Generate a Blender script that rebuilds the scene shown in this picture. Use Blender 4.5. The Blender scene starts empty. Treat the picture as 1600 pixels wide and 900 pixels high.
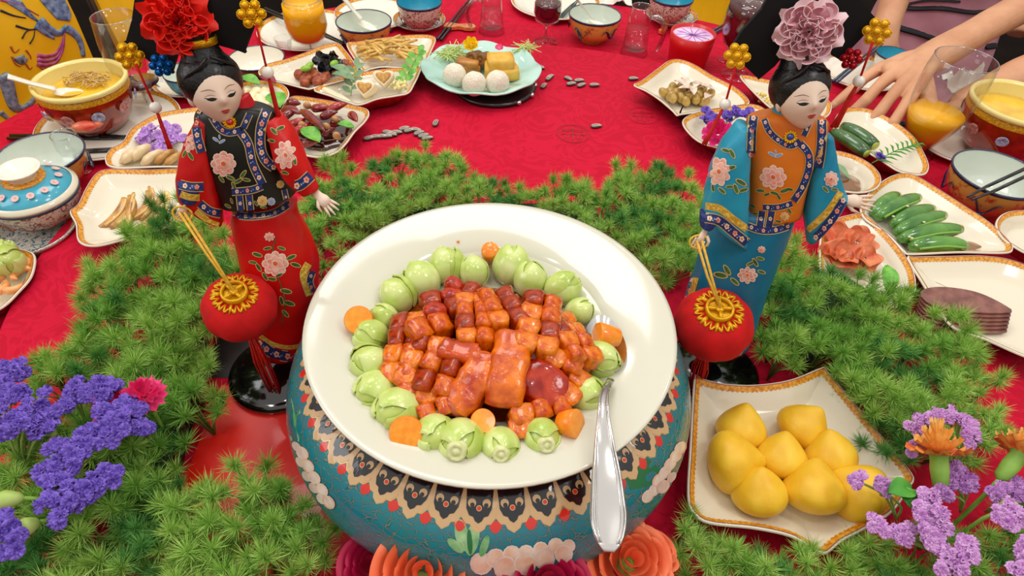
import bpy, math, random
import numpy as np
from mathutils import Vector, Matrix, Euler
from mathutils.bvhtree import BVHTree
random.seed(7)
PI = math.pi
C = bpy.context.scene.collection
R_ = random.uniform
# ---------------------------------------------------------------- camera, world, light
FPX, PITCH, ROLL, CAMZ = 1000.0, math.radians(45.5), math.radians(3), .68
fw = Vector((0, math.cos(PITCH), -math.sin(PITCH)))
u0 = Vector((0, math.sin(PITCH), math.cos(PITCH))); r0 = Vector((1, 0, 0))
rt = r0*math.cos(ROLL) + u0*math.sin(ROLL); up = -r0*math.sin(ROLL) + u0*math.cos(ROLL)
CAM = Vector((0, 0, CAMZ))
cam = bpy.data.cameras.new('camera'); cam.sensor_width = 36; cam.lens = FPX/1600*36; cam.clip_start = .02
co = bpy.data.objects.new('camera', cam); C.objects.link(co)
m = Matrix((rt, up, -fw)).transposed().to_4x4(); m.translation = CAM
co.matrix_world = m
bpy.context.scene.camera = co
vs = bpy.context.scene.view_settings
vs.view_transform = 'Standard'; vs.look = 'None'; vs.gamma = 1; vs.exposure = 0.0
w = bpy.data.worlds.new('world'); bpy.context.scene.world = w; w.use_nodes = True
wt = w.node_tree; tcw = wt.nodes.new('ShaderNodeTexCoord'); sx_ = wt.nodes.new('ShaderNodeSeparateXYZ'); rw = wt.nodes.new('ShaderNodeValToRGB')   # bright ceiling, browner walls, dark floor
wt.links.new(tcw.outputs['Generated'], sx_.inputs[0]); mrw = wt.nodes.new('ShaderNodeMapRange'); mrw.inputs[1].default_value = -1; wt.links.new(sx_.outputs['Z'], mrw.inputs[0]); wt.links.new(mrw.outputs[0], rw.inputs[0])
ew = rw.color_ramp.elements; ew[0].position = .40; ew[0].color = (.12, .09, .07, 1); ew[1].position = .82; ew[1].color = (1, .96, .90, 1); mid_ = ew.new(.58); mid_.color = (.42, .36, .30, 1)
wt.links.new(rw.outputs[0], wt.nodes['Background'].inputs[0])
w.node_tree.nodes['Background'].inputs[1].default_value = .92
def area(loc, target, sx, sy, power, col=(1, 1, 1)):
    l = bpy.data.lights.new('ceiling_panel_light', 'AREA'); l.shape = 'RECTANGLE'; l.size = sx; l.size_y = sy
    l.energy = power; l.color = col
    o = bpy.data.objects.new('ceiling_panel_light', l); C.objects.link(o); o.location = loc
    o.rotation_euler = (Vector(target)-Vector(loc)).to_track_quat('-Z', 'Y').to_euler()
area((-.5, 1.6, 2.3), (0, .6, 0), 1.1, .8, 16, (1, .96, .9))
area((1.3, .2, 2.3), (0, .7, 0), .5, .5, 9, (1, .97, .93))
area((-2.2, .2, 1.5), (0, .5, 0), .9, 1.1, 9, (.95, .98, 1))
for lx, ly in ((-.9, .4), (-.2, .1), (.6, .9), (-.5, 2.6), (.4, 2.4), (1.1, 1.7)): area((lx, ly, 2.2), (lx, ly, 0), .12, .12, 2.6, (1, .96, .9))
# ---------------------------------------------------------------- helpers
def ray(px, py): return fw + rt*(px-800)/FPX + up*(450-py)/FPX
def P(px, py, z=0.0):
    d = ray(px, py); return CAM + d*((z-CAMZ)/d.z)
def PY(px, py, y):
    d = ray(px, py); return CAM + d*(y/d.y)
def dep(p): return (Vector(p)-CAM).dot(fw)
def rad(px, py, z, half): return half*dep(P(px, py, z))/FPX
def hexc(h, a=1):
    c = [int(h[i:i+2], 16)/255 for i in (0, 2, 4)]
    return tuple((x/12.92 if x <= .04045 else ((x+.055)/1.055)**2.4) for x in c)+(a,)
MATS = {}
def M(name, col, rough=.5, metal=0, col2=None, scale=30, bump=0, bscale=60, coat=0, sss=0, trans=0, ior=1.45, sheen=0, alpha=1, dist=0, lo=.35, hi=.65, spec=.5, kind='noise', detail=4, backmix=None):
    if name in MATS: return MATS[name]
    mt = bpy.data.materials.new(name); mt.use_nodes = True; nt = mt.node_tree; N = nt.nodes; L = nt.links
    b = N['Principled BSDF']; I = b.inputs
    c = hexc(col) if isinstance(col, str) else col
    I['Base Color'].default_value = c; I['Roughness'].default_value = rough; I['Metallic'].default_value = metal
    I['Coat Weight'].default_value = coat; I['Coat Roughness'].default_value = .06
    I['Transmission Weight'].default_value = trans; I['IOR'].default_value = ior; I['Alpha'].default_value = alpha
    I['Sheen Weight'].default_value = sheen; I['Specular IOR Level'].default_value = spec
    if sss: I['Subsurface Weight'].default_value = sss; I['Subsurface Radius'].default_value = (.02, .01, .005); I['Subsurface Scale'].default_value = .3
    tc = N.new('ShaderNodeTexCoord')
    if col2:
        n = N.new('ShaderNodeTexNoise'); n.inputs['Scale'].default_value = scale; n.inputs['Detail'].default_value = detail; n.inputs['Distortion'].default_value = dist
        L.new(tc.outputs['Object'], n.inputs['Vector'])
        r = N.new('ShaderNodeValToRGB'); r.color_ramp.elements[0].position = lo; r.color_ramp.elements[1].position = hi
        r.color_ramp.elements[0].color = c; r.color_ramp.elements[1].color = hexc(col2)
        L.new(n.outputs['Fac'], r.inputs['Fac']); L.new(r.outputs['Color'], I['Base Color'])
    if bump:
        n = N.new('ShaderNodeTexNoise'); n.inputs['Scale'].default_value = bscale; n.inputs['Detail'].default_value = 3
        L.new(tc.outputs['Object'], n.inputs['Vector'])
        bn = N.new('ShaderNodeBump'); bn.inputs['Strength'].default_value = bump; bn.inputs['Distance'].default_value = .002
        L.new(n.outputs['Fac'], bn.inputs['Height']); L.new(bn.outputs['Normal'], I['Normal'])
    MATS[name] = mt; return mt
class MB:
    def __init__(s): s.v = []; s.f = []; s.m = []
    def add(s, vs, fs, mi=0):
        o = len(s.v); s.v += [tuple(x) for x in vs]; s.f += [tuple(i+o for i in f) for f in fs]; s.m += [mi]*len(fs); return s
    def grid(s, rings, mi=0, closed=True, cap0=False, cap1=False, loop=False):
        n = len(rings[0]); vs = [p for r in rings for p in r]; fs = []
        K = len(rings)
        for a in range(K if loop else K-1):
            b = (a+1) % K
            for i in range(n if closed else n-1):
                j = (i+1) % n; fs.append((a*n+i, a*n+j, b*n+j, b*n+i))
        if cap0: fs.append(tuple(range(n-1, -1, -1)))
        if cap1: fs.append(tuple((K-1)*n+i for i in range(n)))
        return s.add(vs, fs, mi)
    def lathe(s, prof, seg=48, c=(0, 0, 0), mi=0, sx=1, sy=1, a0=0, cap=False):
        rings = [[(c[0]+r*sx*math.cos(a0+2*PI*i/seg), c[1]+r*sy*math.sin(a0+2*PI*i/seg), c[2]+z) for i in range(seg)] for r, z in prof]
        return s.grid(rings, mi, cap0=cap, cap1=cap)
    def tube(s, pts, r, seg=8, mi=0, flat=1, caps=True):
        pts = [Vector(p) for p in pts]; K = len(pts)
        rr = r if isinstance(r, (list, tuple)) else [r]*K
        rings = []; prev = None
        for k in range(K):
            t = (pts[min(k+1, K-1)]-pts[max(k-1, 0)])
            t = t.normalized() if t.length > 1e-9 else Vector((0, 0, 1))
            if prev is None: a = t.orthogonal().normalized()
            else:
                a = prev - t*prev.dot(t); a = a.normalized() if a.length > 1e-6 else t.orthogonal().normalized()
            prev = a; b = t.cross(a)
            rings.append([pts[k]+a*rr[k]*math.cos(2*PI*i/seg)+b*rr[k]*flat*math.sin(2*PI*i/seg) for i in range(seg)])
        return s.grid(rings, mi, cap0=caps, cap1=caps)
    def ell(s, c, r, seg=16, ring=10, mi=0, rot=None, fn=None):
        c = Vector(c); r = (r, r, r) if not isinstance(r, (tuple, list)) else r
        vs = []; fs = []
        for k in range(1, ring):
            ph = PI*k/ring
            for i in range(seg):
                th = 2*PI*i/seg; vs.append(Vector((math.sin(ph)*math.cos(th), math.sin(ph)*math.sin(th), math.cos(ph))))
        vs += [Vector((0, 0, 1)), Vector((0, 0, -1))]
        for k in range(ring-2):
            for i in range(seg): j = (i+1) % seg; fs.append((k*seg+i, (k+1)*seg+i, (k+1)*seg+j, k*seg+j))
        t = len(vs)-2
        for i in range(seg): j = (i+1) % seg; fs.append((t, i, j)); fs.append((t+1, (ring-2)*seg+j, (ring-2)*seg+i))
        out = []
        for v in vs:
            q = fn(v.copy()) if fn else v
            q = Vector((q.x*r[0], q.y*r[1], q.z*r[2]))
            if rot: q = rot @ q
            out.append(q+c)
        return s.add(out, fs, mi)
    def box(s, c, h, rot=None, mi=0, bev=0):
        c = Vector(c); vs = []; fs = []
        if not bev:
            for x in (-1, 1):
                for y in (-1, 1):
                    for z in (-1, 1): vs.append(Vector((x*h[0], y*h[1], z*h[2])))
            fs = [(0, 1, 3, 2), (4, 6, 7, 5), (0, 4, 5, 1), (2, 3, 7, 6), (0, 2, 6, 4), (1, 5, 7, 3)]
        else:      # superellipsoid style rounded box
            k = 8; base = MB(); 
            def fn(v):
                e = bev; mx = (abs(v.x)**e+abs(v.y)**e+abs(v.z)**e)**(1/e); return v/mx
            base.ell((0, 0, 0), h, 16, 10, fn=fn); vs = [Vector(v) for v in base.v]; fs = base.f
        if rot: vs = [rot @ v for v in vs]
        return s.add([v+c for v in vs], fs, mi)
    def prism(s, poly, t, mi=0, fn=None):     # poly of 3D points, thickness vector t
        n = len(poly); t = Vector(t); a = [Vector(p) for p in poly]; b = [p+t for p in a]
        fs = [tuple(range(n-1, -1, -1)), tuple(range(n, 2*n))]+[(i, (i+1) % n, n+(i+1) % n, n+i) for i in range(n)]
        return s.add(a+b, fs, mi)
    def xf(s, mat): s.v = [tuple(mat @ Vector(v)) for v in s.v]; return s
ROOTS = {}
def mk(name, mb, mats, parent=None, smooth=True, org=None):
    me = bpy.data.meshes.new(name)
    o_ = Vector((0, 0, 0))
    if parent is not None: o_ = ROOTS.get(parent.name, Vector((0, 0, 0)))
    elif org is not None: o_ = Vector(org)
    me.from_pydata([tuple(Vector(v)-o_) for v in mb.v] if o_.length > 0 else mb.v, [], mb.f)
    for x in (mats if isinstance(mats, (list, tuple)) else [mats]): me.materials.append(x)
    me.polygons.foreach_set('material_index', mb.m)
    if smooth: me.polygons.foreach_set('use_smooth', [True]*len(mb.f))
    if me.materials[0].name in ('clear_glass', 'water', 'red_wine', 'orange_juice'):
        import bmesh
        bm = bmesh.new(); bm.from_mesh(me); bmesh.ops.remove_doubles(bm, verts=bm.verts, dist=1e-5); bmesh.ops.recalc_face_normals(bm, faces=bm.faces); bm.to_mesh(me); bm.free()
    me.update()
    o = bpy.data.objects.new(name, me); C.objects.link(o)
    if parent is not None:
        o.parent = parent
        ROOTS[o.name] = o_
    elif org is not None: o.location = org; ROOTS[o.name] = o_
    return o
def sharp(o, ang=40):
    o.data.polygons.foreach_set('use_smooth', [True]*len(o.data.polygons))
    try: o.data.set_sharp_from_angle(angle=math.radians(ang))
    except Exception: pass
    return o
def tag(o, label=None, cat=None, group=None, kind=None):
    if label: o['label'] = label
    if cat: o['category'] = cat
    if group: o['group'] = group
    if kind: o['kind'] = kind
    return o
def thing(name, label, cat, loc=(0, 0, 0), group=None):
    o = bpy.data.objects.new(name, None); C.objects.link(o); o.location = loc; o.empty_display_size = .01
    ROOTS[o.name] = Vector(loc); tag(o, label, cat, group); return o
def dup(o, parent=None, mat=None, label=None, group=None):
    c = o.copy(); C.objects.link(c)
    if parent is not None: c.parent = parent
    if mat is not None: c.matrix_world = mat
    if label: c['label'] = label
    if group: c['group'] = group
    for ch in list(o.children): dup(ch, c)
    return c
def TRS(loc, rot=(0, 0, 0), s=1):
    return Matrix.Translation(Vector(loc)) @ Euler(rot).to_matrix().to_4x4() @ Matrix.Diagonal((s, s, s, 1) if not isinstance(s, tuple) else (*s, 1))
def crom(pts, n, closed=True):
    pts = [Vector(p) for p in pts]; K = len(pts); out = []
    segs = K if closed else K-1
    for k in range(segs):
        g = (lambda i: pts[i % K]) if closed else (lambda i: pts[max(0, min(K-1, i))])
        p0, p1, p2, p3 = g(k-1), g(k), g(k+1), g(k+2)
        for j in range(12):
            t = j/12
            out.append(.5*((2*p1)+(p2-p0)*t+(2*p0-5*p1+4*p2-p3)*t*t+(3*p1-p0-3*p2+p3)*t**3))
    if not closed: out.append(pts[-1])
    d = [0]
    loop = out+[out[0]] if closed else out
    for a, b in zip(loop, loop[1:]): d.append(d[-1]+(b-a).length)
    T = d[-1]; res = []; j = 0
    for i in range(n):
        x = T*i/(n if closed else n-1)
        while j < len(d)-2 and d[j+1] < x: j += 1
        f = (x-d[j])/max(1e-9, d[j+1]-d[j]); res.append(loop[j].lerp(loop[j+1], min(1, max(0, f))))
    return res
# ---------------------------------------------------------------- materials
white = M('white_porcelain', 'f2ecdd', .12, coat=.6)
cream = M('cream_porcelain', 'e6dcc6', .16, coat=.5)
plate_w = M('plate_glaze', 'd3d0be', .12, coat=.7)
gold_lace = M('gold_lace_glaze', 'c8780f', .35, col2='eaa93c', scale=260, lo=.4, hi=.6)
brown_line = M('brown_line_glaze', '9a5a55', .35)
red_glaze = M('red_enamel_outside', 'b3260c', .2, col2='7a1208', scale=60, coat=.6)
gold = M('gold_foil', 'e8b01c', .28, .85, bump=.5, bscale=900)
goldp = M('gold_plastic', 'e2a80c', .3, .35)
def clearmat(name, tint=(1, 1, 1, 1), refl=.9):
    mt = bpy.data.materials.new(name); mt.use_nodes = True; nt = mt.node_tree; N = nt.nodes; L = nt.links; N.remove(N['Principled BSDF'])
    t = N.new('ShaderNodeBsdfTransparent'); t.inputs[0].default_value = tint; g = N.new('ShaderNodeBsdfGlossy'); g.inputs['Roughness'].default_value = .02
    f = N.new('ShaderNodeLayerWeight'); f.inputs[0].default_value = .5; m_ = N.new('ShaderNodeMixShader'); pw = N.new('ShaderNodeMath'); pw.operation = 'POWER'; pw.inputs[1].default_value = 3.2; ml = N.new('ShaderNodeMath'); ml.operation = 'MULTIPLY_ADD'; ml.inputs[1].default_value = .55*refl; ml.inputs[2].default_value = .035
    L.new(f.outputs['Facing'], pw.inputs[0]); L.new(pw.outputs[0], ml.inputs[0]); L.new(ml.outputs[0], m_.inputs[0]); L.new(t.outputs[0], m_.inputs[1]); L.new(g.outputs[0], m_.inputs[2]); L.new(m_.outputs[0], N['Material Output'].inputs[0]); MATS[name] = mt; return mt
glass = clearmat('clear_glass', (.975, .98, .98, 1)); glass_edge = clearmat('glass_edge', (.8, .82, .82, 1), 1.6); glass_edge.node_tree.nodes['Math.001'].inputs[2].default_value = .3; water_m = clearmat('water', (.96, .97, .98, 1), .5)
juice = M('orange_juice', 'ffb608', .25, sss=.2)
wine = M('red_wine', '4a0612', .05, coat=1)
black = M('black_velvet', '0a0a0b', .9)
black_l = M('black_lacquer', '141213', .3, coat=.3)
navy = M('navy_brocade', '1d2a66', .6, col2='39559c', scale=420, lo=.5, hi=.75)
goldthr = M('gold_thread', 'e0bd6a', .5)
redsatin = M('red_satin', 'd40d0a', .38, col2='c0060a', scale=25)
redvelvet = M('red_velvet', 'd30406', .85, col2='bb0306', scale=60)
skin_d = M('doll_face', 'f0d5c0', .5, sss=.1)
leafg = M('leaf_green', '3d8a2c', .5, col2='5aa53a', scale=60)
red_cloth = M('red_damask', 'c9042e', .8, spec=.25)
# damask relief and slight tonal swirl on the cloth
def damask(mt, c1, c2, sc=11):
    nt = mt.node_tree; N = nt.nodes; L = nt.links; b = N['Principled BSDF']
    tc = N.new('ShaderNodeTexCoord')
    n = N.new('ShaderNodeTexNoise'); n.inputs['Scale'].default_value = sc; n.inputs['Detail'].default_value = 2; n.inputs['Distortion'].default_value = 2.5
    L.new(tc.outputs['Object'], n.inputs['Vector'])
    mth = N.new('ShaderNodeMath'); mth.operation = 'MULTIPLY'; mth.inputs[1].default_value = 30; L.new(n.outputs['Fac'], mth.inputs[0])
    sn = N.new('ShaderNodeMath'); sn.operation = 'SINE'; L.new(mth.outputs[0], sn.inputs[0])
    wv = N.new('ShaderNodeTexNoise'); wv.inputs['Scale'].default_value = 900; L.new(tc.outputs['Object'], wv.inputs['Vector'])
    ad = N.new('ShaderNodeMath'); ad.operation = 'ADD'; L.new(sn.outputs[0], ad.inputs[0]); L.new(wv.outputs['Fac'], ad.inputs[1])
    r = N.new('ShaderNodeValToRGB'); r.color_ramp.elements[0].color = hexc(c1); r.color_ramp.elements[1].color = hexc(c2)
    r.color_ramp.elements[0].position = .0; r.color_ramp.elements[1].position = 1
    L.new(ad.outputs[0], r.inputs['Fac']); L.new(r.outputs['Color'], b.inputs['Base Color'])
    bp = N.new('ShaderNodeBump'); bp.inputs['Strength'].default_value = .25; bp.inputs['Distance'].default_value = .001
    L.new(ad.outputs[0], bp.inputs['Height']); L.new(bp.outputs['Normal'], b.inputs['Normal'])
damask(red_cloth, 'be022a', 'ca0832')
# ---------------------------------------------------------------- setting
mb = MB(); mb.box((0, 1, -.79), (6, 6, .01))
tag(mk('floor', mb, M('dark_floor', '120c09', .95, spec=.1, col2='1c130e', scale=5), smooth=False), kind='structure')
TC = Vector((.02, .75, 0)); TR = 1.1; SR = .74; ZT = -.03
tbl = thing('banquet_table', 'round banquet table covered by a bright red damask cloth', 'table', (TC.x, TC.y, -.78))
mb = MB(); mb.lathe([(0, ZT-.03), (TR-.01, ZT-.03), (TR-.01, ZT-.003), (0, ZT-.003)], 96, TC); mk('table_top', mb, M('table_board', '6b4a30', .6), tbl)
mb = MB()
prof = [(0, ZT), (TR-.004, ZT), (TR+.002, ZT-.006)]
rings = [[(TC.x+r*math.cos(2*PI*i/192), TC.y+r*math.sin(2*PI*i/192), z) for i in range(192)] for r, z in prof[1:]]
for k in range(1, 7):
    rings.append([(TC.x+(TR+.003+.022*k/6*(1+math.sin(i*PI/4+math.sin(i)*.4)))*math.cos(2*PI*i/192), TC.y+(TR+.003+.022*k/6*(1+math.sin(i*PI/4+math.sin(i)*.4)))*math.sin(2*PI*i/192), ZT-.006-.11*k) for i in range(192)])
mb.grid(rings, cap0=False); mb.lathe([(0, ZT), (TR-.004, ZT)], 192, TC)
mk('tablecloth_drape', mb, red_cloth, tbl)
mb = MB(); mb.lathe([(.05, -.78), (.4, -.78), (.4, -.74), (.08, -.7), (.08, ZT-.03), (.05, ZT-.03)], 32, TC); mk('pedestal', mb, M('table_board', '6b4a30'), tbl)
sus = thing('turntable', 'large round turntable wrapped in crimson damask in the middle of the table', 'turntable', (TC.x, TC.y, ZT))
mb = MB(); mb.lathe([(SR-.01, ZT+.0005), (SR, ZT+.004), (SR, -.004), (SR-.004, 0), (0, 0)], 192, TC); mk('cloth_cover', mb, red_cloth, sus)
# round longevity medallions woven into the cloth
medm = M('medallion_weave', 'a8001f', .55)
def medallion(c, r, parent):
    mb = MB(); h = .0006
    def band(r0, r1):
        mb.grid([[(c.x+q*math.cos(2*PI*i/40), c.y+q*math.sin(2*PI*i/40), c.z+z) for i in range(40)] for q, z in ((r0, .0002), (r0, h), (r1, h), (r1, .0002))])
    band(r*.97, r); band(r*.86, r*.9)
    for x, y, a, b in [(0, 0, .06, .75), (-.35, .45, .3, .035), (.35, .45, .3, .035), (-.35, .25, .3, .035), (.35, .25, .3, .035), (-.4, -.1, .35, .035), (.4, -.1, .35, .035), (-.3, -.4, .035, .25), (.3, -.4, .035, .25), (-.5, -.4, .035, .2), (.5, -.4, .035, .2), (-.6, .1, .035, .3), (.6, .1, .035, .3)]:
        mb.box((c.x+x*r*.9, c.y+y*r*.9, c.z+h/2+.0001), (a*r, b*r*.9, h/2))
    mk('woven_medallion', mb, medm, parent, smooth=False)
for px, py in ((895, 209), (1005, 181)): medallion(P(px, py, 0), .034, sus)
medallion(P(868, 84, ZT), .034, tbl)
# ---------------------------------------------------------------- cloisonne pot
PC = Vector((-.018, .425, 0))
PPROF = [(.118, .0), (.15, .012), (.184, .035), (.207, .065), (.217, .095), (.2165, .115), (.208, .137), (.193, .154), (.172, .165), (.150, .169), (.146, .1705), (.138, .1705), (.134, .163), (.12, .15), (.0, .15)]
def catprof(pr, n=8):
    q = crom([Vector((a, b, 0)) for a, b in pr], n*len(pr), closed=False); return [(v.x, v.y) for v in q]
pot = thing('cloisonne_pot', 'squat teal cloisonne pot with scalloped cloud collar under the big white plate', 'pot', PC)
teal = M('teal_enamel', '0c7f8c', .22, coat=.6)
def cellwire(mt):
    nt = mt.node_tree; N = nt.nodes; L = nt.links; b = N['Principled BSDF']; tc = N.new('ShaderNodeTexCoord')
    nz = N.new('ShaderNodeTexNoise'); nz.inputs['Scale'].default_value = 60; L.new(tc.outputs['Object'], nz.inputs['Vector'])
    mx = N.new('ShaderNodeMix'); mx.data_type = 'VECTOR'; mx.inputs[0].default_value = .012
    L.new(tc.outputs['Object'], mx.inputs[4]); L.new(nz.outputs['Color'], mx.inputs[5])
    mp = N.new('ShaderNodeMapping'); mp.inputs['Scale'].default_value = (1, 1, 1.7); L.new(mx.outputs[1], mp.inputs[0])
    v = N.new('ShaderNodeTexVoronoi'); v.feature = 'DISTANCE_TO_EDGE'; v.inputs['Scale'].default_value = 105; L.new(mp.outputs[0], v.inputs['Vector'])
    r = N.new('ShaderNodeValToRGB'); e = r.color_ramp.elements
    e[0].position = .0; e[0].color = hexc('7f8f80'); e[1].position = .09; e[1].color = hexc('108391')
    x = e.new(.05); x.color = hexc('0b5c68')
    L.new(v.outputs['Distance'], r.inputs['Fac'])
    n2 = N.new('ShaderNodeTexNoise'); n2.inputs['Scale'].default_value = 14; L.new(tc.outputs['Object'], n2.inputs['Vector'])
    m2 = N.new('ShaderNodeMix'); m2.data_type = 'RGBA'; m2.blend_type = 'MULTIPLY'; m2.inputs[0].default_value = .35
    L.new(r.outputs['Color'], m2.inputs[6]); L.new(n2.outputs['Color'], m2.inputs[7]); L.new(m2.outputs[2], b.inputs['Base Color'])
    bp = N.new('ShaderNodeBump'); bp.invert = True; bp.inputs['Strength'].default_value = .5; bp.inputs['Distance'].default_value = .001
    L.new(r.outputs['Color'], bp.inputs['Height']); L.new(bp.outputs['Normal'], b.inputs['Normal']); L.new(bp.outputs['Normal'], b.inputs['Coat Normal'])
cellwire(teal)
mb = MB(); mb.lathe(catprof(PPROF), 128, PC); body = mk('pot_body', mb, teal, pot)
def bvh_of(mb): return BVHTree.FromPolygons([Vector(v) for v in mb.v], mb.f)
pot_bvh = bvh_of(mb)
pp = catprof(PPROF[1:11], 20)
# profile by arc length measured downward from the neck
arc = [0]; pr_ = list(reversed(pp))
for a, b in zip(pr_, pr_[1:]): arc.append(arc[-1]+math.hypot(a[0]-b[0], a[1]-b[1]))
def potpt(u, s, off):        # u lateral metres at theta 0, s metres down the shoulder
    j = 0
    while j < len(arc)-2 and arc[j+1] < s: j += 1
    f = (s-arc[j])/(arc[j+1]-arc[j]); a, b = pr_[j], pr_[j+1]
    r = a[0]+(b[0]-a[0])*f; z = a[1]+(b[1]-a[1])*f
    nx, nz = -(b[1]-a[1]), (b[0]-a[0]); l = math.hypot(nx, nz); nx, nz = nx/l, nz/l
    if nx < 0 and nz < 0: nx, nz = -nx, -nz
    r2 = r+nx*off; z2 = z+nz*off; th = -PI/2+u/r
    return Vector((r2*math.cos(th), r2*math.sin(th), z2))
def lobes(cx, cy, r, n, amp, rot=0, k=48, sx=1, sy=1):
    return [(cx+sx*(r*(1+amp*abs(math.cos(n*(t)/2)))*math.cos(t+rot)), cy+sy*(r*(1+amp*abs(math.cos(n*(t)/2)))*math.sin(t+rot))) for t in [2*PI*i/k for i in range(k)]]
def dec(mb, poly, off, mi, fn, c=None):
    k = len(poly); cx = sum(p[0] for p in poly)/k if c is None else c[0]; cy = sum(p[1] for p in poly)/k if c is None else c[1]
    vs = [fn(cx, cy, off)]; ring1 = [fn(cx+(p[0]-cx)*.55, cy+(p[1]-cy)*.55, off) for p in poly]; ring2 = [fn(p[0], p[1], off) for p in poly]; ring3 = [fn(p[0], p[1], 0) for p in poly]
    vs += ring1+ring2+ring3; fs = []
    for i in range(k):
        j = (i+1) % k; fs += [(0, 1+i, 1+j), (1+i, 1+k+i, 1+k+j, 1+j), (1+k+i, 1+2*k+i, 1+2*k+j, 1+k+j)]
    mb.add(vs, fs, mi)
tan = M('tan_enamel', 'cfa878', .25, coat=.5); blk = M('black_enamel', '0c0c16', .15, coat=.6); redd = M('red_enamel', 'd62a1c', .2, coat=.5); goldw = M('gilt_wire', 'd7b27a', .3, .6)
NM = 40; S0 = .031
mb = MB()
W2 = .0148
out = [(-W2, -.012), (-W2, .002), (-W2*.98, .010), (-W2*.7, .0155), (-W2*.45, .016), (-W2*.35, .0195), (0, .023), (W2*.35, .0195), (W2*.45, .016), (W2*.7, .0155), (W2*.98, .010), (W2, .002), (W2, -.012)]
def gg(o): return lambda x, y, of: potpt(x, S0+y, of)
dec(mb, [(x*1.05, y*1.04) for x, y in out], .0004, 3, gg(0)); dec(mb, [(x*.98, y) for x, y in out], .0008, 0, gg(0))
inn = [(-.0115, -.012), (-.0108, .004), (-.008, .0095), (-.0045, .0105), (-.003, .0135), (0, .0155), (.003, .0135), (.0045, .0105), (.008, .0095), (.0108, .004), (.0115, -.012)]
dec(mb, inn, .0012, 1, gg(0), c=(0, .0))
for s in (-1, 1): dec(mb, lobes(s*.0062, -.0005, .0035, 1, 0, k=20), .0016, 0, gg(0)); dec(mb, lobes(s*.0058, .0012, .0019, 1, 0, k=14), .0019, 1, gg(0))
dec(mb, lobes(0, .0035, .0024, 1, 0, k=14), .0019, 3, gg(0)); dec(mb, lobes(0, .0035, .0018, 1, 0, k=14), .0022, 2, gg(0))
dec(mb, [(W2+x, y) for x, y in [(-.0055, .0135), (-.005, .019), (-.0025, .0225), (0, .0235), (.0025, .0225), (.005, .019), (.0055, .0135)]], .0003, 2, gg(0))
mb.v = [tuple(Vector(v)+PC) for v in mb.v]
cm = mk('cloud_motif', mb, [tan, blk, redd, goldw], pot, smooth=False)
for k in range(1, NM):
    c = cm.copy(); C.objects.link(c); c.parent = pot; c.rotation_euler = (0, 0, 2*PI*k/NM)
mb = MB(); rr = [[potpt(0, s, .0003) for _ in (0,)][0] for s in (0, .006, .012, .018, .023)]
mb.grid([[Vector((math.hypot(q.x, q.y)*math.cos(2*PI*i/96), math.hypot(q.x, q.y)*math.sin(2*PI*i/96), q.z))+PC for i in range(96)] for q in rr]); mk('black_neck_band', mb, blk, pot)
# painted peonies and leaves low on the body
def ppx(px, py):
    h = pot_bvh.ray_cast(CAM, ray(px, py).normalized())
    if h[0] is None:
        return None
    return h[0], h[1]
def potdec(name, polys, mats, lab=None):
    mb = MB()
    for poly, mi, lv in polys:
        cx = sum(p[0] for p in poly)/len(poly); cy = sum(p[1] for p in poly)/len(poly)
        pts = [ppx(*p) for p in poly]; c = ppx(cx, cy)
        if c is None or any(p is None for p in pts): continue
        of = .0004+.0005*lv
        vs = [c[0]+c[1]*of]+[p+n*of for p, n in pts]; k = len(pts)
        mb.add(vs, [(0, 1+i, 1+(i+1) % k) for i in range(k)], mi)
    o = mk(name, mb, mats, pot)
    if lab: o['label'] = lab
    return o
petw = M('peony_white_enamel', 'e9dcd0', .25, col2='d8b9b0', scale=60, coat=.4); petp = M('peony_peach_enamel', 'e3b294', .25, col2='e9d2c0', scale=80, coat=.4)
lfe = M('leaf_enamel', '2f8c4c', .25, col2='b9d9a0', scale=35, coat=.4, lo=.4, hi=.7); lfd = M('dark_leaf_enamel', '1d6b3c', .25, coat=.4)
def pet(cx, cy, r, sx=1, sy=1, rot=0, n=12):
    return [(cx+r*sx*math.cos(t)*math.cos(rot)-r*sy*math.sin(t)*math.sin(rot), cy+r*sx*math.cos(t)*math.sin(rot)+r*sy*math.sin(t)*math.cos(rot)) for t in [2*PI*i/n for i in range(n)]]
potdec('painted_leaf', [(pet(722, 836, 26, 1, .42, 1.35), 0, 0), (pet(738, 842, 26, 1, .42, 1.75), 0, .3), (pet(712, 852, 16, 1, .45, .7), 0, .5), (pet(757, 852, 18, 1, .35, 1.9), 0, .6), (pet(734, 846, 20, 1, .2, 1.5), 1, .9)], [lfe, lfd], 'green painted leaf with pale tips')
pl = []
for i, (x, y, r) in enumerate([(752, 880, 17), (775, 872, 15), (800, 866, 14), (822, 864, 13), (845, 858, 12), (868, 852, 12), (888, 852, 10), (790, 886, 18), (820, 880, 17), (850, 872, 16), (880, 864, 14)]): pl += [(pet(x, y, r*1.05), 1, i*.15), (pet(x, y, r*.88), 0, i*.15+.1)]
potdec('painted_peony', pl, [petp, petw], 'peach painted peony with rounded petals')
pl = []
for i, (x, y) in enumerate([(464, 698), (473, 708), (470, 722), (482, 728), (480, 744), (492, 746), (491, 762), (504, 765), (503, 779), (515, 784)]): pl += [(pet(x, y, 12, 1, .7, .9 if i % 2 else .2), 1, i*.15), (pet(x, y, 9.5, 1, .6, .9), 0, i*.15+.1)]
potdec('painted_peony', pl, [petw, petp], 'white painted peony on the left side')
potdec('painted_leaf', [([(448, 660), (456, 622), (463, 650), (470, 640), (468, 690), (455, 688)], 0, 0)], [lfe])
pl = []
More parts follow.
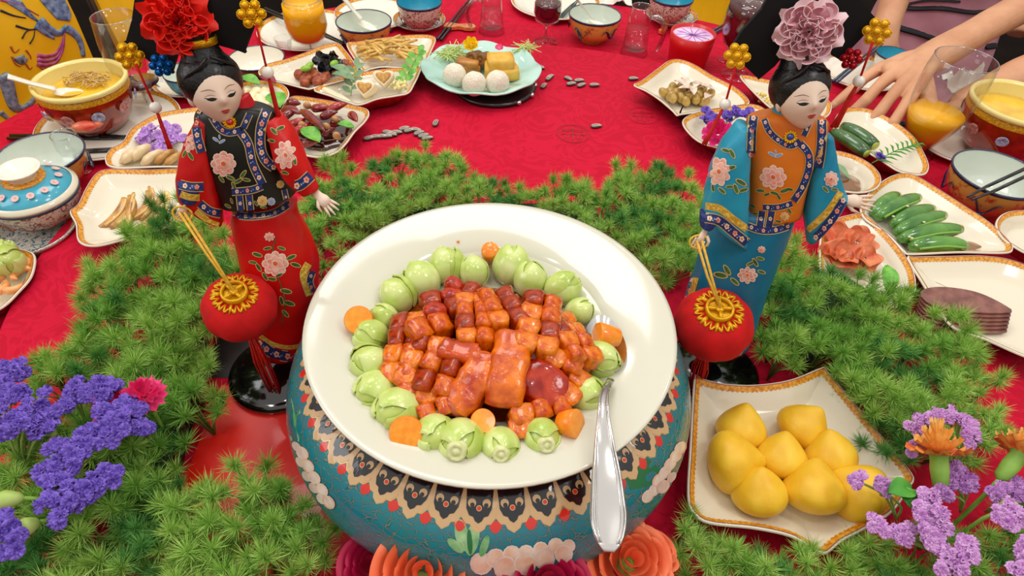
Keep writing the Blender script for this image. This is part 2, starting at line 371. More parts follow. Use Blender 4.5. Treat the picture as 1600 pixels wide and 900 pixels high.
for i, (x, y) in enumerate([(1012, 775), (1022, 765), (1028, 750), (1038, 738), (1046, 725), (1055, 712), (1062, 700), (1035, 760), (1048, 745)]): pl += [(pet(x, y, 12, 1, .7, -.9), 1, i*.15), (pet(x, y, 9.5, 1, .6, -.9), 0, i*.15+.1)]
potdec('painted_peony', pl, [petw, petp], 'white painted peony on the right side')
potdec('painted_leaf', [([(975, 745), (990, 728), (1012, 716), (1028, 730), (1030, 745), (1010, 760), (985, 765)], 0, 0), ([(1068, 660), (1076, 640), (1080, 665), (1072, 690)], 1, 0)], [lfd, lfe])
# ---------------------------------------------------------------- big white plate
PL = Vector((-.019, .437, 0))
prof = [(0, .160), (.092, .160), (.10, .163), (.12, .172), (.15, .181), (.178, .1872), (.187, .1885), (.1885, .190), (.1875, .1915), (.178, .1900), (.15, .1838), (.128, .1768), (.112, .1665), (.098, .1635), (.05, .163), (0, .163)]
prof2 = [(.092, .156)] + prof[1:]
foot = [(0, .1605), (.09, .1605)]
mb = MB(); 
def shift(pr, dz): return [(r, z+dz) for r, z in pr]
mb.lathe([(0, .170), (.09, .170), (.105, .1705)]+catprof(prof[3:12], 5)+catprof([(.112, .1705), (.098, .1675), (.05, .167)], 4)+[(0, .167)] if False else [(0, .1605)]+catprof(prof[1:-1], 5)+[(0, .163)], 128, PL)
bigplate = thing('serving_plate', 'large round white porcelain plate of braised pork resting on the teal pot', 'plate', PL+Vector((0, 0, .16)))
mk('plate_body', mb, plate_w, bigplate)
mb = MB(); mb.lathe([(.131, .1762), (.131, .1605), (.136, .1605), (.1365, .1745)], 64, PL); mk('foot_ring', mb, plate_w, bigplate)
# sauce
sauce_m = M('brown_sauce', '6a2405', .08, col2='98420a', scale=50, coat=1)
def blob(cx, cy, z, rx, ry, h, n=64, amp=.06, seed=0):
    rnd = random.Random(seed); ph = [rnd.uniform(0, 6.3) for _ in range(4)]
    mb = MB(); rings = []
    for s, hz in ((1, 0), (.985, h*.7), (.95, h), (.6, h), (.2, h)):
        rings.append([(cx+rx*s*(1+amp*(math.sin(3*t+ph[0])+.6*math.sin(7*t+ph[1])+.4*math.sin(13*t+ph[2])))*math.cos(t), cy+ry*s*(1+amp*(math.sin(3*t+ph[0])+.6*math.sin(7*t+ph[1])+.4*math.sin(13*t+ph[2])))*math.sin(t), z+hz) for t in [2*PI*i/n for i in range(n)]])
    return mb.grid(rings, cap1=True)
sc = P(762, 566, .165)
o = mk('sauce', blob(sc.x, sc.y, .1632, .113, .105, .0045, amp=.025, seed=3), sauce_m, org=(sc.x, sc.y, .163))
tag(o, 'glossy brown sauce pooled in the middle of the big white plate', 'sauce')
# ---------------------------------------------------------------- bok choy hearts
bokA = M('bok_choy_skin', '9cb83c', .22, col2='d8e288', scale=26, sss=.15, coat=.5, lo=.3, hi=.7); bokB = M('bok_choy_leafbase', 'aec850', .22, col2='e2eaa4', scale=22, coat=.5, dist=1, lo=.3, hi=.7)
bokC = M('bok_choy_cut', 'c9cf85', .35, col2='e3e3b4', scale=200)
def shell(r, az0, az1, p0, p1, th=.0011, seg=14, tip=0.0):
    mb = MB(); A = []; B = []
    for k in range(seg+1):
        ph = p0+(p1-p0)*k/seg; ra = []; rb = []
        wsc = math.sin(PI*(.12+.88*min(1, (k+.2)/seg*1.0)) if False else PI*(.5+.5*(k/seg-.35)/.8) ) if k/seg < .35 else 1
        for i in range(seg+1):
            a = (az0+az1)/2+(az1-az0)/2*(2*i/seg-1)*max(.25, min(1, .35+1.9*(k/seg)))
            d = Vector((math.sin(ph)*math.cos(a)*r[0], math.sin(ph)*math.sin(a)*r[1], math.cos(ph)*r[2]))
            f = 1+.05*math.cos((2*i/seg-1)*PI/2); ra.append(d*f); rb.append(d*(f-.07))
        A.append(ra); B.append(rb)
    mb.grid(A, closed=False); mb.grid([list(reversed(q)) for q in B], closed=False)
    edge = [A[0][i] for i in range(seg+1)]+[A[k][seg] for k in range(1, seg+1)]+[A[seg][i] for i in range(seg-1, -1, -1)]+[A[k][0] for k in range(seg-1, 0, -1)]
    edge2 = [B[0][i] for i in range(seg+1)]+[B[k][seg] for k in range(1, seg+1)]+[B[seg][i] for i in range(seg-1, -1, -1)]+[B[k][0] for k in range(seg-1, 0, -1)]
    mb.grid([edge2, edge]); return mb
def make_bok(cut):
    t = thing('bok_choy', 'x', 'vegetable', (0, 0, 0), 'bok choy hearts around the braised pork')
    r = (.0185, .0172, .0215)
    def fn(v):
        k = 1-.18*max(0, v.z)**2; return Vector((v.x*k, v.y*k, v.z))
    mb = MB(); mb.ell((0, 0, 0), r, 24, 16, fn=fn); mk('inner_heart', mb, bokA, t)
    r2 = tuple(q*1.05 for q in r)
    mk('leaf_stalk', shell(r2, -.9, 1.2, .25, 2.8), bokB, t)
    mk('leaf_stalk', shell(tuple(q*1.09 for q in r), 1.5, 3.6, .45, 2.8), bokA, t)
    mk('leaf_stalk', shell(tuple(q*1.07 for q in r), 3.5, 5.6, .35, 2.8), bokB, t)
    if cut:
        mb = MB(); mb.lathe([(0, .0252), (.0025, .0252), (.0028, .0242), (.0045, .0242), (.005, .0252), (.007, .025), (.0078, .0235), (.010, .012)], 24); mk('cut_base', mb, bokC, t)
    return t
PZ = .176
BK = [(622, 460, 0, 1.0), (658, 436, 0, 1.05), (699, 414, 0, 1.05), (741, 424, 0, .9), (799, 414, 0, 1.12), (829, 437, 0, 1), (880, 450, 0, 1), (905, 488, 0, .8), (938, 562, 0, .95), (917, 616, 0, .9), (600, 496, 0, .75), (579, 527, 0, .9), (579, 568, 0, 1.02), (586, 610, 0, 1), (621, 642, 0, 1.15), (679, 680, 0, 1.0), (719, 690, 1, 1.08), (782, 697, 1, .9), (848, 684, 1, .9)]
ORD = ['first', 'second', 'third', 'fourth', 'fifth', 'sixth', 'seventh', 'eighth', 'ninth', 'tenth', 'eleventh', 'twelfth', 'thirteenth', 'fourteenth', 'fifteenth', 'sixteenth', 'seventeenth', 'eighteenth', 'nineteenth', 'twentieth']
protos = [make_bok(0), make_bok(1)]
used = [0, 0]
order = sorted(range(len(BK)), key=lambda i: (math.atan2(-(BK[i][1]-560), BK[i][0]-765)*-1+2.9) % (2*PI))
rank = {i: k for k, i in enumerate(order)}
for i, (px, py, kd, s) in enumerate(BK):
    z = PZ+.004*s; p = P(px, py, z); d = (p-PL); a = math.atan2(d.y, d.x)
    if kd: rot = Vector((math.cos(a)*.5, math.sin(a)*1.0, .75)).to_track_quat('Z', 'Y')
    else: rot = Vector((math.cos(a+R_(-.5, .5)), math.sin(a+R_(-.5, .5)), R_(.5, 1.1))).to_track_quat('Z', 'Y')
    mt = Matrix.Translation(p) @ rot.to_matrix().to_4x4() @ Matrix.Rotation(R_(0, 6.28), 4, 'Z') @ Matrix.Diagonal((s, s, s*.93, 1))
    lab = ('pale green bok choy heart showing its cut ringed base, ' if kd else 'glossy pale green bok choy heart on the big plate, ')+ORD[rank[i]]+' clockwise from the left edge'
    if not used[kd]: protos[kd].matrix_world = mt; protos[kd]['label'] = lab; used[kd] = 1
    else: dup(protos[kd], None, mt, lab)
# ---------------------------------------------------------------- carrots
car = M('carrot_skin', 'f07c0a', .22, col2='f89a1e', scale=90, coat=.5, sss=.1); carc = M('carrot_cut', 'f78d10', .3, col2='fba32a', scale=160, coat=.3)
def carrot(px, py, z, r, h, rot, lab):
    p = P(px, py, z); t = thing('carrot_piece', lab, 'vegetable', p, 'carrot pieces on the big plate')
    e = .12*h
    mb = MB(); mb.lathe([(0, -h), (r*.72, -h), (r*.8, -h+e), (r*.93, 0), (r*.99, h-e), (r*.93, h)], 32); mb.v = [tuple(rot @ Vector(v)+p) for v in mb.v]; mk('skin', mb, car, t)
    mb = MB(); mb.lathe([(r*.93, h), (r*.5, h+.0002), (r*.35, h+.0005), (0, h+.0004)], 32); mb.v = [tuple(rot @ Vector(v)+p) for v in mb.v]; mk('cut_face', mb, carc, t)
def dirq(x, y, z): return Vector((x, y, z)).to_track_quat('Z', 'Y')
carrot(561, 501, .190, .0145, .009, dirq(.15, -.55, .75), 'round orange carrot piece at the left edge of the bok choy ring')
carrot(637, 674, .188, .0152, .008, dirq(-.05, -.7, .7), 'round carrot slice lying over bok choy at the lower left of the plate')
carrot(767, 395, .186, .0120, .012, dirq(.1, .5, -.9), 'orange carrot chunk between bok choy at the top of the plate')
carrot(949, 525, .188, .0128, .012, dirq(-.95, -.1, .3), 'orange carrot chunk resting on the serving spoon bowl')
carrot(889, 662, .187, .0135, .009, dirq(.8, -.3, .5), 'orange carrot chunk at the lower right beside the red pork skin')
carrot(752, 661, .182, .0115, .010, dirq(.2, -.3, .9), 'sauce-glazed carrot chunk at the bottom middle of the pork')
p = P(716, 377, .181); mb = MB(); mb.box(p, (.0016, .0012, .0009), bev=5); o = mk('carrot_crumb', mb, car, org=p); tag(o, 'tiny orange carrot crumb on the bare upper plate', 'vegetable')
# ---------------------------------------------------------------- braised pork
pk = M('braised_pork_glaze', 'b03002', .16, col2='f07a04', scale=60, coat=.35, bump=.4, bscale=220, lo=.35, hi=.7)
pk2 = M('braised_pork_dark', '801602', .16, col2='d04a04', scale=50, coat=.35, bump=.35, bscale=160)
pkr = M('braised_pork_skin', '8e0602', .15, col2='c83006', scale=60, coat=.35, bump=.2, bscale=90)
pkp = M('pork_meat', 'c9664a', .25, col2='b5452a', scale=120, coat=.6)
ck = dict(rough=.15, coat=.5, bump=.5, bscale=2.0, scale=1.1, detail=2, dist=.4, lo=.30, hi=.72, spec=.4)
pkc = M('pork_cube_glaze', 'b83804', col2='e87a0a', **ck); pkc1 = M('pork_cube_orange_glaze', 'c84a06', col2='f09018', **ck); pkc2 = M('pork_cube_dark_glaze', '7c1a04', col2='c04406', **ck); pkcr = M('pork_cube_red_skin', '8a0602', col2='d04010', **ck)
cubes = []
for k, mt in enumerate((pkc, pkc1, pkc2, pkcr)):
    mb = MB(); rnd = random.Random(k)
    ph = [rnd.uniform(0, 6) for _ in range(3)]
    mb.box((0, 0, 0), (1, 1, 1), bev=5.5); mb.v = [(x*(1+.12*math.sin(2.6*y+ph[0])), y*(1+.12*math.sin(2.6*z+ph[1])), z*(1+.13*math.sin(2.3*x+ph[2]))) for x, y, z in mb.v]
    o = mk('pork_cube', mb, mt); cubes.append(o.data); bpy.data.objects.remove(o)
def slab(px, py, z, nx, ny, sx, sy, h, yaw, tilt=(0, 0), lab='', mats=(0, 1, 2), curve=0, base=pk2):
    p = P(px, py, z); t = thing('pork_slab', lab, 'meat', (0, 0, 0), 'braised pork pieces on the big plate')
    mt = TRS(p, (tilt[0], tilt[1], yaw)); t.matrix_world = mt
    mb = MB(); mb.box((0, 0, -h*.9), (nx*sx*.49, ny*sy*.49, h*.75), bev=7); mk('pork_base', mb, base, t)
    for i in range(nx):
        for j in range(ny):
            o = bpy.data.objects.new('pork_cube', cubes[random.choice(mats)]); C.objects.link(o); o.parent = t
            x = (i-(nx-1)/2)*sx; y = (j-(ny-1)/2)*sy
            zz = -curve*((2*x/(nx*sx))**2+(2*y/(ny*sy))**2)*.5
            o.location = (x+R_(-.0007, .0007), y+R_(-.0007, .0007), zz+R_(-.0008, .0014)); o.scale = (sx*.5*R_(.98, 1.08), sy*.5*R_(.98, 1.08), h*.58)
            o.rotation_euler = (R_(-.12, .12)-curve*18*y, R_(-.12, .12)+curve*18*x, R_(-.08, .08))
    return t
slab(634, 545, .190, 2, 4, .0185, .0205, .018, .03, (0, -.2), 'scored pork slab at the far left of the pile beside the bok choy')
slab(676, 572, .196, 3, 3, .0195, .0195, .020, -.25, (.1, -.1), 'scored pork slab of nine cubes left of centre', curve=.004)
slab(668, 622, .187, 3, 1, .0195, .018, .018, -.2, (.25, 0), 'row of three pork cubes at the lower left of the pile')
slab(672, 515, .200, 2, 1, .022, .024, .019, .55, (.1, .1), 'pork piece of two big cubes at the upper left of the pile')
slab(693, 478, .196, 2, 2, .022, .019, .018, .35, (-.2, 0), 'dark crimson pork piece at the upper left behind the pile', mats=(2, 3))
slab(722, 455, .194, 2, 1, .018, .018, .018, -.3, (-.2, 0), 'small crimson pork piece next to the top left bok choy', mats=(2, 3))
slab(742, 500, .205, 2, 4, .0185, .0185, .019, .12, (-.15, .0), 'scored pork slab at the top middle of the pile', curve=.003)
slab(785, 485, .206, 2, 3, .0195, .0190, .020, .35, (-.15, .1), 'pork slab at the top middle right facing the dark gap', curve=.002)
slab(842, 508, .208, 2, 4, .0205, .0205, .020, -.12, (-.1, .12), 'scored pork slab of broad cubes at the top right', curve=.003, mats=(0, 1, 2))
slab(890, 528, .199, 2, 4, .0195, .0185, .018, .38, (-.1, .45), 'scored pork slab sloping down at the right edge of the pile', curve=.004)
slab(880, 568, .200, 2, 1, .0195, .019, .018, -.3, (.1, .3), 'pork piece of two cubes above the red skinned slab')
slab(850, 600, .196, 1, 1, .042, .040, .016, -.45, (.25, .2), 'deep red smooth skinned pork slab at the lower right', mats=(3,), base=pkr)
slab(895, 605, .190, 1, 2, .020, .019, .016, -.4, (.1, .4), 'two orange pork cubes at the right end of the red skinned slab', mats=(0, 1))
slab(845, 640, .188, 3, 1, .0195, .018, .016, .4, (.4, .1), 'row of three pork cubes at the lower right of the pile', mats=(0, 1))
slab(811, 669, .184, 1, 1, .018, .019, .015, .1, (.3, 0), 'single pork cube at the bottom of the pile')
slab(683, 640, .186, 2, 1, .018, .017, .016, .4, (.3, -.2), 'pair of pork cubes at the lower left above the bok choy')
def strip(pts, r, mat, lab, ends=True, flat=.8):
    q = crom(pts, 22, closed=False); t = thing('pork_strip', lab, 'meat', q[0], 'braised pork pieces on the big plate')
    rr = [r*(1+.05*math.sin(k*.9))*(0.55 if k in (0, 21) else 1) for k in range(22)]
    mb = MB()
    # squarish section with ridges
    prev = None; rings = []
    for k in range(22):
        tt = (q[min(21, k+1)]-q[max(0, k-1)]).normalized(); a = tt.cross(Vector((0, 0, 1))).normalized(); b = a.cross(tt)
        ring = []
        for i in range(28):
            th = 2*PI*i/28; c_, s_ = math.cos(th), math.sin(th); e = (abs(c_)**4.5+abs(s_)**4.5)**(1/4.5)
            ring.append(q[k]+a*rr[k]*c_/e*(1+.05*math.sin(5*th))+b*rr[k]*flat*s_/e*(1+.04*math.sin(7*th+k*.2)))
        rings.append(ring)
    mb.grid(rings, cap0=True, cap1=True); mk('pork_skin_strip', mb, mat, t)
    for s, kk in ((0, 1), (1, 20)):
        if ends: mb = MB(); d = (q[20]-q[19]).normalized() if s else (q[0]-q[1]).normalized(); mb.ell(q[20] if s else q[1], (r*.8, r*.8, r*.45), 16, 8, rot=d.to_track_quat('Z', 'Y').to_matrix()); mk('cut_end', mb, pkp if s else pk, t)
    return t
strip([P(803, 528, .208), P(798, 560, .209), P(790, 600, .203), P(787, 636, .190)],   .0175, pk, 'plain pork strip standing proud in the middle of the pile', ends=False)
strip([P(757, 560, .204), P(748, 588, .202), P(730, 615, .194), P(708, 640, .186)], .0165, pk, 'pork strip with a pink cut end pointing to the lower left')
strip([P(690, 545, .205), P(720, 552, .208), P(748, 556, .207)], .011, pk2, 'thin dark pork strip lying across the upper middle')
# ---------------------------------------------------------------- serving spoon
steel = M('polished_steel', 'd8d5d3', .12, 1)
sp = thing('serving_spoon', 'long steel serving spoon lying over the right rim of the big plate', 'spoon', P(950, 620, .195))
def spoon_bowl(c, axis, L_, W_, D_, mats, parent, name='spoon_bowl'):
    ax = Vector(axis).normalized(); sd = ax.cross(Vector((0, 0, 1))).normalized(); upv = sd.cross(ax)
    mb = MB(); A = []; B = []
    for k in range(9):
        s = k/8; ra = []; rb = []
        for i in range(36):
            t = 2*PI*i/36; wv = W_*(1-.18*math.cos(t)); x = L_*math.cos(t)*s; y = wv*math.sin(t)*s; z = -D_*(1-s*s)
            q = Vector(c)+ax*x+sd*y+upv*z; ra.append(q); rb.append(q-upv*.0011)
        A.append(ra); B.append(rb)
    mb.grid(A); mb.grid(list(reversed(B))); mb.grid([B[-1], A[-1]]); mk(name, mb, mats, parent)
spoon_bowl(P(944, 535, .186), P(938, 462, .188)-P(952, 600, .188), .037, .0215, .010, steel, sp)
hp = [P(955, 592, .188), P(948, 606, .197), P(943, 625, .203), P(944, 680, .206), P(948, 740, .203), P(951, 800, .198), P(952, 862, .195)]
hw = [.0035, .0035, .005, .0085, .0125, .0150, .0125]
q = crom(hp, 30, closed=False); 
def ribbon3(q, wf, th, mb, zoff=0, x0=-1, x1=1, mi=0):
    K = len(q); rings = []
    for k in range(K):
        tt = (q[min(K-1, k+1)]-q[max(0, k-1)]).normalized(); a = tt.cross(Vector((0, 0, 1))).normalized(); b = a.cross(tt); wv = wf(k/(K-1))
        n = 8; r = [q[k]+a*wv*(x0+(x1-x0)*i/n)+b*(zoff+.0006*(1-(2*i/n-1)**2)) for i in range(n+1)]
        r += [p-b*th for p in reversed(r)]; rings.append(r)
    mb.grid(rings, mi, cap0=True, cap1=True)
def wf(s):
    x = s*(len(hw)-1); i = min(len(hw)-2, int(x)); v = hw[i]+(hw[i+1]-hw[i])*(x-i)
    return v*max(.25, math.sqrt(max(0, 1-((s-.86)/.15)**2))) if s > .86 else v
mb = MB(); ribbon3(q, wf, .0022, mb); mk('handle', mb, steel, sp)
for s in (-1, 1):
    mb = MB(); 
    for f, r in ((.88, .0011), (.66, .0008)):
        pts = []
        for k in range(3, 29):
            tt = (q[min(29, k+1)]-q[k-1]).normalized(); a = tt.cross(Vector((0, 0, 1))).normalized(); b = a.cross(tt); pts.append(q[k]+a*s*wf(k/29)*f+b*.0008)
        mb.tube(pts, r, 6)
    mk('handle_rib', mb, steel, sp)
# ---------------------------------------------------------------- fan and ruyi shaped dishes
def catpx(pts, z, n=120):
    q = crom([P(x, y, z) for x, y in pts], n)
    A = sum(q[i].x*q[(i+1) % n].y-q[(i+1) % n].x*q[i].y for i in range(n))
    return q if A > 0 else list(reversed(q))
def dish(label, pts, zr=.036, z0=0.0, depth=.024, group=None, outline=None, n=144, bw=.0085, cat='dish', name='snack_dish', inner=cream, outer=None, base=.55):
    q = outline or catpx(pts, zr, n); n = len(q)
    c = sum(q, Vector())/n; c.z = z0
    nr = []
    for i in range(n):
        t = q[(i+2) % n]-q[(i-2) % n]; nr.append(Vector((t.y, -t.x, 0)).normalized())   # outward
    def ring(ins, z, lp=0.0):
        return [Vector(((p.x-m.x*ins)*(1-lp)+c.x*lp, (p.y-m.y*ins)*(1-lp)+c.y*lp, z)) for p, m in zip(q, nr)]
    H = zr-z0
    t = thing(name, label, cat, c, group)
    mb = MB(); b = 1-base
    mb.grid([ring(.0, zr-.0025), ring(.0, zr-.004, .01), ring(.0, z0+H*.55, b*.42), ring(0, z0+H*.2, b*.8), ring(0, z0+.001, b*.9), ring(0, z0, b)], 1)
    mb.grid([ring(0, zr-.0025), ring(.0004, zr-.0008), ring(.0014, zr), ring(.003, zr-.0004), ring(.006, zr-.003), ring(.012, zr-.008, .01), ring(.012, zr-depth*.62, .10), ring(.012, zr-depth*.93, .2), ring(.012, zr-depth, .3), ring(.012, zr-depth, .9)], 0, cap1=True)
    mb.grid([ring(0, z0, b), ring(0, z0, .95)], 1, cap1=True)
    db = mk('dish_body', mb, [inner, outer or red_glaze], t)
    mb = MB()
    def zz(ins): return zr-.0004-(ins-.003)*.87+.0006 if ins < .006 else zr-.003-(ins-.006)*.8+.0007
    r1, r2 = [], []
    m = 4*n; 
    def at(k, ins):
        i = int(k) % n; f = k-int(k); p = q[i].lerp(q[(i+1) % n], f); nn = nr[i].lerp(nr[(i+1) % n], f)
        return Vector((p.x-nn.x*ins, p.y-nn.y*ins, zz(ins)))
    L_ = sum((q[i]-q[(i+1) % n]).length for i in range(n)); lob = int(L_/.0058)
    k0 = .0035
    mb.grid([[at(k/4, .0026) for k in range(m)], [at(k/4, k0) for k in range(m)]], 1)
    mb.grid([[at(k/4, k0) for k in range(m)], [at(k/4, bw-.0022) for k in range(m)], [at(k/4, bw-.001+.0018*abs(math.sin(PI*lob*k/m))) for k in range(m)]], 0)
    mk('gold_lace_border', mb, [gold_lace, brown_line], db)
    return t, c, zr-depth
def circ(px, py, z, half, n=96):
    r = rad(px, py, z, half); c = P(px, py, z); return [c+Vector((r*math.cos(2*PI*i/n), r*math.sin(2*PI*i/n), 0)) for i in range(n)], c, r
G = 'fan shaped snack dishes on the turntable'
def piece(name, mb, mats, label, cat, group=None, org=None):
    o = mk(name, mb, mats, org=org or Vector(mb.v[0])); tag(o, label, cat, group); return o
# --- yellow dumplings dish (front right)
dish('white square dish with gold lace border holding eight yellow pear shaped buns', [(1085, 589), (1096, 590), (1130, 598), (1180, 600), (1235, 592), (1284, 573), (1292, 577), (1345, 640), (1395, 700), (1428, 742), (1424, 760), (1395, 800), (1350, 828), (1318, 845), (1290, 866), (1268, 856), (1235, 838), (1180, 826), (1110, 818), (1085, 803), (1074, 775), (1078, 690)], zr=.042, depth=.020, group=G, base=.72)
bun_m = M('yellow_bun', 'e8b220', .42, col2='f4c838', scale=35, sss=.2, bump=.12, bscale=260)
bn = [(1158, 671, (.1, .55, .8), 'in the back left corner of the square dish'), (1253, 668, (.5, .3, .8), 'in the back middle nearest the pointed corner'), (1141, 722, (.95, -.05, .25), 'lying on its side at the left edge'), (1220, 717, (.1, .6, .75), 'in the very middle'), (1297, 712, (-.2, .5, .85), 'at the right of the middle row'), (1186, 770, (-.1, .4, .9), 'at the front left'), (1271, 768, (.1, .75, .6), 'at the front middle'), (1344, 771, (-.85, .5, .3), 'at the front right behind the lilac flowers')]
bproto = MB()
def bfn(v):
    if v.z > 0: k = (1-v.z**1.6*.55); return Vector((v.x*k, v.y*k, v.z*1.12))
    return Vector((v.x*(1+.06*abs(v.z)), v.y*(1+.06*abs(v.z)), v.z*.72))
bproto.ell((0, 0, 0), (.0325, .031, .0315), 28, 18, fn=bfn)
b0 = None
for px, py, d, lb in bn:
    s = {1141: 1.08, 1271: 1.03, 1344: 1.03}.get(px, .93); p = P(px, py,   .022+.0225*s)
    mt = Matrix.Translation(p) @ Vector(d).to_track_quat('Z', 'Y').to_matrix().to_4x4() @ Matrix.Rotation(R_(0, 6), 4, 'Z') @ Matrix.Diagonal((s, s, s, 1))
    if b0 is None: b0 = mk('yellow_bun', bproto, bun_m); o = b0
    else: o = b0.copy(); C.objects.link(o)
    o.matrix_world = mt; tag(o, 'yellow pear shaped bun '+lb, 'bun', 'yellow buns in the square dish')
# --- mushroom slices dish, left
dish('white ruyi dish with brown braised mushroom slices left of the red doll', [(108, 330), (121, 318), (134, 292), (150, 270), (172, 263), (230, 264), (300, 264), (318, 290), (300, 335), (250, 358), (200, 372), (150, 384), (122, 377), (117, 350)], depth=.02, group=G)
mush = M('braised_mushroom', '9a5f22', .25, col2='cf9a50', scale=35, coat=.8, bump=.2, bscale=200); mushl = M('mushroom_edge', 'e2bd78', .35)
def slice_(px, py, z, L_, W_, yaw, bend, mat, mat2, label, cat, group, tilt=.4):
    p = P(px, py, z); mt = TRS(p, (tilt, 0, yaw)); pts = []
    q = [mt @ Vector((bend*(1-(2*s-1)**2), (s-.5)*L_, 0)) for s in [i/12 for i in range(13)]]
    mb = MB(); mb.tube(q, [W_*(.35+.65*math.sin(PI*(.12+.8*i/12))) for i in range(13)], 12, 0, flat=.5)
    o = mk('mushroom_slice', mb, mat, org=p); tag(o, label, cat, group)
    mb2 = MB(); mb2.tube([v+Vector((W_*.5, 0, W_*.42)) for v in q[1:-1]], W_*.28, 6); mk('pale_gill', mb2, mat2, o)
ms = [(175, 333, -.35, .012), (188, 330, -.2, .016), (205, 327, .2, -.004), (214, 322, -.3, .018), (226, 318, .1, .010), (232, 338, -.5, .012)]
for i, (x, y, yw, bd) in enumerate(ms): slice_(x, y, .024+.003*(i % 3), .062, .0085, yw, bd, mush, mushl, 'brown braised mushroom slice, '+ORD[i]+' from the left in its row', 'mushroom', 'mushroom slices in the left dish', .3)
lemon = M('lemon_slice', 'edbe5a', .4, col2='f7e6b0', scale=90)
mb = MB(); pc = P(252, 322, .03); dq = Vector((-.6, -.4, .7)).to_track_quat('Z', 'Y').to_matrix()
vv = MB(); vv.lathe([(0, .0015), (.024, .0015), (.026, 0), (.024, -.0015), (0, -.0015)], 32); mb.add([dq @ Vector(v)+pc for v in vv.v], vv.f)
piece('lemon_slice', mb, lemon, 'dried lemon slice standing at the right end of the mushroom row', 'lemon')
# --- pale slices with lilac flowers
dish('white ruyi dish with pale bean curd rolls and lilac flowers behind the mushroom dish', [(163, 248), (172, 232), (190, 222), (202, 203), (220, 190), (250, 176), (290, 169), (325, 168), (345, 190), (335, 240), (315, 258), (250, 260), (178, 261)], group=G, depth=.02)
tofu = M('bean_curd_skin', 'd9b98a', .4, col2='f0dfba', scale=60); tofub = M('brown_skin', 'a87434', .35, col2='d9b070', scale=60)
for i, (x, y, r, mt) in enumerate([(205, 245, .014, tofu), (220, 240, .016, tofu), (238, 248, .013, tofu), (258, 246, .012, tofub), (272, 250, .010, tofub)]):
    mb = MB(); p = P(x, y, .028); mb.tube([p+Vector((-.008, -.018, 0)), p+Vector((-.004, -.008, .003)), p+Vector((0, 0, .004)), p+Vector((.006, .012, .003)), p+Vector((.01, .02, 0))], [r*.6, r, r, r*.9, r*.5], 14, flat=.6)
    piece('bean_curd_roll', mb, mt, ('pale' if i < 3 else 'brown edged')+' folded bean curd roll, '+ORD[i]+' from the left in its dish', 'bean curd', 'bean curd rolls', p)
# blossoms: ruffled florets
def floret(mb, c, r, nrm, mi=0, petals=5, ruf=.35, seed=0):
    rnd = random.Random(seed); rot = Vector(nrm).to_track_quat('Z', 'Y').to_matrix(); c = Vector(c); a0 = rnd.uniform(0, 6)
    for k in range(petals):
        a = a0+2*PI*k/petals; n = 6; rows = []
        for j, (q, z) in enumerate(((.05, 0), (.45, .28), (.85, .42), (1.0, .30))):
            row = []
            for i in range(n+1):
                t = (i/n-.5)*(2*PI/petals)*1.25*(.4+.6*min(1, q*1.3)); w_ = ruf*q*math.sin(i*2.2+k+seed)*.35
                row.append(rot @ Vector((r*q*math.cos(a+t), r*q*math.sin(a+t), r*(z+w_)))+c)
            rows.append(row)
        mb.grid(rows, mi, closed=False)
def frill(c, r, nrm, mats, layers=3, seed=0, waves=11, cup=.75, mb=None):
    """frilled pom: nested wavy cones"""
    rnd = random.Random(seed); rot = Vector(nrm).to_track_quat('Z', 'Y').to_matrix(); c = Vector(c); mb = mb or MB()
    for L_ in range(layers):
        s = 1-.26*L_; ph = rnd.uniform(0, 6); n = 48; rows = []
        for q in (.12, .4, .7, .9, 1.0):
            row = []
            for i in range(n):
                a = 2*PI*i/n; wv = math.sin(waves*a+ph)+.5*math.sin((waves*2-3)*a+ph*2)
                rr = r*s*q*(1+.10*wv*q**2); zz = r*(cup*(q**1.6)*(.4+.32*L_)+.12*L_+.14*q*q*math.sin(waves*a+ph+1.3))
                row.append(rot @ Vector((rr*math.cos(a), rr*math.sin(a), zz))+c)
            rows.append(row)
        mb.grid(rows, 1 if (L_ == 0 and len(mats) > 1) else 0)
    return mb
lil = M('lilac_petal', 'a46fc4', .6, col2='c99be0', scale=120); lil2 = M('pale_lilac_petal', 'b98fc6', .6, col2='dcb8e4', scale=120); vio = M('violet_petal', '4a2f9e', .6, col2='7a5ac8', scale=130)
def flower_heads(name, pts, r, z, mat, label, cat='flowers', group=None, stem=None, zj=.01, cnt=4, dz=.0):
    c0 = P(pts[0][0], pts[0][1], z); t = thing(name, label, cat, c0-Vector((0, 0, .012)), group)
    for i, (x, y) in enumerate(pts):
        p = P(x, y, z+R_(-zj, zj)); mb = MB()
        for k in range(cnt): floret(mb, p+Vector((R_(-1, 1), R_(-1, 1), R_(-.3, .8)))*r*.65, r*.75, (R_(-.8, .8), R_(-1, .3), .8), seed=i*7+k)
        mk('blossom', mb, mat, t)
    if stem is not None:
        s0 = P(*stem); mb = MB()
        for i, (x, y) in enumerate(pts):
            p = P(x, y, z-.004); mb.tube([s0, s0.lerp(p, .5)+Vector((0, 0, .006)), p], .0013, 5)
        mk('stem', mb, M('stem_green', '6f9a3a', .5, col2='93b556', scale=40), t)
    return t
flower_heads('lilac_sprig', [(222, 214), (238, 206), (255, 213), (232, 222), (250, 228), (266, 222), (276, 210), (262, 202), (285, 222), (243, 215)], .013, .035, lil, 'lilac blossoms garnishing the bean curd roll dish', stem=(245, 240, .02))
